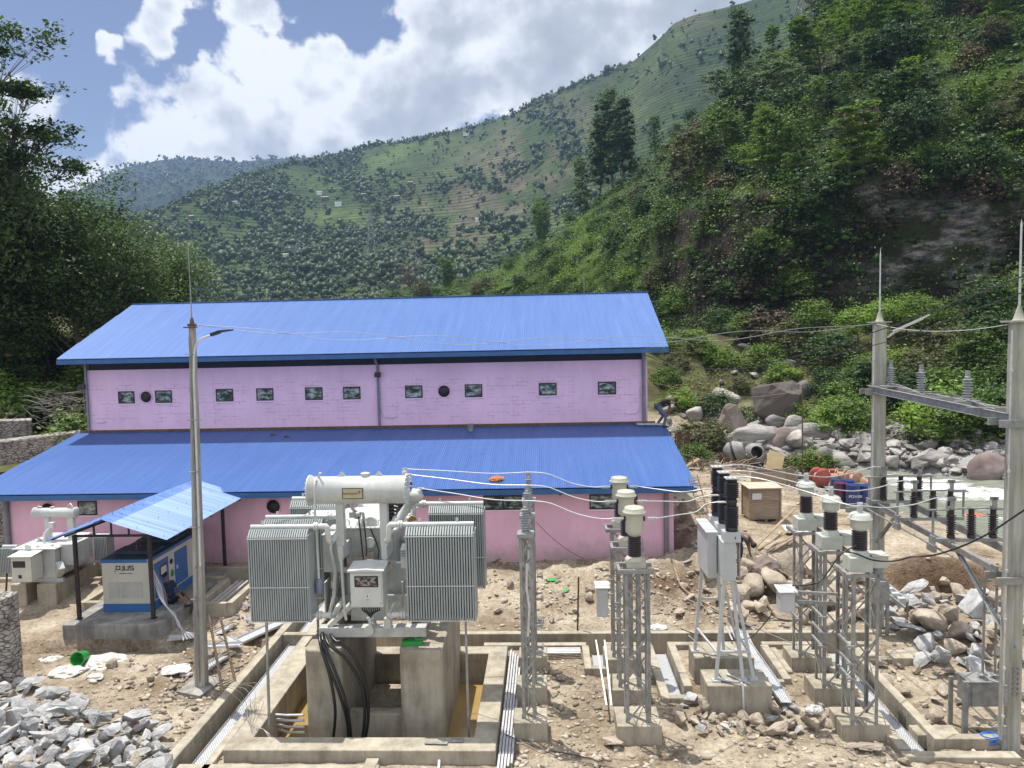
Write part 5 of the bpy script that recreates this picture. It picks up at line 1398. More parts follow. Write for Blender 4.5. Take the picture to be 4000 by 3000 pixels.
# rain pipes, floodlights, small cables
for xa, ya, xb, yb in ((490,440,515,795),):
    a = AV(*R3(xa, ya), UWV-.1); b = AV(*R3(xb, yb), UWV-.1); c = (a[0]+b[0])/2
    mb = MB(); mb.tube((c, UWV-.09, 4.42), (c, UWV-.09, 7.3), .055, n=10); mb.build('downpipe', 'downpipe', hs)
cc = AV(*R4(262, 640), UWV-.1)[0]
mb = MB(); mb.path([(cc-.05, UWV-.3, 7.25), (cc-.05, UWV-.14, 7.1), (cc, UWV-.09, 6.95), (cc, UWV-.09, 4.45)], .055, 10); mb.build('downpipe', 'downpipe', hs)
mb = MB(); mb.tube((UW1-.16, UWV-.09, 4.42), (UW1-.16, UWV-.09, 7.3), .075, n=10); mb.build('downpipe', 'downpipe', hs)
mb = MB(); mb.tube((LW1-.26, LWV-.1, 0), (LW1-.26, LWV-.1, 3.0), .085, n=10); mb.build('downpipe', 'downpipe', hs)
mb = MB(); mb.tube((LW0+.02, LWV-.1, 0), (LW0+.02, LWV-.1, 3.0), .10, n=10); mb.build('downpipe', 'downpipe', hs)
def flood(u, z):
    mb = MB(); mb.cbox((u, UWV-.2, z), (.26, .07, .20), Matrix.Rotation(-.35, 3, 'X'))
    for s in (-.07, .07): mb.cbox((u+s, UWV-.243, z+.0), (.10, .006, .14), Matrix.Rotation(-.35, 3, 'X'))
    mb.bar((u, UWV-.15, z-.1), (u, UWV-.03, z-.1), .04)
    f = mb.build('floodlight', 'frame_dark', hs)
    mb = MB(); mb.tube((u+.02, UWV-.11, z-.1), (u+.02, UWV-.11, z-1.1), .014, n=6); mb.build('flex', 'downpipe', f)
flood(AV(*R4(264, 535), UWV)[0], AV(*R4(264, 535), UWV)[2]); flood(UW0-.12, 6.3)
mb = MB()
for (u, w_) in ((UW0+.12, 1), (cc+.1, 1), (UW1-.32, -1)):
    mb.path([(u, UWV-.03, 5.9), (u, UWV-.03, 5.0), (u+.12*w_, UWV-.03, 4.78), (u+.5*w_, UWV-.03, 4.74), (u+.6*w_, UWV-.03, 4.82)], .013, 6)
mb.build('service_cable', 'alu', hs)
mb = MB(); mb.tube((-13.9, 37.02, 9.98), (-13.9, 37.02, 10.25), .02); mb.build('lightning_rod', 'galv', hs); mb = MB(); mb.tube((1.9, 37.02, 9.98), (1.9, 37.02, 11.0), .012); mb.build('lightning_rod', 'galv', hs)
# service door lintel lamp stubs under the lower eaves
mb = MB()
for x in (1545, 2188): 
    a = AV(x, 1932, LEV+.2); mb.lathe((a[0], LEV+.2, 2.83), [(.02, .06), (.06, .03), (.065, -.02), (.02, -.05)], 12)
mb.build('eaves_lamp', 'frame_dark', hs)

# things lying on the roofs
def on_roof(x, y):
    for k in range(400):
        v = LEV + (UWV-LEV)*k/400; z = 3.05+(ZL-3.05)*(v-LEV)/(UWV-LEV)
        if AV(x, y, v)[2] <= z+.01: pass
    best = min(((abs(AV(x, y, LEV+(UWV-LEV)*k/400)[2]-(3.05+(ZL-3.05)*k/400)), k) for k in range(400)))[1]
    v = LEV+(UWV-LEV)*best/400; return (AV(x, y, v)[0], v, 3.05+(ZL-3.05)*best/400)
p = on_roof(1940, 1880); mb = MB(); rr2 = random.Random(3)
for k in range(26):
    a0 = rr2.uniform(0, 6.28); R_ = rr2.uniform(.10, .22); c = Vector((p[0]+rr2.uniform(-.06, .06), p[1]+rr2.uniform(-.06, .06), p[2]+.03+rr2.uniform(0, .10)))
    mb.path([c+Vector((R_*math.cos(a0+t*.7), R_*.8*math.sin(a0+t*.7), .03*math.sin(t*1.3+k))) for t in range(9)], .009, 4)
mb.build('rope_coil', 'orange', None, o=p, label='tangled orange rope lying on the lower blue roof', cat='rope')
p = on_roof(1838, 1685); mb = MB(); mb.lathe((p[0], p[1], p[2]), [(.11, 0), (.15, .30), (.155, .31), (.14, .31), (.10, .04)], 16)
b_ = mb.build('bucket', 'concrete_grey', None, o=p, label='grey bucket standing on the lower roof against the upper wall', cat='bucket')
p = on_roof(2600, 1668); mb = MB()
for k in range(2): mb.bar((p[0]-1.15, p[1]+.15*k+.05, p[2]+.12+.03*k), (p[0]+.12, p[1]+.15*k-.05, p[2]+.10+.03*k), .05, .03)
for k in range(14): mb.bar((p[0]-1.1+k*.085, p[1]+.05, p[2]+.125), (p[0]-1.1+k*.085, p[1]+.2, p[2]+.155), .02)
mb.build('roof_ladder', 'galv_light', None, o=p, label='short metal ladder lying on the lower roof by the crouching person', cat='ladder')
p = on_roof(2622, 1678); mb = MB(); mb.cbox((p[0], p[1]-.05, p[2]+.05), (.4, .12, .05), Matrix.Rotation(.1, 3, 'Z')); mb.build('metal_offcut', 'galv_light', None, o=p, label='pale metal offcut at the right edge of the lower roof', cat='offcut')
for x, y in ((1065, 1703), (1118, 1710)):
    p = on_roof(x, y); mb = MB(); mb.cbox((p[0], p[1], p[2]+.05), (.14, .1, .08), Matrix.Rotation(.6, 3, 'Z')); mb.cbox((p[0]+.1, p[1], p[2]+.03), (.1, .07, .05))
    mb.build('broken_brick', 'rust', None, o=p, label='small brick lump on the shaded top of the lower roof', cat='brick', group='brick lumps on the lower roof')

# ladder against the right end of the roof
g0 = GH(2790, 2155); top = AV(2717, 1910, LEV-.05)
gu = to_uv(g0); mb = MB()
A0 = Vector((gu[0], gu[1], gu[2])); B0 = Vector((top[0]-.02, LEV+.3, 3.35)); sd = Vector((.16, .10, 0))
for s in (-1, 1): mb.tube(A0+sd*s, B0+sd*s, .028, .022, 6)
for k in range(13): q_ = A0.lerp(B0, (k+.6)/13.4); mb.tube(q_-sd*1.15, q_+sd*1.15, .018, n=5)
mb.build('bamboo_ladder', 'wood', None, o=tuple(A0), label='long wooden ladder leaning on the right end of the lower roof', cat='ladder')

# ------------------------------------------------------------------ people
def skin_body(name, V, E, Rr, mat, parent, sub=1, root=0):
    me = bpy.data.meshes.new(name); me.from_pydata(V, E, []); me.update()
    ob = bpy.data.objects.new(name, me); COL.objects.link(ob); ob.parent = parent
    sk = ob.modifiers.new('skin', 'SKIN')
    for i, d in enumerate(me.skin_vertices[0].data):
        r_ = Rr[i]; d.radius = r_ if isinstance(r_, tuple) else (r_, r_); d.use_root = (i == root)
    sk.use_smooth_shade = True
    sb = ob.modifiers.new('sub', 'SUBSURF'); sb.levels = sub; sb.render_levels = sub
    bpy.context.view_layer.update()
    ev = ob.evaluated_get(bpy.context.evaluated_depsgraph_get())
    m2 = bpy.data.meshes.new_from_object(ev); ob.modifiers.clear(); ob.data = m2
    m2.materials.clear(); m2.materials.append(M[mat]); return ob
def person(o, rz, J, label, top, legs, hair='hair', cap=False, group=None):
    """J: dict of joints (local metres): pelvis chest neck head, and L/R shoulder elbow wrist hip knee ankle toe"""
    e = bpy.data.objects.new('person', None); COL.objects.link(e); e.location = o; e.rotation_euler = (0, 0, rz); tag(e, label, 'person')
    names_ = ['pelvis', 'belly', 'chest', 'neck', 'skull', 'crown_top']
    J = {k: Vector(v) for k, v in J.items()}
    J['belly'] = J['pelvis'].lerp(J['chest'], .45)
    hd = (J['head']-J['neck']).normalized(); J['skull'] = J['head']; J['crown_top'] = J['head']+hd*.07
    V, R_, E = [], [], []; idx = {}
    def addv(k, p, r_): idx[k] = len(V); V.append(tuple(p)); R_.append(r_); return idx[k]
    addv('pelvis', J['pelvis'], (.135, .105)); addv('belly', J['belly'], (.12, .10)); addv('chest', J['chest'], (.145, .11)); addv('neck', J['neck'], .052)
    addv('skull', J['head'], (.078, .092)); addv('crown_top', J['crown_top'], .060)
    E += [(0, 1), (1, 2), (2, 3), (3, 4), (4, 5)]
    face = J.get('face', Vector((0, -1, 0))).normalized()
    for s in 'LR':
        for k, r_ in (('shoulder', .058), ('elbow', .040), ('wrist', .027)): addv(s+k, J[s+k], r_)
        E += [(idx['chest'], idx[s+'shoulder']), (idx[s+'shoulder'], idx[s+'elbow']), (idx[s+'elbow'], idx[s+'wrist'])]
        hd_ = (J[s+'wrist']-J[s+'elbow']).normalized(); palm = J[s+'wrist']+hd_*.06; addv(s+'palm', palm, (.034, .018)); E.append((idx[s+'wrist'], idx[s+'palm']))
        for k, r_ in (('hip', .092), ('knee', .058), ('ankle', .038), ('toe', .034)): addv(s+k, J[s+k], r_)
        E += [(0, idx[s+'hip']), (idx[s+'hip'], idx[s+'knee']), (idx[s+'knee'], idx[s+'ankle']), (idx[s+'ankle'], idx[s+'toe'])]
    body = skin_body('body', V, E, R_, 'skin', e)
    # fingers merged into the body mesh, nose, ears, eyes
    mb = MB()
    for s in 'LR':
        hd_ = (J[s+'wrist']-J[s+'elbow']).normalized(); palm = J[s+'wrist']+hd_*.08
        side = hd_.cross(Vector((0, 0, 1)));  side = side.normalized() if side.length > .1 else Vector((1, 0, 0)); nrm = side.cross(hd_)
        for k, (off, ln) in enumerate(((-.030, .062), (-.010, .075), (.010, .080), (.029, .068))):
            b0 = palm+side*off; mb.path([b0, b0+hd_*ln*.5-nrm*.006, b0+hd_*ln*.85-nrm*.024, b0+hd_*ln*.95-nrm*.04], .0085, 6, .006)
        b0 = J[s+'wrist']+hd_*.03+side*.03; mb.path([b0, b0+side*.026+hd_*.02, b0+side*.032+hd_*.048], .010, 6, .007)
    sdv = face.cross(hd).normalized(); ctr = J['head']
    mb.path([ctr+face*.088+hd*.012, ctr+face*.112-hd*.022, ctr+face*.092-hd*.028], .012, 6)
    for q in (-1, 1): mb.cbox(ctr+sdv*q*.083, (.02, .028, .05))
    tmp = mb.build('tmp', 'skin', None, yard=False); 
    bm = bmesh.new(); bm.from_mesh(body.data); bm.from_mesh(tmp.data); bm.to_mesh(body.data); bm.free(); bpy.data.objects.remove(tmp)
    mb = MB()
    for q in (-1, 1): mb.lathe(ctr+face*.088+sdv*q*.032+hd*.012, [(.001, -.008), (.010, 0), (.001, .008)], 8)
    mb.bar(ctr+face*.094-hd*.052-sdv*.022, ctr+face*.094-hd*.052+sdv*.022, .006)
    ey = mb.build('tmp2', 'black', None, yard=False); ey.parent = e; ey.name = 'eyes'
    def cloth(nm, keys, edges, rad, mat):
        vs = [tuple(J[k]) for k in keys]; es = [(keys.index(a), keys.index(b)) for a, b in edges]
        return skin_body(nm, vs, es, rad, mat, e)
    for s in 'LR':
        J[s+'sleeve'] = J[s+'shoulder'].lerp(J[s+'elbow'], .75); J[s+'cuff'] = J[s+'knee'].lerp(J[s+'ankle'], .92); J[s+'short'] = J[s+'hip'].lerp(J[s+'knee'], .9)
    ks = ['pelvis', 'belly', 'chest', 'Lshoulder', 'Lsleeve', 'Rshoulder', 'Rsleeve', 'neck']
    J['neckline'] = J['chest'].lerp(J['neck'], .65); ks[-1] = 'neckline'
    cloth('shirt', ks, [('pelvis','belly'),('belly','chest'),('chest','Lshoulder'),('Lshoulder','Lsleeve'),('chest','Rshoulder'),('Rshoulder','Rsleeve'),('chest','neckline')],
          [(.148,.118),(.142,.115),(.165,.125),.072,.058,.072,.058,.075], top)
    endk = 'short' if legs == 'navy_shorts' else 'cuff'
    lm = 'navy' if legs == 'navy_shorts' else legs
    if endk == 'cuff':
        ks = ['pelvis', 'Lhip', 'Lknee', 'Lcuff', 'Rhip', 'Rknee', 'Rcuff']
        cloth('trousers', ks, [('pelvis','Lhip'),('Lhip','Lknee'),('Lknee','Lcuff'),('pelvis','Rhip'),('Rhip','Rknee'),('Rknee','Rcuff')], [(.152,.125),.108,.074,.058,.108,.074,.058], lm)
    else:
        ks = ['pelvis', 'Lhip', 'Lshort', 'Rhip', 'Rshort']
        cloth('shorts', ks, [('pelvis','Lhip'),('Lhip','Lshort'),('pelvis','Rhip'),('Rhip','Rshort')], [(.152,.125),.108,.085,.108,.085], lm)
    for s in 'LR':
        d = (J[s+'toe']-J[s+'ankle']); mb = MB(); mb.bar(J[s+'ankle']-d*.25+Vector((0,0,-.02)), J[s+'toe']+d*.25, .095, .08, w2=.08, h2=.05); q_ = mb.build('shoe', 'shoe', None, yard=False); q_.parent = e
    mb = MB(); R0 = hd.to_track_quat('Z', 'Y').to_matrix()
    mb.lathe(ctr-face*.012+hd*.022, [(.093, -.015), (.100, .03), (.088, .075), (.055, .105), (.002, .118)], 16, R0)
    if cap: mb.cbox(ctr+face*.12+hd*.045, (.15, .12, .012), Matrix.Rotation(math.atan2(face.x, -face.y), 3, 'Z'))
    q_ = mb.build('cap' if cap else 'hair', 'shirt_black' if cap else hair, None, yard=False); q_.parent = e
    return e
# man bending on the lower roof, hands on his knees, facing right
p = on_roof(2582, 1668); w_ = W(*p)
J = dict(pelvis=(-.12, 0, .86), chest=(.30, 0, 1.10), neck=(.45, 0, 1.13), head=(.56, 0, 1.10), face=(.55, 0, -.85),
         Lshoulder=(.30, .19, 1.08), Lelbow=(.36, .20, .80), Lwrist=(.27, .15, .56), Rshoulder=(.30, -.19, 1.08), Relbow=(.38, -.20, .80), Rwrist=(.30, -.14, .56),
         Lhip=(-.12, .10, .84), Lknee=(.10, .12, .44), Lankle=(-.16, .16, .08), Ltoe=(0, .17, .04), Rhip=(-.12, -.10, .84), Rknee=(.20, -.12, .44), Rankle=(.10, -.12, .07), Rtoe=(.27, -.13, .035))
person((w_.x, w_.y, w_.z), -YAW-.1, J, 'person in black shirt and grey jeans bending over on the lower roof edge', 'shirt_black', 'jeans')
# man sitting on the slab against the generator, legs to the right
s_ = AV(668, 2345, 21.95); w_ = W(s_[0], 21.95, .42)
J = dict(pelvis=(0, 0, .12), chest=(-.17, .02, .50), neck=(-.20, .0, .66), head=(-.20, -.02, .79), face=(.6, -.75, -.1),
         Lshoulder=(-.10, .17, .56), Lelbow=(.08, .22, .34), Lwrist=(.26, .08, .36), Rshoulder=(-.24, -.15, .56), Relbow=(-.20, -.24, .30), Rwrist=(.02, -.20, .22),
         Lhip=(.04, .09, .13), Lknee=(.48, .10, .30), Lankle=(.82, .02, .04), Ltoe=(.96, 0, .08), Rhip=(.03, -.09, .12), Rknee=(.44, -.14, .36), Rankle=(.70, -.12, .03), Rtoe=(.86, -.12, .05))
person((w_.x, w_.y, w_.z), -.35, J, 'person in cap and dark clothes sitting against the blue generator in the shade', 'navy', 'navy_shorts', cap=True)
# bending figure half hidden behind the breaker
g_ = GH(2905, 2205)
J = dict(pelvis=(-.10, 0, .82), chest=(.16, 0, .92), neck=(.30, 0, .78), head=(.36, 0, .66), face=(.2, 0, -1),
         Lshoulder=(.18, .18, .86), Lelbow=(.22, .18, .58), Lwrist=(.26, .14, .34), Rshoulder=(.18, -.18, .86), Relbow=(.24, -.18, .58), Rwrist=(.30, -.12, .34),
         Lhip=(-.10, .10, .80), Lknee=(.0, .12, .42), Lankle=(-.10, .13, .08), Ltoe=(.04, .14, .04), Rhip=(-.10, -.10, .80), Rknee=(.02, -.12, .42), Rankle=(-.06, -.12, .08), Rtoe=(.08, -.12, .04))
person((g_[0]-.08, g_[1], g_[2]), 1.0-1.4, J, 'person in dark grey clothes bending down, half hidden behind the circuit breaker', 'grey_cloth', 'grey_cloth')
# ------------------------------------------------------------------ concrete works of the yard
def cwall(name, box, label, group=None, mat='concrete', cat='wall', bevel=.02):
    mb = MB(); mb.box(*box)
    c = ((box[0]+box[1])/2, (box[2]+box[3])/2, 0)
    return mb.build(name, mat, None, o=c, label=label, cat=cat, group=group, bevel=bevel)
# sunken oil pit round the transformer: four walls, floor and muddy water
mb = MB()
mb.box(-6.43, -1.10, 14.18, 14.67, -.8, .26); mb.box(-6.43, -1.10, 18.65, 19.1, -.8, .25)
mb.box(-6.43, -6.00, 14.67, 18.65, -.8, .255); mb.box(-1.56, -1.10, 14.67, 18.65, -.8, .255); mb.box(-6.0, -1.56, 14.67, 18.65, -.8, -.66)
mb.build('pit_wall', 'concrete', None, o=(-3.75, 16.6, 0), label='rectangular concrete pit wall around the big transformer', cat='pit wall', bevel=.02)
mb = MB(); mb.add([(-5.99,14.68,-.5),(-1.57,14.68,-.5),(-1.57,18.64,-.5),(-5.99,18.64,-.5)], [(0,1,2,3)])
mb.build('muddy_water', 'mud', None, o=(-3.7,16.6,-.5), kind='structure')
mb = MB(); mb.prism([(-4.42,15.62),(-3.2,15.62),(-3.2,18.5),(-4.42,18.5)], -.62, -.47)
mb.build('soil_strip', 'ground', None, o=(-3.8,17,-.5), kind='structure')
PLT = 1.66
for (a, b, lb) in ((-5.22, -4.42, 'left'), (-3.20, -2.28, 'right')):
    mb = MB(); mb.prism([(a+.10, 15.55),(b-.04, 15.55),(b, 15.62),(b, 18.85),(a, 18.85),(a, 15.68)], -.75, PLT)
    mb.build('concrete_plinth', 'concrete', None, o=((a+b)/2, 17.2, 0), label='tall concrete plinth under the %s side of the big transformer' % lb, cat='plinth', bevel=.03)
cwall('tie_beam', (-4.42, -3.20, 15.9, 16.2, -.75, .10), 'low concrete beam between the two transformer plinths', cat='beam')
def trench_wall(u0, u1, v0, v1, h, lb): return cwall('trench_wall', (u0, u1, v0, v1, -.5, h), lb, 'concrete cable trench walls', cat='trench wall')
trench_wall(-7.50, -7.28, 13.4, 24.1, .20, 'long concrete trench wall running back past the left of the pit')
trench_wall(-6.72, -6.55, 13.4, 16.0, .10, 'low inner trench wall left of the pit corner')
trench_wall(-6.72, -6.45, 16.0, 24.1, .14, 'rear inner trench wall left of the pit')
trench_wall(-7.2, -3.3, 13.78, 13.98, .10, 'thin concrete kerb at the very front before the pit')
trench_wall(-3.6, -3.35, 13.5, 14.17, .12, 'short kerb stub meeting the front of the pit')
trench_wall(-7.28, 9.2, 20.06, 20.26, .18, 'rear wall of the long cross trench behind all columns')
trench_wall(-1.75, .92, 19.42, 19.62, .13, 'front wall of the cross trench beside the pit')
trench_wall(1.42, 2.60, 19.42, 19.62, .13, 'front wall of the cross trench behind the first instrument columns')
trench_wall(3.04, 4.92, 19.42, 19.62, .131, 'front wall of the cross trench behind the breaker')
trench_wall(5.42, 6.80, 19.42, 19.62, .13, 'front wall of the cross trench behind the tall transformers')
trench_wall(7.50, 9.2, 19.42, 19.62, .13, 'front wall of the cross trench at the right end')
trench_wall(.80, .98, 18.05, 19.42, .129, 'left wall of the short trench stub'); trench_wall(1.37, 1.54, 18.05, 19.42, .128, 'right wall of the short trench stub')
trench_wall(.98, 1.37, 18.05, 18.22, .127, 'end wall of the short trench stub')
trench_wall(2.42, 2.62, 16.55, 19.42, .129, 'outer wall of the trench left of the breaker'); trench_wall(2.98, 3.17, 16.95, 19.42, .22, 'inner wall of the trench left of the breaker')
trench_wall(2.62, 3.34, 16.55, 16.74, .128, 'end wall of the trench left of the breaker')
trench_wall(5.35, 5.55, 17.5, 19.42, .129, 'right wall of the trench beside the breaker'); trench_wall(4.85, 5.35, 17.35, 17.5, .126, 'end wall of the trench beside the breaker')
trench_wall(5.60, 5.75, 18.0, 19.42, .06, 'low kerb left of the third tall transformer footing')
trench_wall(6.62, 6.86, 14.5, 19.42, .15, 'left wall of the diagonal looking trench at the right'); trench_wall(7.42, 7.62, 14.75, 19.42, .20, 'right wall of the long trench at the right')
trench_wall(6.62, 8.75, 14.22, 14.45, .13, 'front kerb of the right trench running to the pole'); trench_wall(7.62, 9.0, 14.75, 14.95, .20, 'inner front kerb near the right pole')
trench_wall(-18.5, -10.6, 24.05, 24.22, .50, 'kerb of the trench in front of the building wall at the left'); trench_wall(-9.45, -3.2, 24.05, 24.22, .50, 'kerb of the trench in front of the building wall behind the radiators')
trench_wall(-18.5, -3.2, 24.8, 24.98, .58, 'rear kerb of the trench along the building wall')
trench_wall(-10.6, -10.4, 21.9, 24.05, .42, 'left kerb of the side trench by the generator slab'); trench_wall(-9.6, -9.42, 21.9, 24.05, .42, 'right kerb of the side trench by the generator slab'); trench_wall(-10.4, -9.6, 21.9, 22.05, .40, 'end kerb of the side trench by the generator slab')
trench_wall(-14.1, -13.55, 22.2, 22.4, .34, 'kerb corner between the small transformer and the generator'); trench_wall(-14.3, -14.1, 22.2, 24.05, .345, 'side kerb between the small transformer and the generator')
# perforated trays lying in the trenches
def tray(u0, u1, v0, v1, z, lb, rz=0):
    mb = MB(); mb.box(u0, u1, v0, v1, z, z+.006); mb.box(u0, u0+.006, v0, v1, z, z+.05); mb.box(u1-.006, u1, v0, v1, z, z+.05)
    return mb.build('cable_tray', 'tray', None, o=((u0+u1)/2, (v0+v1)/2, z), label=lb, cat='cable tray', group='perforated cable trays')
tray(-7.1, -6.80, 14.0, 24.0, -.12, 'perforated cable tray lying in the long trench left of the pit')
tray(2.66, 2.94, 16.8, 19.4, -.12, 'perforated cable tray in the trench left of the breaker'); tray(5.0, 5.30, 17.55, 19.4, -.10, 'perforated cable tray in the trench right of the breaker')
tray(6.95, 7.25, 14.5, 19.4, -.12, 'perforated cable tray in the long trench at the right'); tray(1.05, 1.32, 18.3, 19.4, -.14, 'perforated cable tray in the short trench stub')
mb = MB()
for k in range(3): mb.bar((-10.25+k*.16, 22.2, .25), (-10.05+k*.16, 23.9, .40), .05, .07)
mb.build('steel_channels', 'galv_light', None, o=(-10, 23, .3), label='shiny steel channels lying in the side trench by the generator slab', cat='steel channel')
# loose trays on the ground
def loose_tray(x, y, ln, wd, rz, lb, z=.05, tilt=0.0, zb=None):
    P = GH(x, y); mb = MB(); mb.box(-ln/2, ln/2, -wd/2, wd/2, 0, .006); mb.box(-ln/2, ln/2, -wd/2, -wd/2+.008, 0, .06); mb.box(-ln/2, ln/2, wd/2-.008, wd/2, 0, .06)
    ob = mb.build('cable_tray', 'tray', None, o=(0, 0, 0), yard=False, label=lb, cat='cable tray', group='perforated cable trays'); ob.location = (P[0], P[1], P[2]+z); ob.rotation_euler = (0, tilt, rz); return ob
loose_tray(1005, 2490, 1.9, .42, .95, 'wide perforated tray lying on the soil left of the long trench', .10, -.06)
loose_tray(868, 2560, .9, .26, .1, 'bent perforated tray piece on the soil behind the lamp pole', .22)
loose_tray(905, 2528, .75, .24, -.75, 'curved perforated tray piece in the tray heap', .14)
loose_tray(855, 2600, 1.0, .26, 1.25, 'perforated tray piece standing in the tray heap', .12)
loose_tray(720, 2530, .8, .26, .25, 'short perforated tray left of the lamp pole', .08)
loose_tray(885, 2470, .7, .24, 1.3, 'perforated tray end beyond the tray heap', .1)
P0 = UV(2905, 2520, .25); P1 = UV(3070, 2745, .12); mb = MB(); A_ = Vector((P0[0], P0[1], .35)); B_ = Vector((P1[0], P1[1], .12))
for k, s in enumerate((-.13, .13)): mb.bar(A_+Vector((s, 0, .03)), B_+Vector((s, 0, .03)), .012, .07)
mb.bar(A_, B_, .27, .008); mb.build('cable_tray', 'tray', None, o=tuple(A_), label='long perforated tray leaning beside the breaker footing', cat='cable tray', group='perforated cable trays')
mb = MB(); A_ = A_+Vector((.1, .5, .02)); B_ = B_+Vector((-.25, .9, .15)); mb.bar(A_, B_, .26, .01)
mb.build('cable_tray', 'tray', None, o=tuple(A_), label='second perforated tray lying under the leaning one by the breaker', cat='cable tray', group='perforated cable trays')
# bundle of steel angles beside the pit
ang = thing('steel_angle_bundle', 'long bright steel angles laid in a bundle along the right side of the pit', 'steel angles', (-.95, 16.8, .02))
for k in range(5):
    mb = MB(); u = -1.04+k*.062; mb.bar((u, 13.7+.1*k, .06), (u+.02, 19.2-.12*k, .10), .045, .012); mb.bar((u+.02, 13.7+.1*k, .085), (u+.04, 19.2-.12*k, .125), .008, .05)
    mb.build('steel_angle', 'galv_light', ang)
mb = MB()
for k in range(4): mb.tube((-.10, 18.95+k*.09, .12), (.75, 19.0+k*.09, .10), .03, n=8)
mb.build('conduit_bundle', 'galv_light', None, o=(.3, 19.1, 0), label='short bundle of grey pipes lying by the rear post footing', cat='pipes')

# ------------------------------------------------------------------ insulator helper
def shed_prof(r0, r1, z0, z1, n, taper=1.0):
    p = [(r0, z0)]; dz = (z1-z0)/n
    for k in range(n):
        z = z0+k*dz; t = 1+(taper-1)*k/n
        p += [(r0*t, z+dz*.15), (r1*t, z+dz*.42), (r1*t, z+dz*.52), (r0*t, z+dz*.80)]
    return p+[(r0*taper, z1)]
def lattice_col(mb, u0, u1, v0, v1, z0, z1, w=.05, n=6, faces='all', t=.012):
    for (u, v, sx, sy) in ((u0, v0, 1, 1), (u1, v0, -1, 1), (u0, v1, 1, -1), (u1, v1, -1, -1)):
        mb.ang((u, v, z0), (u, v, z1), w, t, sx, sy)
    dz = (z1-z0)/n
    for k in range(n):
        a, b = z0+k*dz, z0+(k+1)*dz
        s = k % 2
        mb.bar(((u0, u1)[s], v0-.004, a), ((u1, u0)[s], v0-.004, b), .035, .007, up=(0, 1, 0)); mb.bar(((u0, u1)[1-s], v1+.004, a), ((u1, u0)[1-s], v1+.004, b), .035, .007, up=(0, 1, 0))
        mb.bar((u0-.004, (v0, v1)[s], a), (u0-.004, (v1, v0)[s], b), .007, .035, up=(0, 1, 0)); mb.bar((u1+.004, (v0, v1)[1-s], a), (u1+.004, (v1, v0)[1-s], b), .007, .035, up=(0, 1, 0))
def bolts(mb, u0, u1, v0, v1, z):
    for u in (u0, u1):
        for v in (v0, v1):
            for k in (-1, 1): mb.tube((u+.03*k, v+.02*k, z), (u+.03*k, v+.02*k, z+.10), .011, n=6)
ordn = ['front', 'middle', 'rear']
# three post insulators on narrow lattice columns
VP = [15.35, 16.90, 18.47]
ft = []
def footing(u0, u1, v0, v1, h, lb, grp):
    return cwall('footing', (u0, u1, v0, v1, -.4, h), lb, grp, cat='footing', mat='concrete')
for i, v in enumerate(VP):
    footing(-.79, -.10, v-.31, v+.32, .36, '%s concrete footing of the three slim post insulator columns' % ordn[i], 'footings of the post insulator columns')
    footing(1.30, 2.19, v-.40, v+.42, .34, '%s concrete footing of the three current transformer columns' % ordn[i], 'footings of the current transformer columns')
    footing(5.75, 6.70, v-.33, v+.40, .34, '%s concrete footing of the three voltage transformer columns' % ordn[i], 'footings of the voltage transformer columns')
def post_col():
    v = VP[0]; t = thing('post_insulator_column', 'x', 'insulator column', (-.46, v, .36), 'slim lattice columns with one post insulator')
    mb = MB(); lattice_col(mb, -.60, -.34, v-.13, v+.13, .36, 4.12, .055, 9); mb.build('lattice_post', 'galv', t)
    mb = MB(); mb.box(-.64, -.30, v-.17, v+.17, 4.12, 4.20); bolts(mb, -.58, -.36, v-.12, v+.12, .36); mb.build('top_plate', 'galv', t)
    mb = MB(); mb.lathe((-.47, v, 0), shed_prof(.045, .095, 4.24, 4.70, 9), 18); ins = mb.build('insulator', 'grey_porc', t)
    mb = MB(); mb.lathe((-.47, v, 0), [(.09, 4.20), (.09, 4.225), (.055, 4.24)], 14); mb.lathe((-.47, v, 0), [(.05, 4.70), (.05, 4.74), (.02, 4.745)], 12); mb.box(-.52, -.42, v-.02, v+.02, 4.74, 4.83); mb.build('clamp', 'galv', ins)
    mb = MB()
    for z in (1.2, 1.75, 2.3) [0:3]: mb.bar((-.31, v-.12, z), (-.18, v-.12, z), .05, .05); mb.bar((-.18, v-.2, z), (-.18, v-.04, z), .04, .08)
    mb.build('bracket', 'galv', t)
    mb = MB(); mb.path([(-.45, v-.15, 3.6), (-.47, v-.16, 3.1), (-.42, v-.17, 2.7), (-.46, v-.17, 2.1)], .028, 8); mb.path([(-.45, v+.0, 3.5), (-.5, v, 2.0), (-.48, v, .5)], .012, 5); mb.build('earth_pipe', 'galv_light', t)
    return t
pc = post_col()
for i in range(3):
    o_ = pc if i == 0 else shift(pc, 0, VP[i]-VP[0])
    o_['label'] = '%s slim lattice column carrying a grey post insulator, in the row right of the pit' % ordn[i]
def cable_sag(a, b, sag, n=16, wig=0.0):
    a = Vector(a); b = Vector(b); out_ = []
    for k in range(n+1):
        t = k/n; p = a.lerp(b, t); p.z -= sag*4*t*(1-t)
        if wig: p.z += wig*math.sin(t*9)*math.sin(PI*t); p.y += wig*math.cos(t*7)
        out_.append(p)
    return out_
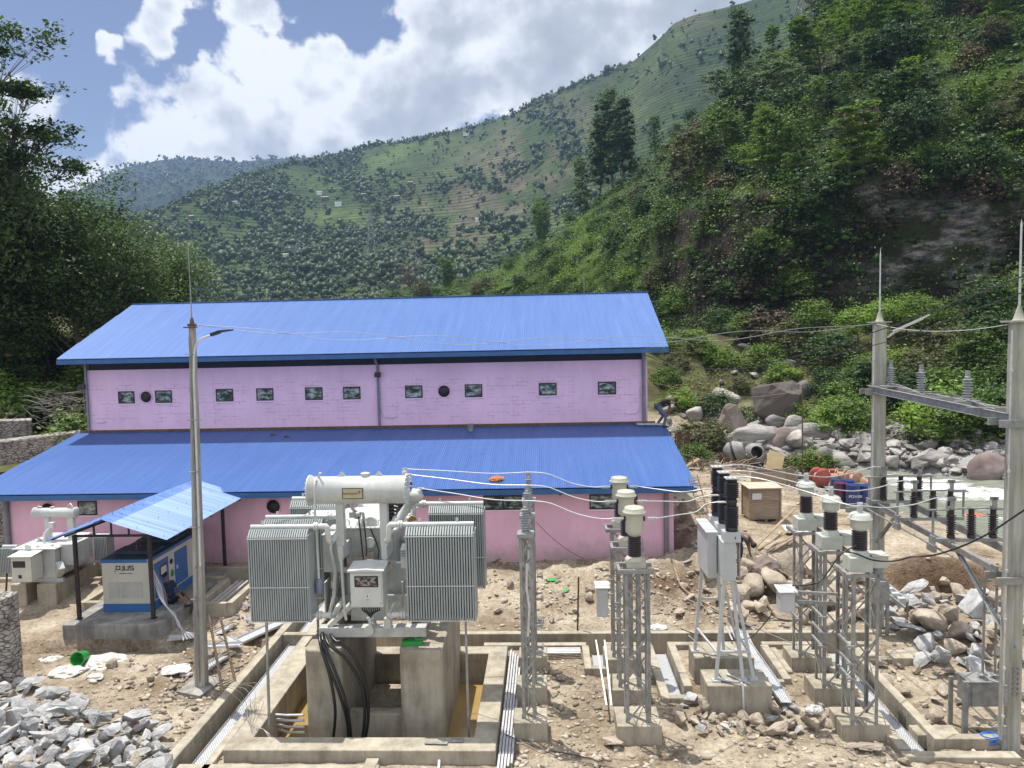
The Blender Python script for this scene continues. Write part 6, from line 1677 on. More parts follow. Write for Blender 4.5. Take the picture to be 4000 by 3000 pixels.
# current transformers
def ct_col():
    v = VP[0]-.05; t = thing('current_transformer_column', 'x', 'current transformer', (1.75, v, .34), 'lattice columns with cream current transformers')
    mb = MB(); lattice_col(mb, 1.50, 1.99, v-.22, v+.22, .34, 3.42, .06, 5); mb.build('lattice_post', 'galv', t)
    mb = MB(); mb.box(1.36, 2.08, v-.27, v-.19, 3.42, 3.50); mb.box(1.36, 2.08, v+.19, v+.27, 3.42, 3.50); bolts(mb, 1.52, 1.96, v-.2, v+.2, .34)
    mb.box(1.36, 1.42, v-.19, v+.19, 3.42, 3.49); mb.build('cross_beam', 'galv', t)
    mb = MB(); mb.box(1.55, 1.93, v-.17, v+.17, 3.502, 3.62); mb.lathe((1.72, v, 0), [(.20, 3.62), (.20, 3.65), (.15, 3.70), (.13, 3.71)], 20); mb.build('base_box', 'cream', t)
    mb = MB(); mb.lathe((1.72, v, 0), shed_prof(.095, .135, 3.71, 4.12, 9), 22); mb.build('insulator', 'brown_porc', t)
    mb = MB(); mb.lathe((1.72, v, 0), [(.10, 4.12), (.12, 4.14), (.175, 4.20), (.18, 4.22), (.18, 4.60)], 28); hd_ = mb.build('head_tank', 'cream', t)
    mb = MB(); mb.lathe((1.72, v, 0), [(.18, 4.59), (.235, 4.60), (.235, 4.615), (.20, 4.63), (.20, 4.68), (.185, 4.705), (.12, 4.72), (.005, 4.725)], 28); mb.build('lid', 'cream', hd_)
    mb = MB()
    for s in (-1, 1):
        mb.lathe((1.72+s*.175, v, 4.47), [(.055, -.005), (.055, .035), (.03, .04)], 14, Matrix.Rotation(s*PI/2, 3, 'Y'))
    mb.build('terminal_bush', 'dark', hd_)
    mb = MB()
    for s in (-1, 1):
        mb.tube((1.72+s*.20, v, 4.47), (1.72+s*.46, v, 4.47), .018, n=8); mb.bar((1.72+s*.24, v, 4.47), (1.72+s*.44, v, 4.47), .06, .035)
        for k in range(4): mb.tube((1.72+s*(.26+.05*k), v-.03, 4.44), (1.72+s*(.26+.05*k), v-.03, 4.51), .012, n=6)
    mb.build('terminal', 'galv_light', hd_)
    mb = MB()
    for z in (2.25, 1.9): mb.bar((1.38, v-.24, z), (1.53, v-.24, z), .04, .04); mb.bar((1.40, v-.24, z-.12), (1.40, v-.24, z+.02), .03, .03)
    mb.path([(1.88, v-.25, 3.5), (1.93, v-.26, 2.2), (1.90, v-.26, .4)], .022, 8)
    mb.path([(1.86, v-.14, 4.1), (1.875, v-.15, 3.9), (1.87, v-.14, 3.7)], .012, 6); mb.build('earth_pipe', 'galv', t)
    return t
ct = ct_col()
for i in range(3):
    o_ = ct if i == 0 else shift(ct, 0, VP[i]-VP[0])
    o_['label'] = '%s lattice column topped by a round cream current transformer with dark insulator' % ordn[i]
# marshalling boxes hung on the columns
def mbox(name, u, v, z0, z1, w, d, lb, rz=0.0):
    t = thing(name, lb, 'junction box', (u, v, z0))
    mb = MB(); mb.box(u-w/2, u+w/2, v-d/2, v+d/2, z0, z1); mb.build('cabinet', 'cb_grey', t, bevel=.008)
    mb = MB(); mb.box(u-w/2+.03, u+w/2-.02, v-d/2-.01, v-d/2-.002, z0+.03, z1-.03); mb.build('door', 'cb_grey', t)
    mb = MB(); mb.add([(u-w/2-.04,v-d/2-.05,z1+.002),(u+w/2+.04,v-d/2-.05,z1+.002),(u+w/2+.04,v+d/2+.04,z1+.05),(u-w/2-.04,v+d/2+.04,z1+.05),(u-w/2-.04,v-d/2-.05,z1+.02),(u+w/2+.04,v-d/2-.05,z1+.02),(u+w/2+.04,v+d/2+.04,z1+.068),(u-w/2-.04,v+d/2+.04,z1+.068)], [(0,3,2,1),(4,5,6,7),(0,1,5,4),(1,2,6,5),(2,3,7,6),(3,0,4,7)]); mb.build('canopy', 'cb_grey', t)
    return t
b_ = AV(2352, 2290, 16.5); mbox('junction_box', b_[0], 16.55, b_[2]-.66, b_[2]-.02, .24, .26, 'light grey steel box with sloping lid on the left of the middle current transformer column')
b_ = AV(3068, 2300, 15.75); bx2 = mbox('junction_box', b_[0]+.02, 15.8, b_[2]-.46, b_[2]-.05, .30, .28, 'light grey steel box with sloping lid left of the tall voltage transformer columns')
mb = MB(); mb.bar((b_[0]+.2, 15.85, b_[2]-.3), (5.9, 15.7, b_[2]-.3), .05, .05); mb.bar((b_[0]+.2, 15.85, b_[2]-.1), (5.9, 15.7, b_[2]-.1), .05, .05); mb.build('bracket', 'galv', bx2)

# circuit breaker
cb = thing('circuit_breaker', 'three pole outdoor circuit breaker with black ribbed columns on splayed grey legs', 'circuit breaker', (3.93, 17.2, .6))
cwall('breaker_footing', (3.33, 4.70, 16.10, 16.92, -.4, .62), 'front concrete block under the circuit breaker legs', 'blocks under the breaker', cat='footing')
cwall('breaker_footing', (3.33, 4.70, 17.50, 18.30, -.4, .62), 'rear concrete block under the circuit breaker legs', 'blocks under the breaker', cat='footing')
CBV = [16.5, 17.18, 17.88]
for i, v in enumerate(CBV):
    u = 3.94
    mb = MB(); mb.box(u-.19, u+.16, v-.17, v+.17, 3.66, 3.88); col = mb.build('mounting_box', 'cb_grey', cb, bevel=.01)
    if i == 0: mb = MB(); mb.box(u+.03, u+.05, v-.176, v-.171, 3.74, 3.79); mb.build('number_plate', 'black', col)
    mb = MB(); mb.lathe((u, v, 0), [(.13, 3.88), (.13, 3.97), (.095, 3.99)] + shed_prof(.095, .15, 3.99, 4.42, 9) + [(.11, 4.43), (.11, 4.50)], 22); mb.build('lower_insulator', 'black_porc', cb)
    mb = MB(); mb.lathe((u, v, 0), [(.12, 4.50), (.125, 4.52), (.10, 4.60)] + shed_prof(.10, .155, 4.60, 4.94, 8) + [(.12, 4.95), (.12, 5.02)], 22); up_ = mb.build('upper_insulator', 'black_porc', cb)
    mb = MB(); mb.box(u-.14, u+.14, v-.12, v+.12, 5.02, 5.045); mb.box(u+.1, u+.34, v-.05, v+.05, 5.045, 5.06)
    for k in range(3): mb.tube((u-.1+.1*k, v-.08, 5.045), (u-.1+.1*k, v-.08, 5.075), .014, n=6)
    mb.build('terminal', 'galv_light', cb); mb = MB(); mb.box(u-.30, u+.14, v-.05, v+.05, 4.50, 4.52); mb.build('terminal', 'galv_light', cb)
mb = MB(); mb.box(3.72, 4.0, 16.36, 18.05, 2.82, 3.658); hs_ = mb.build('housing', 'cb_grey', cb, bevel=.008)
mb = MB(); mb.box(3.50, 3.70, 16.85, 18.0, 2.72, 3.74); mb.build('mechanism_box', 'cb_grey', cb, bevel=.008)
mb = MB(); mb.box(3.46, 3.72, 16.80, 18.05, 3.742, 3.77); mb.build('box_canopy', 'cb_grey', cb)
mb = MB(); mb.tube((4.06, 16.45, 2.9), (4.06, 16.45, 3.65), .02, n=8); mb.bar((4.0, 16.45, 3.25), (4.14, 16.45, 3.25), .02, .04); mb.bar((4.08, 16.4, 2.85), (4.08, 16.4, 3.66), .03, .05); mb.build('push_rod', 'galv', cb)
for (ua, ub, va, vb) in ((3.76, 3.56, 16.42, 16.32), (3.93, 4.14, 16.42, 16.36), (3.99, 4.38, 16.5, 16.4), (3.60, 3.30+.1, 17.9, 17.85), (3.95, 4.05, 17.95, 17.75), (3.99, 4.42, 17.95, 17.85)):
    mb = MB(); mb.bar((ua, va, 2.82), (ub, vb, .66), .07, .05); mb.box(ub-.09, ub+.09, vb-.08, vb+.08, .622, .66); mb.build('leg', 'cb_grey', cb)
mb = MB(); mb.bar((3.62, 16.36, 1.25), (4.30, 16.36, 1.25), .05, .05); mb.bar((3.50, 17.85, 1.9), (4.05, 17.85, 1.9), .05, .05); mb.bar((3.62, 16.36, 1.2), (3.45, 17.8, 1.2), .04, .04); mb.bar((4.3, 16.36, 1.2), (4.3, 17.8, 1.2), .04, .04)
mb.build('leg_brace', 'cb_grey', cb)
for a_, b_, w_, lb in (((3.55, 16.35, .68), (3.9, 16.25, .64), .10, 'metal strip lying at the front edge of the front breaker block'), ((3.85, 16.6, .66), (4.25, 16.15, .64), .07, 'bent metal strip across the middle of the front breaker block'), ((3.2, 17.5, 1.15), (3.7, 17.55, .66), .10, 'bright steel angle leaning on the rear breaker block'), ((3.8, 17.6, .64), (4.1, 17.9, .64), .04, 'small metal bar lying on the rear breaker block')):
    mb = MB(); mb.bar(a_, b_, w_, .012); mb.build('metal_strip', 'galv_light', None, o=a_, label=lb, cat='scrap metal')
mb = MB(); mb.path([(4.06, 16.16, .66), (4.07, 16.07, .60), (4.08, 16.06, .2), (4.09, 16.05, -.1)], .03, 8); mb.build('earth_strip', 'galv_light', None, o=(4.06, 16.1, 0), label='flat steel strip running down the front of the breaker footing', cat='earthing strip')
mb = MB()
for k in range(4): mb.tube((4.62+k*.10, 19.25, .30), (4.66+k*.10, 20.1, .33), .022, n=8)
mb.build('pipe_ends', 'galv_light', None, o=(4.8, 19.6, .2), label='row of four pipe ends over the cross trench behind the breaker', cat='pipes')

# voltage transformers on the right hand columns
def pt_col():
    v = VP[0]-.12; u = 6.18; t = thing('voltage_transformer_column', 'x', 'voltage transformer', (u, v, .34), 'lattice columns with grey green voltage transformers')
    mb = MB(); lattice_col(mb, 5.93, 6.44, v-.22, v+.30, .34, 3.33, .06, 5); mb.build('lattice_post', 'galv', t)
    mb = MB(); mb.box(5.78, 5.86, v-.32, v+.36, 3.33, 3.41); mb.box(6.40, 6.48, v-.32, v+.36, 3.33, 3.40); mb.box(5.86, 6.40, v-.26, v-.20, 3.33, 3.39); bolts(mb, 5.95, 6.42, v-.2, v+.28, .34); mb.build('cross_beam', 'galv', t)
    mb = MB(); mb.box(5.89, 6.33, v-.20, v+.22, 3.412, 3.70); bb = mb.build('base_tank', 'pt_paint', t, bevel=.012)
    mb = MB(); mb.box(6.36, 6.66, v-.10, v+.22, 3.47, 3.70); mb.box(6.34, 6.68, v-.13, v+.25, 3.702, 3.72); mb.build('terminal_box', 'pt_paint', t)
    mb = MB(); mb.lathe((u-.04, v, 0), [(.19, 3.70), (.19, 3.725), (.145, 3.80), (.14, 3.82)], 20)
    for k in range(10): mb.cbox((u-.04+.165*math.cos(k*.63), v+.165*math.sin(k*.63), 3.75), (.02, .02, .05))
    mb.build('flange', 'pt_paint', t)
    mb = MB(); mb.lathe((u-.04, v, 0), shed_prof(.105, .15, 3.82, 4.20, 8), 22); mb.build('insulator', 'brown_porc', t)
    mb = MB(); mb.lathe((u-.04, v, 0), [(.10, 4.20), (.12, 4.21), (.165, 4.25), (.175, 4.28), (.175, 4.43)], 26); dm = mb.build('head_tank', 'pt_paint', t)
    mb = MB(); mb.lathe((u-.04, v, 0), [(.18, 4.43), (.235, 4.435), (.235, 4.45), (.205, 4.465), (.20, 4.52), (.15, 4.555), (.005, 4.565)], 26); mb.build('lid', 'pt_paint', dm)
    mb = MB(); mb.box(u-.09, u+.01, v-.02, v+.02, 4.56, 4.76); mb.box(u-.07, u-.01, v-.04, v-.02, 4.62, 4.74); mb.build('terminal', 'galv_light', dm)
    mb = MB()
    for z in (1.95, 1.6, 1.3): mb.bar((5.88, v-.24, z), (5.88, v+.35, z), .05, .05); mb.bar((5.80, v-.26, z), (6.0, v-.26, z), .035, .04)
    mb.build('bracket', 'galv', t)
    return t
pt = pt_col()
for i in range(3):
    o_ = pt if i == 0 else shift(pt, 0, VP[i]-VP[0])
    o_['label'] = '%s lattice column topped by a domed grey green voltage transformer' % ordn[i]

# ------------------------------------------------------------------ concrete poles
def cpole(name, u, v, ztop, w0, w1, label, rot=0.5, hexa=True):
    t = thing(name, label, 'pole', (u, v, 0)); mb = MB()
    vs = []
    prof_ = [(-.5,-.32),(-.30,-.5),(.30,-.5),(.5,-.32),(.5,.32),(.30,.5),(-.30,.5),(-.5,.32)]
    for z, w in ((-.4, w0), (ztop, w1)): vs += [(u+x*w, v+y*w*.8, z) for x, y in prof_]
    n = 8; mb.add(vs, [tuple(range(n))[::-1], tuple(range(n, 2*n))] + [(i, (i+1) % n, n+(i+1) % n, n+i) for i in range(n)])
    mb.build('shaft', 'pole_concrete', t); return t
PR = (8.84, 14.78); aR2 = AV(3436, 1262, 20.5); PR2 = (aR2[0], 20.5)
pR = cpole('concrete_pole', PR[0], PR[1], 8.24, .335, .30, 'nearest concrete pole of the gantry, at the right edge of the photo')
pR2 = cpole('concrete_pole', PR2[0], PR2[1], 8.28, .335, .30, 'farther concrete pole of the gantry, with the white street light')
for t, (u, v), zt_ in ((pR, PR, 8.24), (pR2, PR2, 8.28)):
    mb = MB(); mb.box(u-.23, u+.23, v-.2, v+.2, zt_, zt_+.035); mb.lathe((u, v, zt_+.03), [(.13, 0), (.10, .03), (.035, .25), (.03, .28)], 10); mb.build('cap', 'pole_concrete', t)
    mb = MB(); mb.tube((u, v, zt_+.3), (u, v, zt_+1.75), .022, .018, 8); mb.tube((u, v, zt_+1.75), (u, v, zt_+1.90), .02, .003, 8); mb.build('lightning_rod', 'galv_light', t)
    mb = MB(); mb.bar((u-.18, v-.10, 8.1), (u-.19, v-.11, .2), .03, .008)
    for k in range(8): mb.bar((u-.22, v-.13, .7+k*.95), (u-.17, v-.13, .7+k*.95), .03, .05)
    mb.build('earth_strip', 'galv_light', t)
mb = MB()
for k in range(6):
    for j in range(2): mb.tube((PR[0]-.03+.09*j, PR[1]-.13, 1.15+.1*k), (PR[0]-.03+.09*j, PR[1]-.175, 1.15+.1*k), .02, n=6)
mb.bar((PR[0]-.20, PR[1]-.2, -.1), (PR[0]-.20, PR[1]-.2, .55), .06, .06); mb.bar((PR[0]-.20, PR[1]-.2, .95), (PR[0]-.20, PR[1]-.2, 1.35), .05, .05); mb.build('bolt_plate', 'galv', pR)
u, v = PR2; mb = MB(); mb.path([(u+.12, v-.2, 7.9), (u+.22, v-.35, 8.02), (u+.45, v-.7, 8.24)], .025, 8); am = mb.build('lamp_arm', 'alu', pR2)
mb = MB(); mb.bar((u+.22, v-.35, 8.06), (u+.62, v-.95, 8.36), .13, .04); mb.bar((u+.6, v-.92, 8.35), (u+.72, v-1.1, 8.45), .05, .03); mb.build('lamp_head', 'alu', am)
# left lamp pole
pl = thing('lamp_pole', 'tall concrete pole with curved street light arm, left of the transformer', 'lamp pole', (-8.28, 17.3, 0))
mb = MB()
vs = []
for z, w in ((-.3, .25), (8.55, .12)): vs += [(-8.28+x*w+(.22 if z > 1 else 0), 17.3+y*w, z) for x, y in ((-.5,-.4),(-.3,-.5),(.3,-.5),(.5,-.4),(.5,.5),(-.5,.5))]
mb.add(vs, [(5,4,3,2,1,0),(6,7,8,9,10,11)]+[(i,(i+1)%6,6+(i+1)%6,6+i) for i in range(6)]); mb.build('shaft', 'pole_concrete', pl)
mb = MB(); mb.box(-8.14, -7.98, 17.22, 17.38, 8.55, 8.60); mb.bar((-8.22, 17.2, 8.52), (-7.9, 17.2, 8.52), .03, .03); mb.lathe((-8.06, 17.3, 8.6), [(.06, 0), (.045, .08), (.03, .14)], 8); mb.build('cap', 'rust', pl)
mb = MB(); mb.tube((-8.06, 17.3, 8.7), (-8.06, 17.3, 10.4), .016, .008, 6); mb.build('lightning_rod', 'galv', pl)
a = AV(765, 1350, 17.15); b = AV(845, 1312, 17.15)
mb = MB(); mb.path([(-8.22+.13, 17.17, 3.0), (-8.02, 17.17, 7.4), (-7.98, 17.15, 7.9), (-7.95, 17.15, 8.05), (-7.88, 17.13, 8.18), (-7.75, 17.1, 8.27), (-7.5, 17.08, 8.34)], .025, 8); am = mb.build('lamp_arm', 'alu', pl)
mb = MB(); mb.bar((-7.53, 17.08, 8.34), (-7.33, 17.06, 8.40), .11, .07); mb.bar((-7.33, 17.06, 8.41), (-7.02, 17.02, 8.44), .17, .05, w2=.12, h2=.03); mb.build('lamp_head', 'frame_dark', am)
mb = MB(); mb.path([(-8.25, 17.16, .2), (-8.2, 17.17, 3.0)], .014, 6); mb.path([(-8.1, 17.2, 8.3), (-8.13, 17.19, 5), (-8.2, 17.18, 2.5), (-8.3, 17.12, 1.9), (-8.22, 17.1, .4)], .012, 5)
for z in (7.9, 6.4, 5.2, 3.9, 2.2): mb.box(-8.42+z*.032, -8.05+z*.01, 17.12, 17.16, z, z+.02)
mb.build('earth_cable', 'galv', pl)
mb = MB(); mb.prism([(-8.72, 16.95), (-8.05, 16.72), (-7.86, 17.6), (-8.55, 17.8)], -.3, .10); mb.build('pole_base', 'concrete_grey', None, o=(-8.3, 17.2, 0), label='rough concrete collar at the foot of the lamp pole', cat='pole base')
mb = MB(); A_ = Vector((-7.45, 17.0, 0)); B_ = Vector((-8.0, 17.55, 1.75)); sd = Vector((.05, .12, 0))
for s, k in ((-1, 1), (1, .92)): mb.tube(A_+sd*s*1.6, A_.lerp(B_, k)+sd*s*1.2, .035, .03, 7)
for k in range(5): q_ = A_.lerp(B_, (k+.8)/6); mb.bar(q_-sd*1.7, q_+sd*1.7, .03, .02)
mb.build('wooden_ladder', 'wood', None, o=tuple(A_), label='short rough wooden ladder leaning on the lamp pole', cat='ladder')
for u_, v_, h_, lb in ((.05, 21.3, .98, 'thin rusty stake standing in the dirt bank right of the radiators'), (-6.02+.0, 14.95, 0, '')):
    if h_: 
        z_ = 0.0; q = UV(2255, 2468, .1); mb = MB(); mb.bar((q[0], q[1], -.1), (q[0]+.06, q[1], 1.62), .045, .045); mb.build('steel_stake', 'rust', None, o=(q[0], q[1], 0), label=lb, cat='stake')

# ------------------------------------------------------------------ gantry: upper beam with three posts, lower isolator
gb = thing('gantry_beam', 'upper double steel beam with three grey post insulators between the two concrete poles', 'gantry beam', (PR[0], 17.6, 6.5))
for s in (-.21, .21):
    a = Vector((PR[0]+s, PR[1]-.1, 6.46)); b = Vector((PR2[0]+s, PR2[1]+.12, 6.56)); mb = MB(); mb.bar(a, b, .012, .16)
    mb.bar(a+Vector((.03*(1 if s > 0 else -1), 0, .08)), b+Vector((.03*(1 if s > 0 else -1), 0, .08)), .07, .008); mb.bar(a+Vector((.03*(1 if s > 0 else -1), 0, -.08)), b+Vector((.03*(1 if s > 0 else -1), 0, -.08)), .07, .008)
    mb.build('channel', 'galv', gb)
for (u, v, z) in ((PR[0], PR[1]-.19, 6.36), (PR[0], PR[1]+.19, 6.36), (PR2[0], PR2[1]-.2, 6.48), (PR2[0], PR2[1]+.2, 6.48)): mb = MB(); mb.box(u-.42, u+.42, v-.025, v+.025, z-.07, z+.07); mb.build('clamp_bracket', 'galv', gb)
for a, b in (((PR[0]-.5, PR[1]+.8, 6.57), (PR[0]+.3, PR[1]+.5, 6.57)), ((PR2[0]-.4, PR2[1]-.5, 6.66), (PR2[0]+.35, PR2[1]-.5, 6.66))): mb = MB(); mb.bar(a, b, .08, .01); mb.build('tie_plate', 'galv', gb)
for v in (20.15-.0, 18.55, 16.55):
    t_ = (v-PR[1])/(PR2[1]-PR[1]); u = PR[0]+(PR2[0]-PR[0])*t_ ; z = 6.55+.10*t_
    u = {20.15: AV(3525, 1512, 20.15)[0], 18.55: AV(3641, 1533, 18.55)[0], 16.55: AV(3797, 1567, 16.55)[0]}[v]
    u = max(min(u, PR2[0]+.15), PR[0]-.1)
    mb = MB(); mb.lathe((u, v, z), shed_prof(.05, .10, .04, .50, 8), 18); ins = mb.build('insulator', 'grey_porc', gb)
    mb = MB(); mb.box(u-.26, u+.26, v-.08, v+.08, z-.0, z+.02); mb.lathe((u, v, z), [(.10, .02), (.10, .04), (.06, .05)], 12); mb.lathe((u, v, z), [(.055, .50), (.055, .54), (.03, .55)], 12); mb.box(u-.045, u+.045, v-.02, v+.02, z+.54, z+.66); mb.build('clamp', 'galv', ins)
mb = MB(); rr3 = random.Random(9)
for s in (-.12, .1): mb.path([(PR[0]+s+(PR2[0]-PR[0])*t, PR[1]+(PR2[1]-PR[1])*t, 6.60+.08*t+.05*math.sin(t*14+s*20)) for t in [k/24 for k in range(2, 23)]], .012, 5)
mb.build('loose_wire', 'galv', gb)

IV = [16.62, 18.45, 20.28]
iso = thing('isolator', 'three phase disconnector on a low steel frame between the gantry poles, brown ribbed insulators', 'isolator', (9.0, 18.2, 3.4))
def iu(x, y, v): return AV(x, y, v)[0]
UB = [iu(3714, 2105, IV[0]), iu(3793, 2100, IV[0]), iu(3878, 2100, IV[0])]
for s, (du, zz_) in enumerate(((UB[0]-.02, 3.48), (UB[2]+.02, 3.48))):
    mb = MB(); a = Vector((du, 14.9, zz_)); b = Vector((du+.28*s*0, 20.75, zz_)); mb.bar(a, b, .012, .14); mb.bar(a+Vector((.03, 0, .07)), b+Vector((.03, 0, .07)), .07, .008); mb.bar(a+Vector((.03, 0, -.07)), b+Vector((.03, 0, -.07)), .07, .008)
    mb.build('channel', 'galv', iso)
for bx in ((PR[0]-.42, PR[0]+.5, PR[1]-.22, PR[1]-.17, 3.30, 3.44), (PR[0]-.42, PR[0]+.5, PR[1]+.17, PR[1]+.22, 3.30, 3.44), (PR2[0]-.9, PR2[0]+.4, PR2[1]-.22, PR2[1]-.17, 3.32, 3.46), (PR2[0]-.9, PR2[0]+.4, PR2[1]+.17, PR2[1]+.22, 3.32, 3.46)): mb = MB(); mb.box(*bx); mb.build('clamp_bracket', 'galv', iso)
for (a, b) in (((UB[0], 16.35, 3.42), (PR[0]-.05, PR[1]-.14, 2.05)), ((UB[0], 19.3, 3.42), (PR2[0]-.1, PR2[1]-.16, 2.5))):
    mb = MB(); mb.bar(a, b, .09, .012); mb.bar(Vector(a)+Vector((.04, 0, 0)), Vector(b)+Vector((.04, 0, 0)), .012, .08); mb.build('diagonal_brace', 'galv', iso)
mb = MB(); mb.bar((UB[0]-.1, 14.95, 3.56), (UB[0]+.0, 20.7, 3.56), .035, .035); mb.bar((UB[0]-.28, 16.0, 3.42), (UB[0]-.28, 20.4, 3.42), .03, .03); mb.build('linkage_rod', 'galv', iso)
for i, v in enumerate(IV):
    us = [iu(*p) for p in {0: ((3714, 2100, v), (3793, 2096, v), (3878, 2098, v)), 1: ((3569, 2024, v), (3644, 2020, v), (3712, 2016, v)), 2: ((3452, 1951, v), (3518, 1948, v), (3590, 1944, v))}[i]]
    mb = MB(); mb.box(us[0]-.36, us[2]+.30, v-.05, v+.05, 3.565, 3.64); mb.box(us[0]-.42, us[0]-.36, v-.09, v+.09, 3.50, 3.70); mb.box(us[0]-.44, us[0]-.36, v-.14, v+.14, 3.36, 3.52); mb.build('base_channel', 'galv', iso)
    for k, u in enumerate(us):
        mb = MB(); mb.lathe((u, v, 3.64), [(.08, 0), (.08, .07), (.055, .09)] + shed_prof(.055, .095, .09, .52, 9) + [(.06, .54), (.06, .62)], 16)
        mb.build('insulator', 'brown_porc', iso)
    mb = MB(); mb.tube((us[0], v, 4.28), (us[2]+.35, v, 4.28), .022, n=8); mb.tube((us[0]-.38, v, 4.24), (us[0]-.38, v, 3.6), .028, n=8); mb.tube((us[2]+.30, v, 4.24), (us[2]+.30, v, 3.6), .028, n=8)
    mb.box(us[0]-.46, us[0]+.05, v-.03, v+.03, 4.24, 4.27); mb.box(us[2]-.05, us[2]+.40, v-.03, v+.03, 4.24, 4.27)
    for u in (us[0], us[2]): mb.box(u-.06, u+.06, v-.035, v+.035, 4.26, 4.32); mb.box(u-.05, u+.05, v-.05, v-.035, 4.28, 4.52); mb.box(u-.10, u+.08, v-.05, v-.035, 4.46, 4.54)
    mb.path([(us[1]+.1, v-.06, 4.16), (us[1]+.18, v-.06, 4.12), (us[1]+.3, v-.06, 4.13), (us[1]+.3, v-.06, 4.2)], .01, 5)
    mb.build('blade', 'galv', iso)
bxu = iu(3846, 2620, 15.35)
for k, du in enumerate((0, .24)):
    mb = MB(); mb.tube((bxu+.02+du, 15.45, 1.15), (bxu+.02+du, 15.45, 3.55-.1*k), .026, n=8); mb.bar((bxu-.06+du, 15.43, 3.1-.1*k), (bxu+.12+du, 15.43, 3.1-.1*k), .03, .04); mb.build('drive_rod', 'galv', iso)
t = thing('drive_box', 'square stainless steel control box on posts beside the right hand pole', 'control box', (bxu+.1, 15.5, .5))
zt_ = 1.06; mb = MB(); mb.box(bxu-.32, bxu+.38, 15.3, 15.75, zt_-.5, zt_); mb.build('cabinet', 'galv', t, bevel=.01)
mb = MB(); mb.box(bxu-.27, bxu+.36, 15.285, 15.298, zt_-.48, zt_-.03); mb.build('door', 'galv', t)
mb = MB(); mb.box(bxu-.33, bxu+.40, 15.29, 15.76, zt_+.001, zt_+.012)
for du in (0, .25): mb.lathe((bxu+.02+du, 15.45, zt_+.012), [(.10, 0), (.10, .015), (.04, .02), (.04, .08), (.09, .085), (.09, .10), (.03, .105), (.03, .16)], 12)
mb.build('lid', 'galv', t)
mb = MB(); mb.bar((bxu-.42, 15.25, -.1), (bxu-.42, 15.25, zt_+.05), .10, .07); mb.bar((bxu-.42, 15.8, -.1), (bxu-.42, 15.8, zt_-.1), .08, .05); mb.build('post', 'galv', t)
mb = MB()
for k in range(4): mb.tube((bxu-.38, 15.3+.0, zt_-.08-.1*k), (bxu-.3, 15.3, zt_-.08-.1*k), .02, n=6)
mb.build('bolt', 'galv', t)
# second steel drive box farther back, left of the far pole
q = UV(3400, 2395, .1); u, v = q[0], 20.0; u = iu(3435, 2430, 19.9)
t = thing('drive_box', 'small stainless steel control box on a post in front of the farther gantry pole', 'control box', (u, 19.9, .8))
mb = MB(); mb.box(u-.16, u+.20, 19.8, 20.1, 1.0, 1.62); mb.build('cabinet', 'galv', t, bevel=.01); mb = MB(); mb.lathe((u, 19.95, 1.62), [(.10, 0), (.10, .02), (.03, .03), (.03, .08), (.10, .09), (.10, .11), (.03, .12)], 12); mb.build('lid', 'galv', t)
mb = MB(); mb.bar((u, 19.9, 0), (u, 19.9, 1.0), .09); mb.bar((u+.2, 19.9, 0), (u+.2, 19.9, 1.5), .07); mb.tube((u, 19.95, 1.74), (u, 19.95, 3.4), .025, n=8); mb.build('post', 'galv', t)
for k, (x, y) in enumerate(((3530, 2600), (3600, 2590), (3385, 2590))):
    q = UV(x, y, 0.05); cwall('footing', (q[0]-.25, q[0]+.25, q[1]-.05, q[1]+.45, -.3, .26), ['left of two small concrete cubes behind the right trench', 'right of two small concrete cubes behind the right trench', 'concrete block under the far control box'][k], 'small concrete blocks', cat='footing')
q = UV(3655, 2880, .05); cwall('slab', (q[0]-.35, q[0]+.5, q[1], q[1]+.4, -.2, .10), 'flat concrete pad right of the long trench near the front', cat='slab')
q = UV(3540, 2560, .1); cwall('block_wall', (7.7, 9.3, 18.4, 18.6, -.3, .18), 'low concrete kerb behind the two small cubes', cat='kerb')

# ------------------------------------------------------------------ big transformer
T = thing('power_transformer', 'large pale grey power transformer with ribbed radiators on both sides and a white conservator drum', 'transformer', (-3.9, 17.5, 1.66))
mb = MB(); mb.box(-4.95, -2.65, 15.82, 15.92, 1.83, 2.04); mb.box(-4.95, -2.65, 18.3, 18.4, 1.83, 2.04); mb.box(-4.95, -2.65, 15.92, 16.05, 2.02, 2.04); mb.box(-4.85, -4.72, 15.9, 18.6, 1.665, 1.83); mb.box(-2.9, -2.77, 15.9, 18.6, 1.665, 1.83); mb.build('base_frame', 'tank_grey', T, bevel=.008)
mb = MB(); mb.prism([(-4.5,16.6),(-3.42,16.6),(-3.3,16.75),(-3.3,18.75),(-4.6,18.75),(-4.6,16.75)], 2.04, 4.0); mb.box(-4.35, -3.1, 16.2, 16.6, 2.04, 2.62); mb.box(-3.62, -3.0, 16.35, 16.7, 2.04, 3.3)
tk = mb.build('tank', 'tank_grey', T, bevel=.02)
mb = MB(); mb.prism([(-4.62,16.5),(-3.36,16.5),(-3.2,16.66),(-3.2,18.85),(-4.72,18.85),(-4.72,16.62)], 4.002, 4.03)
for k in range(12): mb.tube((-4.58+k*.108, 16.54, 3.97), (-4.58+k*.108, 16.54, 4.06), .014, n=6)
for k in range(20): mb.tube((-3.23, 16.75+k*.11, 3.97), (-3.23, 16.75+k*.11, 4.06), .014, n=6)
mb.build('cover', 'white', T)
mb = MB(); mb.box(-4.55, -3.2, 16.50, 16.62, 3.02, 3.14); mb.box(-4.7, -4.6, 16.7, 18.8, 3.0, 3.12); mb.box(-3.3, -3.18, 16.7, 18.8, 3.0, 3.12); mb.build('stiffener', 'tank_grey', T)
mb = MB(); mb.box(-5.75, -4.78, 17.5, 18.5, 2.5, 3.98); mb.box(-5.8, -4.74, 17.45, 18.55, 3.982, 4.01)
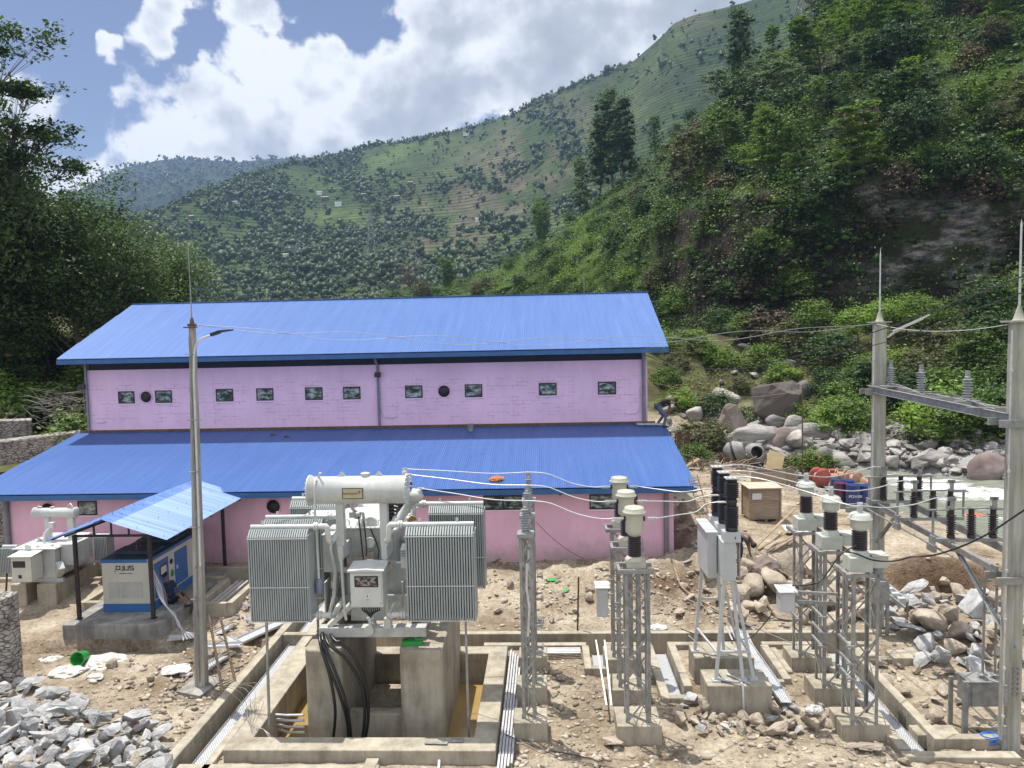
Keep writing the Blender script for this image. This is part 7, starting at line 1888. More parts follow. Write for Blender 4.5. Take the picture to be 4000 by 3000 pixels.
for k in range(3): mb.tube((-5.55+.35*k, 17.7, 4.01), (-5.55+.35*k, 17.7, 4.12), .03, n=8)
mb.build('tap_changer_tank', 'white', T, bevel=.01)
mb = MB(); mb.lathe((-3.52, 16.85, 4.03), [(.16, 0), (.16, .14), (.12, .15)], 16); mb.lathe((-3.52, 16.85, 4.18), shed_prof(.07, .15, .0, .42, 5), 16); mb.build('low_voltage_bushing', 'brown_porc', T)
mb = MB(); mb.lathe((-3.42, 17.5, 4.18), shed_prof(.07, .14, .0, .42, 5), 16); mb.build('low_voltage_bushing', 'brown_porc', T)
# tap changer head and relay between the supports
mb = MB(); mb.lathe((-4.12, 16.75, 4.03), [(.17, 0), (.17, .06), (.14, .1), (.10, .16)], 16); mb.path([(-4.12, 16.75, 4.15), (-4.12, 16.7, 4.3), (-4.2, 16.5, 4.36), (-4.25, 16.3, 4.5), (-4.22, 16.15, 4.7)], .035, 8); mb.lathe((-4.2, 16.5, 4.3), [(.07, -.06), (.09, 0), (.07, .08)], 12); mb.tube((-4.28, 16.38, 4.36), (-4.12, 16.38, 4.36), .055, n=12)
mb.box(-4.33, -4.22, 16.3, 16.4, 4.3, 4.42); mb.build('relay_pipework', 'tank_grey', T)
mb = MB(); mb.lathe((-3.95, 16.7, 4.10), [(.13, -.05), (.14, 0), (.13, .05)], 18, Matrix.Rotation(PI/2, 3, 'X')); mb.build('gauge', 'white', T); mb = MB(); mb.lathe((-3.92, 16.42, 3.72), [(.115, .02), (.12, 0), (.115, -.02), (.09, -.03)], 18, Matrix.Rotation(PI/2, 3, 'X')); mb.build('gauge', 'white', T)
# conservator
mb = MB(); Rx = Matrix.Rotation(PI/2, 3, 'Y'); cu0, cu1, cv, cz = -5.08, -2.98, 16.0, 4.98
mb.lathe((cu0, cv, cz), [(.002, 0), (.30, 0), (.33, .0), (.33, .03), (.295, .032), (.295, 2.07), (.33, 2.072), (.33, 2.10), (.30, 2.102), (.002, 2.103)], 36, Rx)
for k in range(18):
    a = k*2*PI/18; y_, z_ = .315*math.cos(a), .315*math.sin(a)
    for uu_ in (cu0-.012, cu1+.0): mb.tube((uu_-.01, cv+y_, cz+z_), (uu_+.03, cv+y_, cz+z_), .012, n=6)
cons = mb.build('conservator', 'white', T)
mb = MB()
for u in (-4.38, -3.58): mb.prism([(u-.09, cv-.01), (u+.09, cv-.01), (u+.09, cv+.01), (u-.09, cv+.01)], cz+.28, cz+.31); mb.add([(u-.08, cv-.01, cz+.31), (u+.08, cv-.01, cz+.31), (u+.02, cv-.01, cz+.385), (u-.02, cv-.01, cz+.385), (u-.08, cv+.01, cz+.31), (u+.08, cv+.01, cz+.31), (u+.02, cv+.01, cz+.385), (u-.02, cv+.01, cz+.385)], [(0,1,2,3),(7,6,5,4),(0,3,7,4),(1,5,6,2),(3,2,6,7)])
mb.lathe((-3.87, cv, cz+.29), [(.08, 0), (.08, .05), (.10, .052), (.10, .07), (.07, .075), (.05, .085)], 16); mb.build('lifting_lug', 'white', cons)
mb = MB(); mb.box(-4.30, -3.86, cv-.305, cv-.298, cz-.13, cz+.10); npl = mb.build('nameplate_frame', 'black', cons)
mb = MB(); mb.box(-4.285, -3.875, cv-.309, cv-.3055, cz-.115, cz+.085); mb.build('nameplate', pm('plate_beige', (.42,.36,.22), (.48,.42,.28), 5, .5), cons)
text_part('hammond', .078, cons, 'rust', (-4.13, cv-.311, cz-.012), (PI/2, 0, 0))
mb = MB()
for k in range(3): mb.add([(-3.97+.012*k, cv-.312, cz+.03-.025*k), (-3.90, cv-.312, cz+.045-.02*k), (-3.93, cv-.312, cz+.015-.02*k)], [(0,1,2)])
mb.build('emblem', 'rust', cons)
for u in (-4.44, -3.5): mb = MB(); mb.box(u-.08, u+.08, 15.93, 16.12, 3.78, 4.75); mb.bar((u, 16.1, 3.85), (u, 16.6, 3.5), .1, .08); mb.box(u-.06, u+.06, 15.9, 16.6, 3.5, 3.78); mb.build('support_column', 'white', T)
mb = MB(); mb.path([(-4.86, 15.85, 5.2), (-4.88, 15.76, 5.25), (-4.89, 15.72, 5.1), (-4.89, 15.7, 4.6), (-4.84, 15.6, 3.5), (-4.82, 15.55, 3.2)], .026, 8); mb.path([(-4.86, 15.95, 5.28), (-4.8, 15.85, 5.38), (-4.75, 15.8, 5.38)], .022, 8); bp_ = mb.build('breather_pipe', 'white', T)
mb = MB(); mb.lathe((-4.82, 15.55, 2.88), [(.05, 0), (.075, .02), (.075, .30), (.05, .32)], 16); mb.build('breather', 'silica', bp_)
mb = MB(); mb.path([(-4.44, 15.9, 3.6), (-4.42, 15.86, 3.4), (-4.38, 15.84, 2.4), (-4.36, 15.86, 2.2)], .032, 8); mb.build('oil_pipe', 'white', T); mb = MB(); mb.path([(-3.50, 15.9, 3.5), (-3.47, 15.8, 3.0), (-3.45, 15.8, 2.1)], .028, 8); mb.box(-3.53, -3.39, 15.76, 15.9, 2.04, 2.25); mb.build('oil_pipe', 'white', T)
mb = MB(); mb.box(-3.42, -3.38, 15.85, 15.95, 1.9, 2.2); mb.lathe((-3.85, 15.75, 2.0), [(.10, .03), (.11, 0), (.10, -.03)], 16, Matrix.Rotation(PI/2, 3, 'X')); mb.tube((-3.85, 15.78, 2.0), (-3.85, 16.2, 2.0), .07, n=12); mb.box(-3.88, -3.82, 15.85, 15.95, 2.06, 2.2); mb.tube((-3.92, 15.9, 2.22), (-3.78, 15.9, 2.22), .03, n=10); mb.build('drain_valve', 'white', T)
# control cabinet
mb = MB(); mb.box(-4.12, -3.44, 15.38, 15.82, 2.64, 3.40); cab = mb.build('control_cabinet', 'white', T, bevel=.015)
mb = MB(); mb.add([(-4.16,15.33,3.402),(-3.40,15.33,3.402),(-3.40,15.86,3.45),(-4.16,15.86,3.45),(-4.16,15.33,3.43),(-3.78,15.33,3.46),(-3.40,15.33,3.43),(-4.16,15.86,3.48),(-3.78,15.86,3.51),(-3.40,15.86,3.48)], [(0,1,6,5,4),(2,3,7,8,9),(4,5,8,7),(5,6,9,8),(1,2,9,6),(0,4,7,3),(0,3,2,1)]); mb.build('canopy', 'white', cab)
mb = MB(); mb.box(-4.09, -3.47, 15.368, 15.379, 2.67, 3.37); dr = mb.build('door', 'white', cab)
mb = MB(); mb.box(-4.02, -3.53, 15.358, 15.367, 3.08, 3.31); mb.build('window_frame', 'black', cab)
mb = MB(); mb.box(-3.99, -3.56, 15.354, 15.3575, 3.105, 3.285); mb.build('window_glass', pm('cabinet_glass', (.04,.03,.028), (.34,.30,.29), 14, .2, lo=.45, hi=.62, detail=4), cab)
mb = MB(); mb.box(-3.83, -3.70, 15.362, 15.3665, 2.80, 2.95); lb_ = mb.build('warning_label', 'paper', cab)
mb = MB(); mb.add([(-3.755,15.361,2.94),(-3.785,15.361,2.885),(-3.765,15.361,2.885),(-3.775,15.361,2.84),(-3.745,15.361,2.895),(-3.765,15.361,2.895)], [(0,1,2,5),(2,3,4,5)]); mb.box(-3.80, -3.73, 15.3605, 15.3615, 2.812, 2.82); mb.build('lightning_symbol', 'black', cab)
mb = MB()
for z in (3.30, 2.74): mb.lathe((-3.50, 15.365, z), [(.022, -.0), (.022, -.0)][:1]+[(.022, .0), (.018, .012), (.001, .013)], 12, Matrix.Rotation(PI/2, 3, 'X'))
mb.build('lock', 'tank_grey', cab)
mb = MB()
for k in range(9):
    u = -3.95+.045*k; mb.path([(u, 15.6, 2.64), (u+.02, 15.6, 2.5), (-3.78+.02*(k-4), 15.62, 2.45-.03*(4-abs(k-4)))], .016, 6)
mb.build('cable_tail', 'cable', T)
for pts in ([(-4.05, 16.45, 4.2), (-4.0, 16.35, 3.95), (-3.98, 16.33, 3.6), (-3.96, 16.2, 3.48)], [(-3.92, 16.5, 4.0), (-3.8, 16.4, 3.8), (-3.72, 16.38, 3.55), (-3.74, 16.34, 3.38)], [(-4.15, 16.4, 4.3), (-4.12, 16.42, 3.9), (-4.10, 16.44, 3.5), (-4.0, 16.3, 3.15)]):
    mb = MB(); mb.path(pts, .016, 6); mb.build('wiring', 'cable', T)
for u in (-4.5, -4.2, -3.75, -3.45):
    mb = MB(); mb.path([(u-.05, 16.75, 4.03), (u-.05, 16.75, 4.12), (u, 16.75, 4.16), (u+.05, 16.75, 4.12), (u+.05, 16.75, 4.03)], .014, 6); mb.build('lifting_eye', 'white', T)
for (u, z) in ((-4.62, 3.0), (-4.62, 2.6), (-3.28, 2.75), (-3.28, 3.3)):
    mb = MB(); mb.lathe((u, 16.5, z), [(.05, -.03), (.065, 0), (.05, .03)], 12, Matrix.Rotation(PI/2, 3, 'X')); mb.build('sampling_valve', 'galv', T)
mb = MB(); mb.box(-4.62, -4.55, 16.5, 16.6, 2.1, 3.9); mb.build('conduit', 'tank_grey', T)
mb = MB(); mb.box(-4.98, -4.62, 16.45, 17.3, 3.05, 3.88); mb.box(-5.0, -4.6, 16.42, 17.33, 3.882, 3.9); mb.build('bushing_pocket', 'tank_grey', T, bevel=.01)
mb = MB(); mb.lathe((-3.1, 16.75, 2.2), [(.17, 0), (.17, 1.5), (.20, 1.51), (.20, 1.55), (.12, 1.6)], 20); mb.build('filter_column', 'tank_grey', T)
mb = MB(); mb.box(-4.95, -2.95, 16.55, 18.6, 2.045, 2.5); mb.build('tank_skirt', 'tank_grey', T, bevel=.01)
for u in (-4.9, -4.7, -3.2): mb = MB(); mb.box(u-.015, u+.015, 16.2, 16.55, 2.05, 2.9); mb.build('gusset', 'tank_grey', T)
mb = MB(); mb.path([(-4.75, 16.4, 3.9), (-4.75, 16.3, 3.6), (-4.65, 16.2, 3.2), (-4.7, 16.2, 2.6), (-4.8, 16.1, 2.2)], .04, 8); mb.build('oil_pipe', 'white', T)
mb = MB(); mb.lathe((-4.72, 16.3, 2.5), [(.09, -.04), (.10, 0), (.09, .04)], 14, Matrix.Rotation(PI/2, 3, 'X')); mb.tube((-4.72, 16.2, 2.5), (-4.72, 16.2, 2.66), .02); mb.build('valve', 'galv', T)
# nameplates on the tank
mb = MB(); mb.box(-4.42, -4.08, 16.40, 16.41, 3.12, 3.40); mb.box(-4.05, -3.83, 16.36, 16.37, 3.10, 3.52); mb.build('rating_plate', pm('aged_plate', (.25,.21,.17), (.36,.31,.26), 8, .6), T)
mb = MB(); mb.box(-3.72, -3.42, 16.28, 16.30, 3.12, 3.36); rp_ = mb.build('diagram_plate', pm('plate_pale', (.42,.39,.33), (.50,.47,.40), 8, .6), T)
mb = MB()
for k in range(5): mb.box(-3.68+.045*k, -3.665+.045*k+.015, 16.275, 16.279, 3.28, 3.33)
mb.build('plate_marks', 'black', rp_)
mb = MB(); mb.box(-3.92, -3.80, 15.95, 16.1, 3.0, 3.44); mb.build('cable_duct', 'white', T)
mb = MB(); mb.box(-3.12, -2.98, 15.75, 16.0, 3.35, 3.62)
for k in range(4): mb.bar((-3.05, 15.7, 3.60+.05*k), (-3.05, 15.98, 3.66+.05*k), .14, .01)
mb.build('fan_control_box', 'white', T)
mb = MB(); mb.bar((-4.75, 15.9, 2.05), (-4.3, 16.1, 2.45), .12, .10); mb.bar((-3.25, 15.9, 2.2), (-3.05, 15.85, 2.55), .10, .012); mb.lathe((-2.95, 16.55, 4.06), [(.10, .02), (.10, -.02)], 14, Matrix.Rotation(PI/2, 3, 'X')); mb.build('jacking_pad', 'white', T)
mb = MB(); mb.lathe((-3.05, 16.9, 4.10), [(.09, .03), (.09, -.03)], 16, Matrix.Rotation(PI/2, 3, 'X')); mb.build('valve_wheel', 'yellow_lid', T)
# radiators
def radiator(u0, u1, v0, z0, z1, side, n=26, label=None):
    nn = n; mb = MB(); dpt = .50; p = (u1-u0)/nn
    for k in range(nn):
        u = u0+p*(k+.5); w = p*.30
        prof = [(v0, z0+.06), (v0, z1-.16), (v0+.13, z1-.03), (v0+dpt-.13, z1-.03), (v0+dpt, z1-.16), (v0+dpt, z0+.06), (v0+dpt-.05, z0), (v0+.05, z0)]
        m_ = len(prof); vs = [(u-w, a, b) for a, b in prof]+[(u+w, a, b) for a, b in prof]
        mb.add(vs, [tuple(range(m_))[::-1], tuple(range(m_, 2*m_))]+[(i, (i+1) % m_, m_+(i+1) % m_, m_+i) for i in range(m_)])
    rd = mb.build('radiator', 'fin', T)
    for z in (z1-.19, (z0*.62+z1*.38), z0+.02): mb = MB(); mb.bar((u0-.01, v0-.008, z), (u1+.01, v0-.008, z), .014, .016); mb.build('tie_rod', 'white', rd)
    mb = MB(); mb.box(u1, u1+.02, v0, v0+dpt, z0, z1-.13)
    mb.build('end_panel', 'fin', rd)
    inn = u1 if side < 0 else u0; tgt = -4.6 if side < 0 else -3.3
    hv_ = v0+dpt*.5
    for z in (z0+.06, z1):
        mb = MB()
        mb.tube((u0, hv_, z), (u1, hv_, z), .05, n=12); mb.tube((inn, hv_, z), (inn-side*.22, hv_, z), .05, n=12)
        mb.lathe((inn-side*.10, hv_, z), [(.085, -.02), (.085, .02)], 12, Rx); mb.lathe((inn-side*.15, hv_, z), [(.085, -.02), (.085, .02)], 12, Rx)
        mb.path([(inn-side*.2, hv_, z), (inn-side*.34, hv_, z), (inn-side*.36, hv_, z-.02), (inn-side*.37, hv_+.0, z-.30 if z == z1 else z-.02), (inn-side*.42, hv_, z-.34 if z == z1 else z-.02), (tgt, max(hv_, 16.7), z-.34 if z == z1 else z-.02)], .06, 10)
        if z == z1:
            for s in (.2, .75): mb.bar((u0+(u1-u0)*s, hv_, z1+.04), (u0+(u1-u0)*s, hv_, z1+.13), .05, .012)
        mb.build('header_pipe', 'white', rd)
    return rd
radiator(-6.17, -4.93, 15.2, 2.40, 4.34, -1); radiator(-2.92, -1.53, 15.2, 2.40, 4.36, 1)
radiator(-6.38, -5.05, 16.62, 2.40, 4.20, -1); radiator(-2.70, -1.47, 16.9, 2.50, 4.40, 1)
radiator(-6.35, -5.0, 18.35, 2.40, 4.24, -1)
mb = MB()
for (u, v, zb) in ((-5.80, 15.0, .26), (-1.72, 15.2, -.5), (-5.35, 17.0, -.5)): mb.bar((u, v, zb), (u-.02, v+.15, 2.42), .045, .045)
mb.build('prop', 'galv', T)
# high voltage bushings, tilted over the right hand edge
HVB = []
for k, (x, y, v) in enumerate(((1225, 1900, 16.65), (1108, 182, 17.35), (1066, 128, 18.05))):
    tip = AV(1150+1225/2.476, 1780+318/2.476, v) if k == 0 else AV(1150+x/2.476, 1780+y/2.476, v)
    tip = Vector(tip); base = Vector((-3.42, v+.12, 4.03)); d = (tip-base).normalized(); R0 = d.to_track_quat('Z', 'Y').to_matrix(); ln = (tip-base).length
    mb = MB(); mb.lathe(base, ([(.14, 0), (.14, .16), (.10, .18), (.10, ln-.32), (.15, ln-.31), (.15, ln-.12), (.06, ln-.08)] if k == 0 else [(.14, 0), (.14, .16), (.11, .18)] + shed_prof(.06, .12, .18, ln-.16, 7)), 16, R0); b_ = mb.build('high_voltage_bushing', 'white' if k == 0 else 'brown_porc', T)
    mb = MB(); mb.lathe(base, [(.07, ln-.16), (.075, ln-.05), (.03, ln-.02), (.02, ln)], 12, R0); mb.cbox(tip, (.14, .04, .04)); mb.build('terminal', 'galv_light', b_); HVB.append(tip)
# cables from the transformer down into the pit
cab_ = thing('power_cables', 'thick black cables looping down from the transformer over the left plinth into the pit', 'cables', (-4.4, 15.4, 1.6))
for k, pts in enumerate(([(-4.98, 16.1, 1.95), (-4.9, 15.7, 1.80), (-4.7, 15.42, 1.5), (-4.45, 15.36, .9), (-4.28, 15.36, .2), (-4.28, 15.36, -.5)],
            [(-4.96, 16.15, 2.0), (-4.8, 15.6, 1.84), (-4.55, 15.4, 1.4), (-4.3, 15.34, .7), (-4.22, 15.34, .1), (-4.2, 15.34, -.5)],
            [(-4.94, 16.2, 1.98), (-4.7, 15.6, 1.80), (-4.3, 15.5, 1.5), (-3.98, 15.5, .9), (-3.93, 15.45, .3), (-4.0, 15.4, -.2), (-4.12, 15.36, -.5)],
            [(-5.0, 16.0, 1.92), (-4.85, 15.6, 1.74), (-4.62, 15.38, 1.2), (-4.52, 15.34, .5), (-4.58, 15.34, -.1), (-4.65, 15.34, -.5)],
            [(-4.92, 16.25, 2.0), (-4.6, 15.7, 1.84), (-4.2, 15.55, 1.62), (-3.92, 15.52, 1.0), (-3.86, 15.48, .3), (-3.95, 15.4, -.3), (-4.02, 15.36, -.5)])):
    P_ = [Vector(p) for p in pts]; sm = []
    for i in range(len(P_)-1):
        p0, p1, p2, p3 = P_[max(i-1, 0)], P_[i], P_[i+1], P_[min(i+2, len(P_)-1)]
        for j in range(6):
            t = j/6; sm.append(.5*((2*p1)+(p2-p0)*t+(2*p0-5*p1+4*p2-p3)*t*t+(3*p1-p0-3*p2+p3)*t**3))
    sm.append(P_[-1]); mb = MB(); mb.path(sm, .033, 8); mb.build('cable', 'cable', cab_)
mb = MB()
for z in (.10, -.02, -.16, -.28): mb.path([(-6.02, 15.9-z*.3, z), (-5.7, 15.8, z+.02), (-5.3, 15.66, z+.10)], .028, 8)
mb.build('pit_pipes', 'alu', None, o=(-5.6, 15.8, 0), label='grey pipes coming out of the left pit wall towards the plinth', cat='pipes')
mb = MB(); mb.cbox((-2.95, 15.85, PLT+.05), (.42, .2, .09), Matrix.Rotation(.15, 3, 'Z')); mb.cbox((-2.8, 15.9, PLT+.08), (.15, .16, .12)); mb.build('green_cloth', 'green_plastic', None, o=(-2.95, 15.85, PLT), label='green cloth lying on the front of the right plinth', cat='cloth')
mb = MB(); mb.bar((-2.5, 14.42, .29), (-2.05, 14.40, .29), .10, .012); mb.bar((-2.2, 14.45, .30), (-2.18, 14.0, -.02), .05, .012); mb.bar((-2.0, 14.5, .29), (-1.75, 14.5, .29), .10, .03); mb.build('steel_strip', 'galv', None, o=(-2.2, 14.4, .27), label='bent steel strips on the front pit wall', cat='steel strip')
# conductors
def wire(pts, r, mat, label, sub=8, name='conductor', cat='wire', group=None):
    P_ = [Vector(p) for p in pts]; sm = []
    for i in range(len(P_)-1):
        p0, p1, p2, p3 = P_[max(i-1, 0)], P_[i], P_[i+1], P_[min(i+2, len(P_)-1)]
        for j in range(sub):
            t = j/sub; sm.append(.5*((2*p1)+(p2-p0)*t+(2*p0-5*p1+4*p2-p3)*t*t+(3*p1-p0-3*p2+p3)*t**3))
    sm.append(P_[-1]); mb = MB(); mb.path(sm, r, 6)
    return mb.build(name, mat, None, o=tuple(P_[0]), label=label, cat=cat, group=group)
PHN = ['front', 'middle', 'rear']
for k, v in enumerate(VP):
    c = CBV[k]; iv = IV[k]; us0 = iu(*((3714, 2100, iv), (3569, 2024, iv), (3452, 1951, iv))[k]); g_ = 'bare aluminium conductors of the three phases'
    tp = HVB[k]
    wire([tp, tp.lerp(Vector((-.47, v, 4.84)), .35)+Vector((0, 0, -.02)), tp.lerp(Vector((-.47, v, 4.84)), .7)+Vector((0, 0, -.05)), (-.47, v, 4.85)], .0115, 'alu', '%s bare conductor from the transformer to the post insulator' % PHN[k], group=g_)
    wire([(-.47, v, 4.85), (0, v, 4.80), (.55, v-.02, 4.58), (1.0, v-.05, 4.48), (1.28, v-.05, 4.47)], .0115, 'alu', '%s bare conductor from the post insulator to the current transformer' % PHN[k], group=g_)
    wire([(2.18, v-.05, 4.47), (2.6, v*.7+c*.3, 4.43), (3.1, v*.35+c*.65, 4.40), (3.4, c, 4.47), (3.66, c, 4.51)], .0115, 'alu', '%s bare conductor from the current transformer to the breaker' % PHN[k], group=g_)
    wire([(4.24, c, 5.055), (4.6, c*.75+v*.25, 5.03), (5.3, c*.4+v*.6, 4.86), (5.9, v-.13, 4.72), (6.2, v-.14, 4.70)], .0115, 'alu', '%s bare conductor from the breaker top to the voltage transformer' % PHN[k], group=g_)
    wire([(6.2, v-.14, 4.70), (6.8, v*.8+iv*.2, 4.56), (7.6, v*.4+iv*.6, 4.50), (us0-.3, iv, 4.52), (us0, iv-.04, 4.50)], .0115, 'alu', '%s bare conductor from the voltage transformer to the isolator' % PHN[k], group=g_)
topL = Vector((-8.06, 17.3, 8.58)); topR2 = Vector((PR2[0]-.15, PR2[1]-.1, 8.26)); topR = Vector((PR[0]-.2, PR[1], 8.2))
for s in (0, 1):
    pts = [topL.lerp(topR2, t)+Vector((0, 0, -.42*4*t*(1-t)+(.10 if s else -.10)*math.sin(t*22+s*.6)*min(1, 6*t, 6*(1-t)))) for t in [i/36 for i in range(37)]]
    wire(pts, .0065, 'old_wire', ['upper', 'lower'][s]+' shield wire strung from the lamp pole to the farther gantry pole', 2, group='shield wires between the poles')
wire([topR2.lerp(topR, t)+Vector((0, 0, -.16*4*t*(1-t))) for t in [i/8 for i in range(9)]], .008, 'alu', 'shield wire between the tops of the two gantry poles', 2, group='shield wires between the poles')
hc = Vector((4.1, UWV-.1, 7.15))
for s, (pt_, r_) in enumerate((([(2700, 1432, 28), (2900, 1440, 24), (3150, 1380, 20), (3436, 1290, 16.5), (3700, 1190, 13.5), (4060, 1055, 10.5)], .012), ([(2760, 1480, 28), (2950, 1465, 24), (3200, 1400, 20), (3500, 1325, 16.5), (3750, 1230, 13.5), (4060, 1120, 10.5)], .009))):
    wire([hc]+[AV(*q_) for q_ in pt_], r_, 'cable', ['upper thicker', 'lower thinner'][s]+' service cable rising from the building corner to the upper right', 8, cat='cable')
tw = [AV(3250+x/2.552, 1750+y/2.552, v_) for x, y, v_ in ((130,1035,15.1),(230,1050,14.95),(400,1115,14.9),(560,1128,14.8),(680,1115,14.7),(790,1085,14.6),(900,1080,14.5),(1050,1060,14.3),(1280,985,14.0),(1450,910,13.6),(1600,830,13.2),(1780,710,12.7),(1960,590,12.2))]
wire(tw, .017, 'cable', 'thick black twisted cable sagging from the voltage transformer to the right edge', 6, cat='cable')
tw = [AV(2600+x/2.766, 1750+y/2.766, v_) for x, y, v_ in ((2080,1040,15.1),(1936,1120,15.0),(1850,1200,14.98),(1760,1330,14.95),(1680,1430,14.9),(1600,1470,14.9),(1480,1488,15.3),(1370,1488,15.7))]
wire(tw, .014, 'cable', 'black cable dropping from the front voltage transformer to the light grey box', 6, cat='cable')
wire([(4.6, 15.8, 2.3), (4.5, 16.3, 1.8), (4.45, 17.2, 1.2), (4.0, 18.6, .6), (3.4, 19.8, .4)], .012, 'cable', 'thin black cable from the light grey box down towards the breaker', 8, cat='cable')
hp = [GH(2600+x/2.766, 1750+y/2.766)+np.array([0, 0, .08]) for x, y in ((60,1240),(100,1330),(130,1450),(170,1530),(250,1600),(340,1655))]+[GH(2600+x/2.553, 2350+y/2.553)+np.array([0, 0, .08]) for x, y in ((380,40),(520,120),(700,210))]
wire([to_uv(p_) for p_ in hp], .035, 'wood', 'pale hose snaking down the dirt bank from the building corner', 6, name='hose', cat='hose')
pp = [(2600+200/2.553, 2350-30/2.553, 1.0), (2600+1260/2.553, 2350+415/2.553, .35)]
wire([to_uv(G(*p_)) for p_ in pp]+[to_uv(G(2600+1285/2.553, 2350+425/2.553, .3))], .012, 'galv', 'thin straight wire slanting to the rear voltage transformer footing', 4, cat='wire')
wire([AV(2095, 2040, 25.5), AV(2150, 2095, 25.4), AV(2220, 2150, 25.3), AV(2280, 2182, 25.2)], .008, 'cable', 'thin dark wire slanting across the lower pink wall', 4, cat='wire')
for pts_, lb in (([(2040,2895),(2110,2935),(2220,2955),(2360,2985)], 'thin dark wire curling over the bare ground by the front post footing'), ([(1830,2890),(1900,2865),(1960,2875),(2060,2920),(2200,2975),(2400,3010)], 'second dark wire over the bare ground running from the pit')):
    wire([to_uv(GH(*q_)+np.array([0, 0, .05])) for q_ in pts_], .009, 'cable', lb, 6, cat='wire')
wire([(2.4+.0, 16.9, .05), (1.62, 15.3, .9), (1.5, 15.0, 1.2)], .012, 'galv', 'thin rod leaning on the front current transformer column', 4, name='rod', cat='rod')
mb = MB()
for s in (0, .10): mb.bar((1.15+s, 15.75, .36), (1.05+s*2, 17.5, 1.05), .035, .03)
mb.build('steel_angles', 'galv_light', None, o=(1.2, 16, .4), label='pair of bright steel angles leaning behind the front current transformer footing', cat='steel angle')
# ------------------------------------------------------------------ generator, its slab and canopy
mb = MB(); mb.prism([(-13.55,20.25),(-11.0,20.25),(-10.75,20.6),(-10.75,25.3),(-13.6,25.3)], -.4, .41); mb.build('generator_slab', 'concrete_grey', None, o=(-12.2,22.7,0), label='thick rough concrete slab carrying the generator and its canopy', cat='slab', bevel=.03)
g = thing('generator_set', 'cream and blue enclosed generator under the small blue canopy', 'generator', (-12.2, 22.8, .41))
gu0, gu1, gv0, gv1 = -12.90, -11.48, 21.2, 24.7
mb = MB(); mb.box(gu0, gu1, gv0, gv1, .65, 1.86); mb.build('housing', 'gen_cream', g, bevel=.012)
mb = MB(); mb.box(gu0-.01, gu1+.01, gv0-.01, gv1+.01, .415, .65); mb.build('base_frame', 'gen_blue', g)
mb = MB(); mb.box(gu0-.015, gu1+.015, gv0-.015, gv1+.015, 1.862, 1.95); mb.build('top_rail', 'gen_blue', g)
mb = MB(); mb.box(gu0+.0, gu1-.0, gv0+.0, gv1, 1.952, 1.97); mb.box(gu0+.12, gu1-.12, gv0+.5, gv0+1.1, 1.972, 2.06); mb.box(gu0+.12, gu1-.12, gv0+1.7, gv0+2.4, 1.972, 2.06); mb.build('roof_panel', 'gen_roof', g)
mb = MB(); mb.path([(gu0+.8, gv0+.5, 2.06), (gu0+.8, gv0+.5, 2.30), (gu0+.88, gv0+.5, 2.36), (gu0+.92, gv0+.5, 2.2)], .03, 8); mb.build('exhaust_pipe', 'rust', g)
gr_ = None
for k in range(3):
    mb = MB(); a = gu0+.17+k*.345; mb.box(a, a+.32, gv0-.008, gv0-.002, .82, 1.30)
    gr_ = mb.build('air_grille', 'tank_grey', g)
    mb = MB()
    for j in range(11): mb.box(a+.012+.0285*j, a+.022+.0285*j, gv0-.014, gv0-.009, .83, 1.29)
    for j in range(3): mb.box(a, a+.32, gv0-.013, gv0-.0085, .93+.12*j, .937+.12*j)
    mb.build('slat', 'gen_cream', gr_)
# lettering on the end wall: square outline letters O J U S and a thin star
def sq(mb, segs, u, z, w, h, t=.022):
    for (x0, y0, x1, y1) in segs:
        a0, a1 = min(x0, x1)*w, max(x0, x1)*w; b0, b1 = min(y0, y1)*h, max(y0, y1)*h
        mb.box(u+a0-t/2, u+a1+t/2, gv0-.016, gv0-.012, z+b0-t/2, z+b1+t/2)
mb = MB(); u, z, w, h = gu0+.44, 1.665, .11, .10
sq(mb, [(0,0,1,0),(0,1,1,1),(0,0,0,1),(1,0,1,1)], u, z, w, h); u += .155
sq(mb, [(.4,1,.4,-.2),(.4,-.2,0,-.2)], u, z, w, h); u += .085
sq(mb, [(0,1,0,-.1),(0,-.1,1,-.1),(1,-.1,1,1)], u, z, w, h); u += .155
sq(mb, [(0,1,1,1),(0,1,0,.45),(0,.45,1,.45),(1,.45,1,-.1),(1,-.1,0,-.1)], u, z, w, h)
mb.build('logo_lettering', 'black', g)
mb = MB(); c = (gu0+.40, 1.62); mb.box(c[0]-.05, c[0]+.07, gv0-.016, gv0-.013, c[1]-.003, c[1]+.003); mb.box(c[0]-.003, c[0]+.003, gv0-.0165, gv0-.0135, c[1]-.08, c[1]+.08); mb.build('logo_star', 'yellow_lid', g)
text_part('Experience silence', .052, g, 'gen_roof', (gu0+.72, gv0-.013, 1.555), (PI/2, 0, 0))
# doors on the right side
for a, b, wd in ((gv0+.22, gv0+1.05, True), (gv0+1.45, gv0+2.25, False)):
    mb = MB(); mb.box(gu1+.002, gu1+.02, a, b, .70, 1.74); d_ = mb.build('door', 'gen_blue', g, bevel=.01)
    if wd:
        mb = MB(); mb.box(gu1+.022, gu1+.03, a+.30, b-.12, 1.28, 1.58); mb.build('window_frame', 'frame_dark', d_)
        mb = MB(); mb.box(gu1+.031, gu1+.034, a+.34, b-.16, 1.32, 1.54); mb.build('window_glass', 'gen_cream', d_)
    else:
        mb = MB(); mb.box(gu1+.022, gu1+.04, a+.06, a+.14, 1.2, 1.32); mb.build('handle', 'alu', d_)
mb = MB(); Ry = Matrix.Rotation(PI/2, 3, 'Y'); mb.lathe((gu1+.002, gv0+1.24, 1.52), [(.08, 0), (.08, .02), (.05, .022), (.001, .022)], 16, Ry); mb.build('emergency_stop', 'black', g)
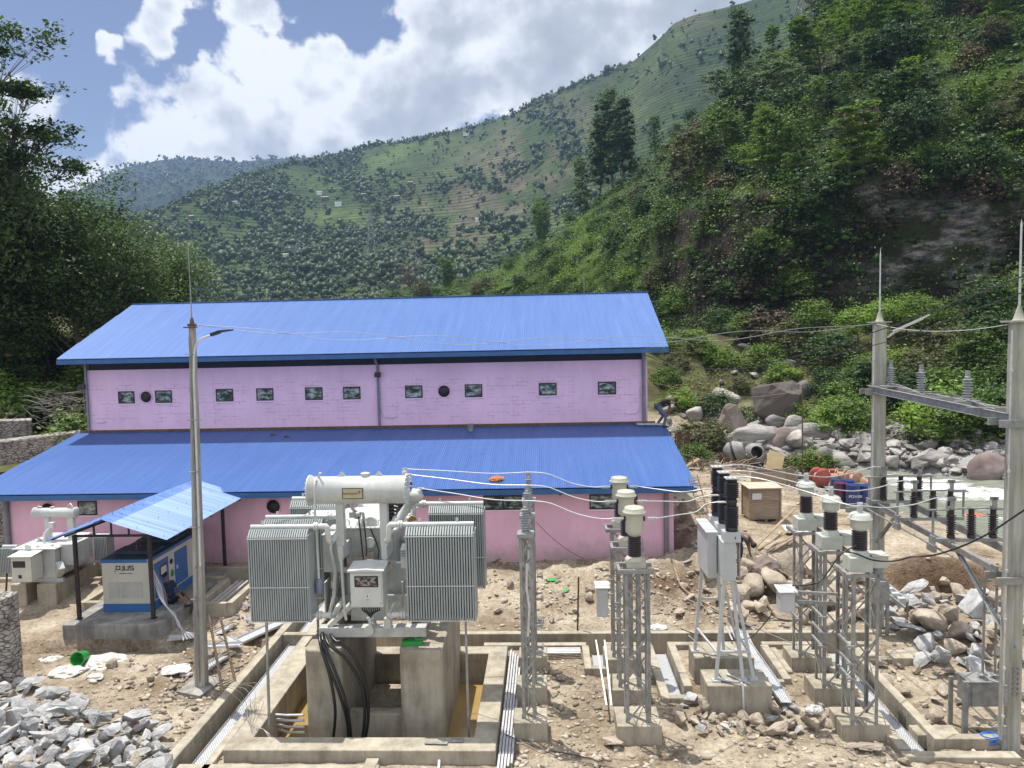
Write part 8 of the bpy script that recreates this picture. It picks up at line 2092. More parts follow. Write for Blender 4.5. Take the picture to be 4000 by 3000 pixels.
mb = MB(); mb.lathe((gu1+.002, gv0+1.27, 1.15), [(.11, 0), (.11, .008), (.001, .009)], 16, Ry); mb.build('round_sticker', 'green_plastic', g)
mb = MB(); mb.box(gu1+.002, gu1+.01, gv0+1.15, gv0+1.22, 1.1, 1.22); mb.build('sticker', 'paper', g)
text_part('ASHOK LEYLAND', .12, g, 'black', (gu1+.006, gv0+2.72, 1.38), (PI/2, -PI/2, PI/2))
mb = MB(); mb.lathe((gu1+.002, gv0+2.72, .80), [(.07, 0), (.07, .006), (.05, .006), (.05, .003), (.001, .003)], 16, Ry); mb.build('maker_emblem', 'black', g)
# canopy
cn = thing('generator_canopy', 'small gabled blue sheet canopy on black steel posts over the generator', 'canopy', (-12.1, 22.7, .41))
for (u, v) in ((-13.32, 20.7), (-11.18, 20.7), (-13.32, 25.15), (-11.0, 25.15)):
    mb = MB(); mb.box(u-.045, u+.045, v-.045, v+.045, .41, 2.82); mb.box(u-.08, u+.08, v-.08, v+.08, .412, .425); mb.build('post', 'black_steel', cn)
CRU, CZR, CL, CR_, ZLW = -12.05, 3.42, -13.66, -10.30, 2.86
for v in (20.7, 22.9, 25.15):
    mb = MB(); mb.box(-13.36, -11.0, v-.03, v+.03, 2.76, 2.82); mb.bar((CL+.06, v, ZLW-.08), (CRU, v, CZR-.08), .05, .06); mb.bar((CR_-.06, v, ZLW-.08), (CRU, v, CZR-.08), .05, .06)
    for u in (-12.75, -12.25, -11.75): mb.bar((u, v, 2.8), (u, v, CZR-.1-abs(u-CRU)*.36), .04, .04)
    mb.build('truss', 'black_steel', cn)
mb = MB()
for t_ in (.08, .5, .92):
    for (ua, ub) in ((CL, CRU), (CR_, CRU)): mb.bar((ua+(ub-ua)*t_, 20.05, ZLW+(CZR-ZLW)*t_-.035), (ua+(ub-ua)*t_, 25.5, ZLW+(CZR-ZLW)*t_-.035), .04, .04)
mb.build('purlin', 'black_steel', cn)
mb = MB(); mb.corr((CL, 19.95, ZLW), (0, 5.6, 0), (CRU-CL, 0, CZR-ZLW), rows=1, pitch=.0762, amp=.02); mb.corr((CR_, 19.95, ZLW), (0, 5.6, 0), (CRU-CR_, 0, CZR-ZLW), rows=1, pitch=.0762, amp=.02)
rf = mb.build('roof_sheet', 'roof_shed', cn)
mb = MB()
for s, ue in ((-1, CL), (1, CR_)): mb.add([(CRU, 19.93, CZR+.022), (CRU+s*.26, 19.93, CZR+.022-.26*.35), (CRU+s*.26, 25.57, CZR+.022-.26*.35), (CRU, 25.57, CZR+.022)], [(0,1,2,3)])
mb.build('ridge_cap', 'roof_shed', cn)
mb = MB()
for t_ in (.08, .5, .92):
    for (ua, ub) in ((CL, CRU), (CR_, CRU)):
        for k in range(10): mb.tube((ua+(ub-ua)*t_, 20.1+k*.58, ZLW+(CZR-ZLW)*t_), (ua+(ub-ua)*t_, 20.1+k*.58, ZLW+(CZR-ZLW)*t_+.055), .006, n=5)
mb.build('hook_bolt', 'frame_dark', rf)
# loose white cables from the generator to the lamp pole
for k in range(7):
    r_ = random.Random(50+k); a = (-11.35+r_.uniform(-.1, .1), 20.95+r_.uniform(-.1, .05), 2.05-.08*k*r_.random())
    wire([a, (-11.2+.05*k, 20.85, 1.5-.05*k), (-11.0+.04*k, 20.75, 1.0-.05*k), (-10.7+.05*k, 20.6, .72-.04*k), (-10.2, 20.2, .50-.04*k), (-9.7+.1*k, 19.4, .30+.03*k)], .010, 'alu' if k < 5 else 'downpipe', 'loose pale cable trailing from the generator canopy post to the ground', 7, name='loose_cable', cat='cable', group='loose cables by the generator')
for k in range(5):
    r_ = random.Random(80+k); wire([(-8.22, 17.05, 2.2-.2*k), (-8.05, 16.95, 1.4), (-7.7+.1*k, 16.7, .5), (-7.1+.15*k, 16.3, .34+.06*k), (-6.7+.1*k, 15.8, .4), (-6.3+.05*k, 15.2-.1*k, .32), (-5.9, 14.9, .3), (-5.6, 14.75-.05*k, .2)], .005, 'galv', 'thin loose grey wire from the lamp pole across the trench to the pit', 7, name='loose_wire', cat='wire', group='loose wires from the lamp pole')

# ------------------------------------------------------------------ small transformer at the left
for (a, b, lb) in ((-16.65, -16.15, 'left'), (-15.82, -15.2, 'right')):
    cwall('concrete_plinth', (a, b, 22.55, 24.9, -.3, .80), '%s concrete block under the small transformer' % lb, cat='plinth', bevel=.03)
S = thing('station_transformer', 'smaller pale grey transformer with cabinet and drum, far left before the pink wall', 'transformer', (-16.0, 23.5, .8))
mb = MB(); mb.box(-16.75, -15.1, 22.75, 22.85, .80, .92); mb.box(-16.75, -15.1, 24.3, 24.4, .80, .92); mb.build('base_frame', 'tank_grey', S)
mb = MB(); mb.box(-16.5, -15.3, 22.75, 24.5, .92, 1.85); mb.bar((-15.35, 22.9, 1.0), (-15.1, 22.7, 1.35), .2, .3); mb.build('tank', 'tank_grey', S, bevel=.02)
mb = MB(); mb.box(-16.6, -15.2, 22.65, 24.6, 1.852, 1.88)
for k in range(9):
    for uu_ in (-16.55, -15.25): mb.tube((uu_, 22.75+k*.22, 1.88), (uu_, 22.75+k*.22, 1.92), .02, n=6)
mb.build('cover', 'white', S)
mb = MB(); mb.box(-15.28, -14.85, 23.0, 24.0, 1.25, 1.92)
for k in range(4): mb.tube((-14.849, 23.2+.15*k, 1.75), (-14.84, 23.2+.15*k, 1.75), .02, n=6)
mb.build('low_voltage_box', 'tank_grey', S, bevel=.01)
mb = MB(); mb.box(-16.28, -15.66, 22.15, 22.7, 1.0, 1.78); c_ = mb.build('control_cabinet', 'gen_cream', S, bevel=.015)
mb = MB(); mb.add([(-16.34,22.08,1.783),(-15.60,22.08,1.783),(-15.60,22.74,1.83),(-16.34,22.74,1.83),(-16.34,22.08,1.80),(-15.60,22.08,1.80),(-15.60,22.74,1.85),(-16.34,22.74,1.85)], [(0,1,5,4),(1,2,6,5),(2,3,7,6),(3,0,4,7),(4,5,6,7),(0,3,2,1)]); mb.build('canopy', 'white', c_)
mb = MB(); mb.box(-16.22, -15.84, 22.14, 22.149, 1.45, 1.65); mb.build('window_glass', 'frame_dark', c_); mb = MB(); mb.box(-16.07, -15.97, 22.14, 22.149, 1.12, 1.22); mb.build('warning_label', 'frame_dark', c_)
mb = MB(); mb.lathe((-16.55, 23.75, 2.76), [(.002, 0), (.16, 0), (.175, 0), (.175, .03), (.15, .03), (.15, 1.35), (.175, 1.352), (.175, 1.38), (.002, 1.382)], 24, Rx); cs2 = mb.build('conservator', 'white', S)
mb = MB(); mb.path([(-15.45, 23.75, 2.85), (-15.42, 23.75, 3.0), (-15.33, 23.72, 3.05), (-15.25, 23.7, 2.95), (-15.25, 23.7, 2.75)], .025, 8); mb.path([(-16.45, 23.75, 2.88), (-16.42, 23.75, 2.97), (-16.3, 23.75, 2.94)], .02, 8); mb.lathe((-15.95, 23.75, 2.90), [(.06, 0), (.06, .04), (.07, .05)], 12); mb.build('pipe', 'white', cs2)
mb = MB(); mb.box(-16.25, -16.1, 23.75, 23.9, 1.88, 2.65); mb.box(-15.5, -15.3, 23.75, 23.9, 1.88, 2.65); mb.build('support_column', 'white', S)
mb = MB(); mb.path([(-16.0, 23.3, 1.9), (-15.98, 23.35, 2.2), (-15.85, 23.5, 2.35), (-15.8, 23.6, 2.5)], .04, 8); mb.cbox((-15.83, 23.5, 2.42), (.16, .16, .16))
for (u, v) in ((-16.3, 22.9), (-15.9, 22.85), (-15.5, 22.95), (-15.35, 23.6), (-16.35, 23.6)): mb.lathe((u, v, 1.88), [(.05, 0), (.05, .06), (.02, .07)], 10)
mb.path([(-15.1, 23.2, 1.92), (-15.05, 23.2, 2.05), (-14.95, 23.2, 2.03), (-14.95, 23.2, 1.92)], .012, 6); mb.lathe((-16.05, 22.62, 1.94), [(.09, .02), (.09, -.02)], 12, Matrix.Rotation(PI/2, 3, 'X')); mb.build('valve_pipework', 'white', S)
def small_rad(u0, u1, v0, z0, z1, n):
    mb = MB(); p = (u1-u0)/n
    for k in range(n): mb.box(u0+p*(k+.2), u0+p*(k+.75), v0, v0+.45, z0, z1)
    r_ = mb.build('radiator', 'fin', S); mb = MB(); mb.tube((u0, v0+.2, z1+.03), (u1, v0+.2, z1+.03), .045, n=10); mb.tube((u0, v0+.2, z0-.0), (u1, v0+.2, z0-.0), .035, n=10); mb.build('header_pipe', 'white', r_)
small_rad(-17.2, -16.72, 22.9, 1.04, 1.82, 9); small_rad(-14.82, -14.38, 24.0, 1.10, 1.86, 9)
mb = MB(); mb.bar((-17.1, 22.9, 0), (-17.05, 23.0, 1.05), .04, .04); mb.build('prop', 'black_steel', S)

# ------------------------------------------------------------------ stone walls at the left
def stone_wall(name, pts, z0, z1, lb, o):
    mb = MB(); mb.prism(pts, z0, z1); return mb.build(name, 'stone_wall', None, o=o, yard=False, label=lb, cat='stone wall', bevel=.05)
c = AD(66, 2350, 18.2); x = c[0]
stone_wall('stone_wall', [(x-3.5, 18.2), (x-.25, 18.2), (x-.30, 18.75), (x-3.5, 18.75)], -.4, 2.1, 'dry stone wall end at the left edge above the rock heap', (x-1.5, 19.3, 0))
def wall_px(x0, y0, x1, y1, D0, D1, ht, lb, th=1.1):
    a = AD(x0, y0, D0); b = AD(x1, y1, D1)
    d = (b-a)[:2]; d = d/np.linalg.norm(d); n = np.array([-d[1], d[0]])*th
    if n[1] < 0: n = -n
    zt_ = a[2]; mb = MB()
    pts_ = [(a[0], a[1], a[2]), (b[0], b[1], b[2]), (b[0]+n[0], b[1]+n[1], b[2]), (a[0]+n[0], a[1]+n[1], a[2])]
    vs = [(p[0], p[1], p[2]-ht) for p in pts_] + pts_
    mb.add(vs, [(3,2,1,0),(4,5,6,7),(0,1,5,4),(1,2,6,5),(2,3,7,6),(3,0,4,7)])
    mb.build('stone_wall', 'stone_wall', None, o=tuple(a), yard=False, label=lb, cat='stone wall', bevel=.06)
wall_px(-260, 1760, 318, 1685, 33.5, 36.5, 1.1, 'long low dry stone wall left of the upper pink wall')
wall_px(-260, 1650, 122, 1640, 36.5, 38.5, 1.0, 'shorter upper dry stone wall tier at the left')
wall_px(-200, 1905, 34, 1905, 28.5, 28.5, 3.2, 'stone retaining wall seen between the left edge and the lower pink wall')
mb = MB(); a = AD(-200, 1850, 30); mb.prism([(a[0]-4, 28.9), (-19.6, 28.9), (-19.6, 33.5), (a[0]-4, 33.5)], .5, 2.15); mb.build('terrace', 'ground', None, kind='structure', yard=False, o=(a[0], 31, 1))
# dry branches heaped behind the wall
mb = MB(); rb = random.Random(4)
for k in range(70):
    a = Vector(AD(rb.uniform(150, 330), rb.uniform(1560, 1680), 38.5)); mb.path([a, a+Vector((rb.uniform(-.9, .9), rb.uniform(-.4, .4), rb.uniform(-.1, .5))), a+Vector((rb.uniform(-1.6, 1.6), rb.uniform(-.6, .6), rb.uniform(-.2, .8)))], .025, 4, .008)
mb.build('brushwood', 'bark_pale', None, o=tuple(AD(240, 1640, 38.5)), yard=False, label='heap of dry branches behind the left stone wall', cat='brushwood')

# ------------------------------------------------------------------ litter near the pole
def crumple(name, x, y, r0, mat, lb, cat, seed, hz=.4):
    P = GH(x, y); bm = bmesh.new(); bmesh.ops.create_icosphere(bm, subdivisions=4, radius=1)
    for v in bm.verts:
        n = float(fbm(v.co.x*2.2+seed, v.co.y*2.2+v.co.z*1.7, 5, seed)); k = r0*(.55+.9*n); v.co = Vector((v.co.x*k*1.3, v.co.y*k, abs(v.co.z)*k*hz))
    me = bpy.data.meshes.new(name); bm.to_mesh(me); bm.free(); me.materials.append(M[mat])
    ob = bpy.data.objects.new(name, me); COL.objects.link(ob); ob.location = (P[0], P[1], P[2]-.01); return tag(ob, lb, cat)
crumple('sack', 405, 2590, .42, 'sack', 'crumpled white sack behind the green bucket', 'sack', 3)
crumple('sack', 262, 2630, .32, 'sack', 'dirty white sack left of the green bucket', 'sack', 6)
crumple('sack', 370, 2650, .16, 'sack', 'small white plastic scrap under the green bucket', 'sack', 7, .6)
crumple('sack', 195, 2572, .20, 'sack', 'flat pale scrap of sacking left of the bucket on the soil', 'sack', 8, .15)
crumple('sack', 690, 2615, .28, 'sack', 'torn white sack lying left of the lamp pole', 'sack', 9, .3)
crumple('sack', 730, 2640, .10, 'sack', 'round white lump beside the torn sack by the lamp pole', 'sack', 10, .9)
crumple('sack', 2570, 2450, .18, 'sack', 'white paper bag on the dirt bank right of the current transformers', 'bag', 12, .35)
crumple('green_wrapper', 2155, 2266, .16, 'green_plastic', 'flat green wrapper on the dirt bank', 'wrapper', 13, .15)
crumple('green_wrapper', 2208, 2312, .09, 'green_plastic', 'small green scrap on the dirt bank below the flat wrapper', 'wrapper', 14, .5)
crumple('sack', 3180, 2835, .14, 'sack', 'white plastic bag on the front voltage transformer footing', 'bag', 15, .9).location.z += .30
P = GH(322, 2600); mb = MB(); Rb = Matrix.Rotation(1.35, 3, 'X') @ Matrix.Rotation(.5, 3, 'Y'); Rb = Matrix.Rotation(-.5, 3, 'Z') @ Rb
mb.lathe((P[0], P[1]+.12, P[2]+.17), [(.13, -.02), (.14, -.0), (.17, .32), (.185, .33), (.185, .35), (.165, .35), (.16, .32), (.13, .02), (.001, .02)], 24, Rb)
mb.build('green_bucket', 'green_plastic', None, o=tuple(P), yard=False, label='green plastic bucket lying on its side among white sacks', cat='bucket')
mb = MB(); P = GH(3868, 2918); rb = random.Random(2)
for k in range(14): mb.path([(P[0]+(.10+.02*(k%4))*math.cos(t*.8+k)*1.6, P[1]+(.10+.02*(k%3))*math.sin(t*.8+k), P[2]+.06+.012*k+.01*math.sin(t*2)) for t in range(9)], .010, 5)
mb.build('blue_rope', 'blue_rope', None, o=tuple(P), yard=False, label='coil of bright blue cable at the foot of the right hand pole', cat='rope')
for x, y, ln, rz, lb in ((895, 2672, .55, .9, 'pale wooden offcut beside the trench near the lamp pole'), (900, 2690, .5, .1, 'second wooden offcut crossing the first near the lamp pole'), (3795, 2170, 1.3, -.7, 'thin stick lying on the sandy yard'), (3250, 2050, 1.6, -.3, 'plank lying behind the wooden crate')):
    P = GH(x, y); mb = MB(); mb.cbox((P[0], P[1], P[2]+.05), (ln, .06, .03), Matrix.Rotation(rz, 3, 'Z')); mb.build('plank', 'wood', None, o=tuple(P), yard=False, label=lb, cat='plank')

# ------------------------------------------------------------------ yard behind: crates, drums, barrels, mixers
def world_thing(name, lb, cat, P, group=None): return thing(name, lb, cat, tuple(P), group, yard=False)
P = GH(2984, 2040); a, b = G(2927, 2040, P[2]), G(3050, 2035, P[2]); wd = b[0]-a[0]
t = world_thing('wooden_crate', 'large closed plywood crate with a white paper on its front', 'crate', ((a[0]+b[0])/2, a[1]+.55, P[2]))
cx, cy, cz_ = (a[0]+b[0])/2, a[1]+.55, P[2]
mb = MB(); mb.box(cx-wd/2+.04, cx+wd/2-.04, cy-.5, cy+.5, cz_+.10, cz_+1.36); mb.build('side_panel', 'ply', t)
mb = MB()
for u in (cx-wd/2, cx+wd/2-.07): mb.box(u, u+.07, cy-.54, cy-.50, cz_+.06, cz_+1.37); mb.box(u, u+.07, cy+.50, cy+.54, cz_+.06, cz_+1.37)
for z in (.10, .78, 1.28): mb.box(cx-wd/2+.07, cx+wd/2-.07, cy-.535, cy-.50, cz_+z, cz_+z+.07)
for u in (cx-wd/2+.1, cx, cx+wd/2-.2): mb.box(u, u+.1, cy-.5, cy+.5, cz_-.02, cz_+.10)
mb.build('batten', 'wood', t)
mb = MB(); mb.box(cx-wd/2-.05, cx+wd/2+.06, cy-.66, cy+.6, cz_+1.375, cz_+1.41); mb.build('lid', pm('pale_lid', (.40,.33,.25), (.52,.44,.34), 2, .8), t)
mb = MB(); mb.box(cx-wd/2+.12, cx-wd/2+.50, cy-.546, cy-.537, cz_+.92, cz_+1.18); mb.build('paper_label', 'paper', t)
def open_crate(x, y, w, d, h, rz, lb, mat='ply', lean=0.0):
    P = GH(x, y); t = world_thing('open_crate', lb, 'crate', (0, 0, 0)); ORG[t.name] = ((0, 0, 0), False)
    t.location = P; t.rotation_euler = (lean, 0, rz)
    for bx in ((-w/2, w/2, -d/2, -d/2+.03, 0, h), (-w/2, w/2, d/2-.03, d/2, 0, h), (-w/2, -w/2+.03, -d/2+.03, d/2-.03, 0, h), (w/2-.03, w/2, -d/2+.03, d/2-.03, 0, h), (-w/2+.03, w/2-.03, -d/2+.03, d/2-.03, 0, .03)):
        mb = MB(); mb.box(*bx); mb.build('side_panel', mat, t)
    return t
open_crate(3000, 1895, 1.45, .9, .75, .1, 'open brown crate behind the large closed crate')
open_crate(3068, 1888, 1.2, 1.1, .7, -.5, 'second open crate, right of the plywood sheet')
P = GH(3005, 1862); mb = MB(); mb.cbox((P[0]+.3, P[1], P[2]+.72), (.95, .03, 1.45), Matrix.Rotation(.35, 3, 'Y') @ Matrix.Rotation(-.35, 3, 'X'))
mb.build('plywood_sheet', 'ply_light', None, o=tuple(P), yard=False, label='tilted light plywood sheet leaning on the open crates', cat='plywood')
def drum(x, y, r_, w, mat, lb, axis='lying', rz=0.0):
    P = GH(x, y); t = world_thing('cable_drum', lb, 'cable drum', P, 'cable drums by the river')
    R = (Matrix.Rotation(rz, 3, 'Z') @ Matrix.Rotation(PI/2, 3, 'X')) if axis != 'flat' else Matrix.Identity(3)
    c = Vector((P[0], P[1], P[2]+(r_ if axis != 'flat' else 0)))
    off = (R @ Vector((0, 0, 1)))
    for s in (0, 1):
        mb = MB(); cc_ = c+off*(w*s - (w/2 if axis != 'flat' else 0)); mb.lathe(cc_, [(.08, -.02), (r_, -.02), (r_, .02), (.08, .02)], 24, R); mb.build('flange', mat, t)
    mb = MB(); mb.lathe(c-off*(w/2 if axis != 'flat' else 0), [(r_*.55, 0), (r_*.55, w)], 18, R); mb.build('core', 'drum_wood', t)
drum(3200, 1905, .60, .5, 'red_paint', 'red cable drum standing on edge nearest the tilted plywood', rz=.4)
drum(3243, 1865, .55, .55, 'red_paint', 'red topped cable drum lying flat by the water', 'flat')
drum(3180, 1850, .62, .6, 'red_paint', 'dull red cable drum behind the others', rz=1.1)
drum(3285, 1892, .50, .5, 'drum_wood', 'bare wooden cable drum seen between the red drums and the barrels', rz=.9)
drum(3335, 1905, .52, .5, 'drum_wood', 'pale wooden cable drum behind the blue barrels', rz=.5)
drum(3255, 1893, .45, .45, 'drum_wood', 'small bare wooden drum left of the pale ones', rz=1.2)
drum(3385, 1915, .40, .4, 'drum_wood', 'small wooden drum right of the blue barrels', rz=1.6)
def barrel(x, y, mat, lb, txt=False, first=[None]):
    P = GH(x, y); t = world_thing('oil_barrel', lb, 'barrel', P, 'steel barrels by the river')
    mb = MB(); pr = [(.001, 0), (.29, 0), (.30, .02), (.285, .04), (.285, .28), (.30, .30), (.285, .32), (.285, .56), (.30, .58), (.285, .60), (.285, .86), (.30, .88), (.29, .90)]
    mb.lathe(P, pr, 24); mb.build('shell', mat, t); mb = MB(); mb.lathe(P, [(.27, .875), (.27, .882), (.001, .882)], 24); mb.lathe(P+np.array([.15, 0, .88]), [(.03, 0), (.03, .02)], 8); mb.build('lid', mat, t)
    if txt: text_part('POWER', .17, t, 'house_white', (P[0], P[1]-.302, P[2]+.42), (PI/2, 0, 0))
barrel(3330, 1972, 'barrel_blue', 'front blue barrel with white lettering', True); barrel(3312, 1950, 'barrel_blue', 'blue barrel just behind the lettered one on the left'); barrel(3350, 1955, 'barrel_blue', 'blue barrel just behind the lettered one on the right')
barrel(3283, 1962, 'barrel_maroon', 'dark maroon barrel left of the blue ones'); barrel(3268, 1948, 'barrel_blue', 'blue barrel behind the maroon one'); barrel(3375, 1972, 'barrel_blue', 'blue barrel at the right end of the group'); barrel(3395, 1968, 'barrel_maroon', 'dark barrel tucked behind the right end of the group')
def mixer(x, y, rz, lb):
    P = GH(x, y); t = world_thing('concrete_mixer', lb, 'concrete mixer', P)
    R = Matrix.Rotation(rz, 3, 'Z') @ Matrix.Rotation(1.25, 3, 'X'); c = Vector(P)+Vector((0, 0, .85))
    mb = MB(); mb.lathe(c, [(.001, -.55), (.35, -.55), (.62, -.25), (.64, .15), (.42, .55), (.40, .62), (.36, .62), (.34, .5), (.5, .1), (.001, -.2)], 26, R); mb.build('drum', 'mixer', t)
    mb = MB(); mb.lathe(c, [(.65, -.06), (.69, -.05), (.69, .05), (.65, .06)], 26, R); mb.build('ring_gear', 'dark', t)
    mb = MB()
    for s in (-1, 1): mb.bar(Vector(P)+Vector((s*.75, 0, .8)), Vector(P)+Vector((s*.55, -.5, 0)), .07); mb.bar(Vector(P)+Vector((s*.75, 0, .8)), Vector(P)+Vector((s*.55, .5, 0)), .07)
    mb.bar(Vector(P)+Vector((-.78, 0, .8)), Vector(P)+Vector((.78, 0, .8)), .06); mb.build('frame', 'rust', t)
    mb = MB()
    for s in (-1, 1): mb.lathe(Vector(P)+Vector((s*.62, .45, .22)), [(.22, -.06), (.22, .06)], 16, Matrix.Rotation(PI/2, 3, 'Y'))
    mb.build('wheel', 'dark', t)
mixer(2945, 1828, 0.0, 'concrete mixer with its round mouth facing the camera'); mixer(2868, 1822, 1.2, 'second concrete mixer seen from behind, left of the first')
P = GH(2670, 1838); mb = MB(); rb = random.Random(14)
for k in range(230):
    a = Vector(GH(rb.uniform(2700, 3130), rb.uniform(1795, 1850)))+Vector((0, 0, rb.uniform(.02, .5))); mb.bar(a, a+Vector((rb.uniform(-1.1, 1.1), rb.uniform(-.6, .6), rb.uniform(-.25, .35))), .05, .03)
mb.build('scrap_timber', 'wood', None, o=tuple(P), yard=False, label='long heap of scrap timber and bamboo around the mixers', cat='timber heap')
mb = MB(); P = GH(2690, 1800)
for k in range(7): mb.bar((P[0]-1.6+.28*k, P[1]+.4, P[2]-.1), (P[0]-1.6+.28*k, P[1]+.4, P[2]+1.7), .22, .03) if k % 2 == 0 else mb.bar((P[0]-1.6+.28*k, P[1]+.45, P[2]-.1), (P[0]-1.6+.28*k+.1, P[1]+.45, P[2]+1.6), .08, .05)
mb.bar((P[0]-1.8, P[1]+.3, P[2]+1.7), (P[0]+1.2, P[1]+.3, P[2]+1.72), .07, .07); mb.build('timber_shack', 'rust', None, o=tuple(P), yard=False, label='rough brown timber screen just beyond the right end of the lower roof', cat='screen')
mb = MB(); P = GH(2705, 1835); mb.cbox((P[0], P[1], P[2]+.35), (.9, .5, .12), Matrix.Rotation(-.5, 3, 'Y')); mb.build('slatted_crate', 'wood', None, o=tuple(P), yard=False, label='pale slatted crate in the timber heap', cat='crate')
crumple('sheet', 2835, 1770, .9, 'sack', 'bright white sheet over a stone near the mixers', 'sheet', 21, .6)
mb = MB(); a = Vector(GH(3135, 1875)); mb.tube(a-Vector((0, 0, .2)), Vector(AD(3134, 1515, a[1])), .045, .035, 8); mb.build('steel_pole', 'rust', None, o=tuple(a), yard=False, label='thin rusty vertical pole beyond the crates', cat='pole')
a = Vector(AD(3134, 1525, a[1])); wire([tuple(to_uv(a)), tuple(to_uv((a+Vector(AD(2560, 1500, 34)))/2-Vector((0, 0, .5)))), tuple(to_uv(AD(2545, 1495, 33)))], .012, 'wood', 'thin line from the rusty pole to the building corner', 8)
# steel angles, planks and boards in front of the crate
P = GH(3080, 2085); mb = MB(); mb.cbox((P[0]+.25, P[1], P[2]+.18), (.85, .6, .02), Matrix.Rotation(.25, 3, 'X')); mb.build('board', 'galv_light', None, o=tuple(P), yard=False, label='pale green board lying between the crate and the rear voltage transformer', cat='board')
for k, (x0, y0, x1, y1) in enumerate(((2925, 2168, 3105, 2035), (2960, 2152, 3100, 2075), (2990, 2150, 3110, 2090), (3010, 2155, 3140, 2090))):
    a, b = Vector(GH(x0, y0)), Vector(GH(x1, min(y1+40, 2120))); b.z += [.9, .5, .3, .4][k]; mb = MB(); mb.bar(a, b, .10, .03); mb.build('plank', 'wood', None, o=tuple(a), yard=False, label=['topmost long plank sloping up to the right in front of the crate', 'plank under the long sloping one in front of the crate', 'third plank of the sloping stack in front of the crate', 'lowest plank of the sloping stack in front of the crate'][k], cat='plank', group='planks in front of the crate')
crumple('tarp', 3798, 2050, .7, 'tarp', 'orange red tarpaulin heaped at the water side behind the isolator', 'tarpaulin', 31, .7); crumple('tarp', 3855, 2078, .45, 'blue_rope', 'small blue sheet next to the orange tarpaulin', 'sheet', 33, .5)
# assorted boxes on a trestle behind the right hand columns
t = thing('panel_stand', 'sloping rack of small grey boxes and brackets behind the third voltage transformer', 'rack', (8.4, 21.8, .4))
A0 = Vector(AV(3440, 2260, 22.2)); B0 = Vector(AV(3545, 2345, 21.4)); mb = MB(); mb.bar(A0, B0, .10, .05); mb.bar(A0+Vector((-.2, -.3, -.1)), B0+Vector((-.2, -.3, -.1)), .06, .05); mb.bar(B0, B0+Vector((-.9, -.3, -.55)), .06, .04); mb.bar(A0, A0+Vector((0, 0, -1.0)), .05, .05); mb.bar(B0, B0+Vector((0, .1, -1.0)), .05, .05); mb.build('frame', 'galv', t)
for k in range(4): q_ = A0.lerp(B0, .15+k*.22); mb = MB(); mb.cbox(q_+Vector((-.12, -.2, -.10)), (.18, .16, .26)); mb.build('small_box', 'cb_grey', t)

# ------------------------------------------------------------------ far things: pylons, houses, power lines
def pylon(base, h, w, lb, th=.12):
    t = world_thing('lattice_pylon', lb, 'pylon', base); mb = MB(); b = Vector(base)
    def c(k, z):
        f = w*(1-z/h*.86) if z < h*.72 else w*(1-.72*.86)*(1-(z/h-.72)*1.4); s = ((-1, -1), (1, -1), (1, 1), (-1, 1))[k]; return b+Vector((s[0]*f/2, s[1]*f/2, z))
    lv = [0, .16, .30, .43, .54, .64, .72, .80, .88, .96]
    for i in range(len(lv)-1):
        for k in range(4):
            mb.bar(c(k, lv[i]*h), c(k, lv[i+1]*h), th); mb.bar(c(k, lv[i]*h), c((k+1) % 4, lv[i+1]*h), th*.6); mb.bar(c((k+1) % 4, lv[i]*h), c(k, lv[i+1]*h), th*.6)
    mb.build('tower_body', 'pylon', t); ends = []
    mb = MB()
    for z, ln in ((.72, .26), (.80, .22), (.88, .18)):
        for s in (-1, 1):
            tip = b+Vector((s*h*ln*.8, 0, z*h)); mb.bar(c(0, z*h), tip, th*.8); mb.bar(c(2, z*h), tip, th*.8); mb.bar(c(0, (z+.04)*h), tip, th*.8); ends.append(tip)
    mb.build('cross_arm', 'pylon', t); return ends
q = on_hill(805, 560, (MPX, MPY, mv, mk), 1.99); e1 = pylon(tuple(q-np.array([0, 0, 2])), 30*(q[1]/420), 6.5, 'lattice power pylon on the middle hill above the roof', .17)
Pq = AD(3158, 230, 165); e2 = pylon(tuple(Pq-np.array([0, 0, 4])), 24, 8, 'lattice pylon cut by the top edge on the pale hilltop', .22)
q2 = on_hill(640, 560, (MPX, MPY, mv, mk), 1.99); e3 = pylon(tuple(q2-np.array([0, 0, 2])), 13, 3.5, 'small distant lattice pylon left of the larger one', .3)
mb = MB()
for tip in e1:
    end = Vector(AD(920/.553, 600/.553, 250))+(tip-e1[0])*.4; mb.path(cable_sag(tip, end, 4, 10), .035, 4)
mb.build('power_lines', 'pylon', None, o=tuple(e1[0]), yard=False, label='bundle of power lines descending right from the middle pylon', cat='power lines')
hr = random.Random(12)
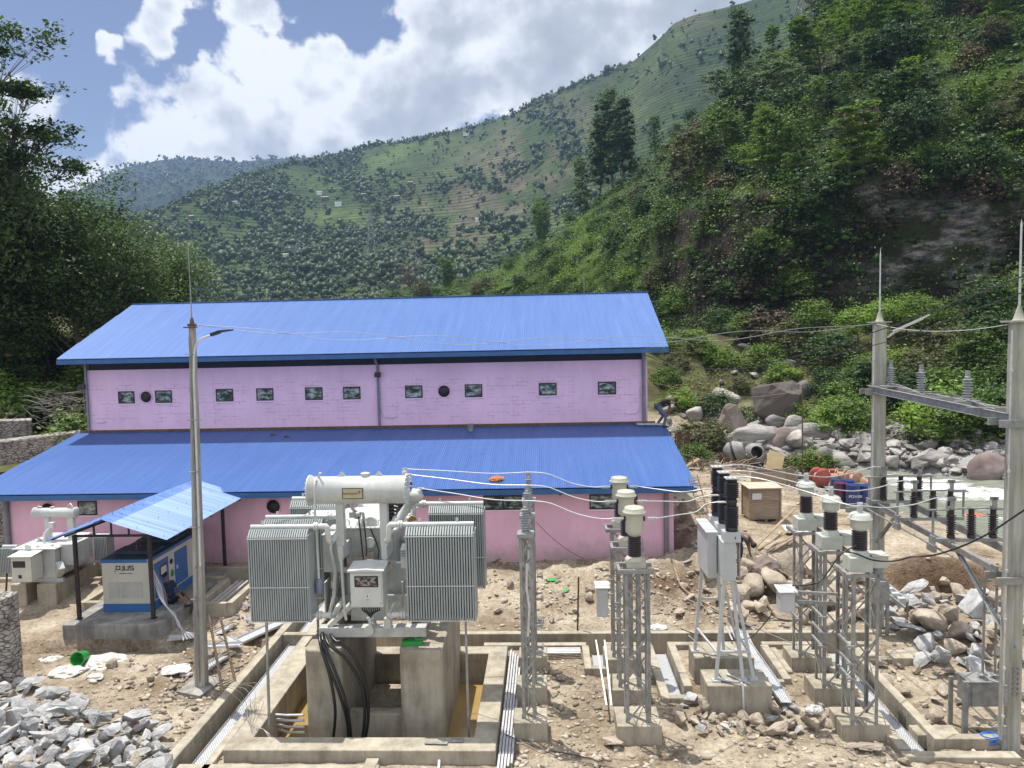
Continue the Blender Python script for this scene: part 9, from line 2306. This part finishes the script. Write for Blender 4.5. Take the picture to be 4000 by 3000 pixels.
for i, (x, y) in enumerate(((890,765),(925,797),(1275,780),(1255,756),(760,852),(1210,898),(960,810),(560,880),(1060,750),(1330,800),(1548,775),(1875,860),(1600,720),(1820,525),(1705,560),(2100,440),(1430,765),(1115,1000))):
    q = on_hill(x*.553, y*.553, (MPX, MPY, mv, mk), 1.99); s = q[1]/600
    t = world_thing('hill_house', ['small pale house on the terraced hill', 'tiny white walled house on the terraced hill', 'low tin roofed house on the terraced hill'][i % 3], 'house', q, 'farmhouses on the terraced hill')
    w_, d_, h_ = hr.uniform(3.2, 6)*s, 2.8*s, 1.0*s; mb = MB(); b = Vector(q); mb.box(b.x-w_/2, b.x+w_/2, b.y-d_/2-4, b.y+d_/2-4, b.z-3, b.z+h_); mb.build('wall', 'house_white' if i % 2 else 'rust', t)
    mb = MB(); y0 = b.y-4; vs = [(b.x-w_*.56, y0-d_*.65, b.z+h_), (b.x+w_*.56, y0-d_*.65, b.z+h_), (b.x+w_*.56, y0+d_*.65, b.z+h_), (b.x-w_*.56, y0+d_*.65, b.z+h_), (b.x-w_*.56, y0, b.z+h_*1.55), (b.x+w_*.56, y0, b.z+h_*1.55)]
    mb.add(vs, [(0,1,5,4),(2,3,4,5),(0,4,3),(1,2,5),(0,3,2,1)]); mb.build('roof', 'house_roof', t)

# ------------------------------------------------------------------ haze over the valley
hz = bpy.data.materials.new('haze_air'); hz.use_nodes = True; t = hz.node_tree; t.nodes.clear()
o_ = t.nodes.new('ShaderNodeOutputMaterial'); pv = t.nodes.new('ShaderNodeVolumePrincipled'); pv.inputs['Color'].default_value = (.42, .62, 1.0, 1); pv.inputs['Density'].default_value = HAZE_DENSITY
pv.inputs['Anisotropy'].default_value = 0.2
t.links.new(pv.outputs[0], o_.inputs['Volume'])
try: hz.cycles.homogeneous_volume = True
except Exception: pass
if HAZE_DENSITY > 0:
    mb = MB(); mb.box(-6000, 6000, -900, 7000, -8, 640); M['haze_air'] = hz; hb = mb.build('haze', 'haze_air', None, yard=False, o=(0, 1500, 0), kind='stuff')
for ob in list(COL.objects):
    if ob.type == 'MESH' and not ob.data.materials: ob.data.materials.append(M['concrete'])
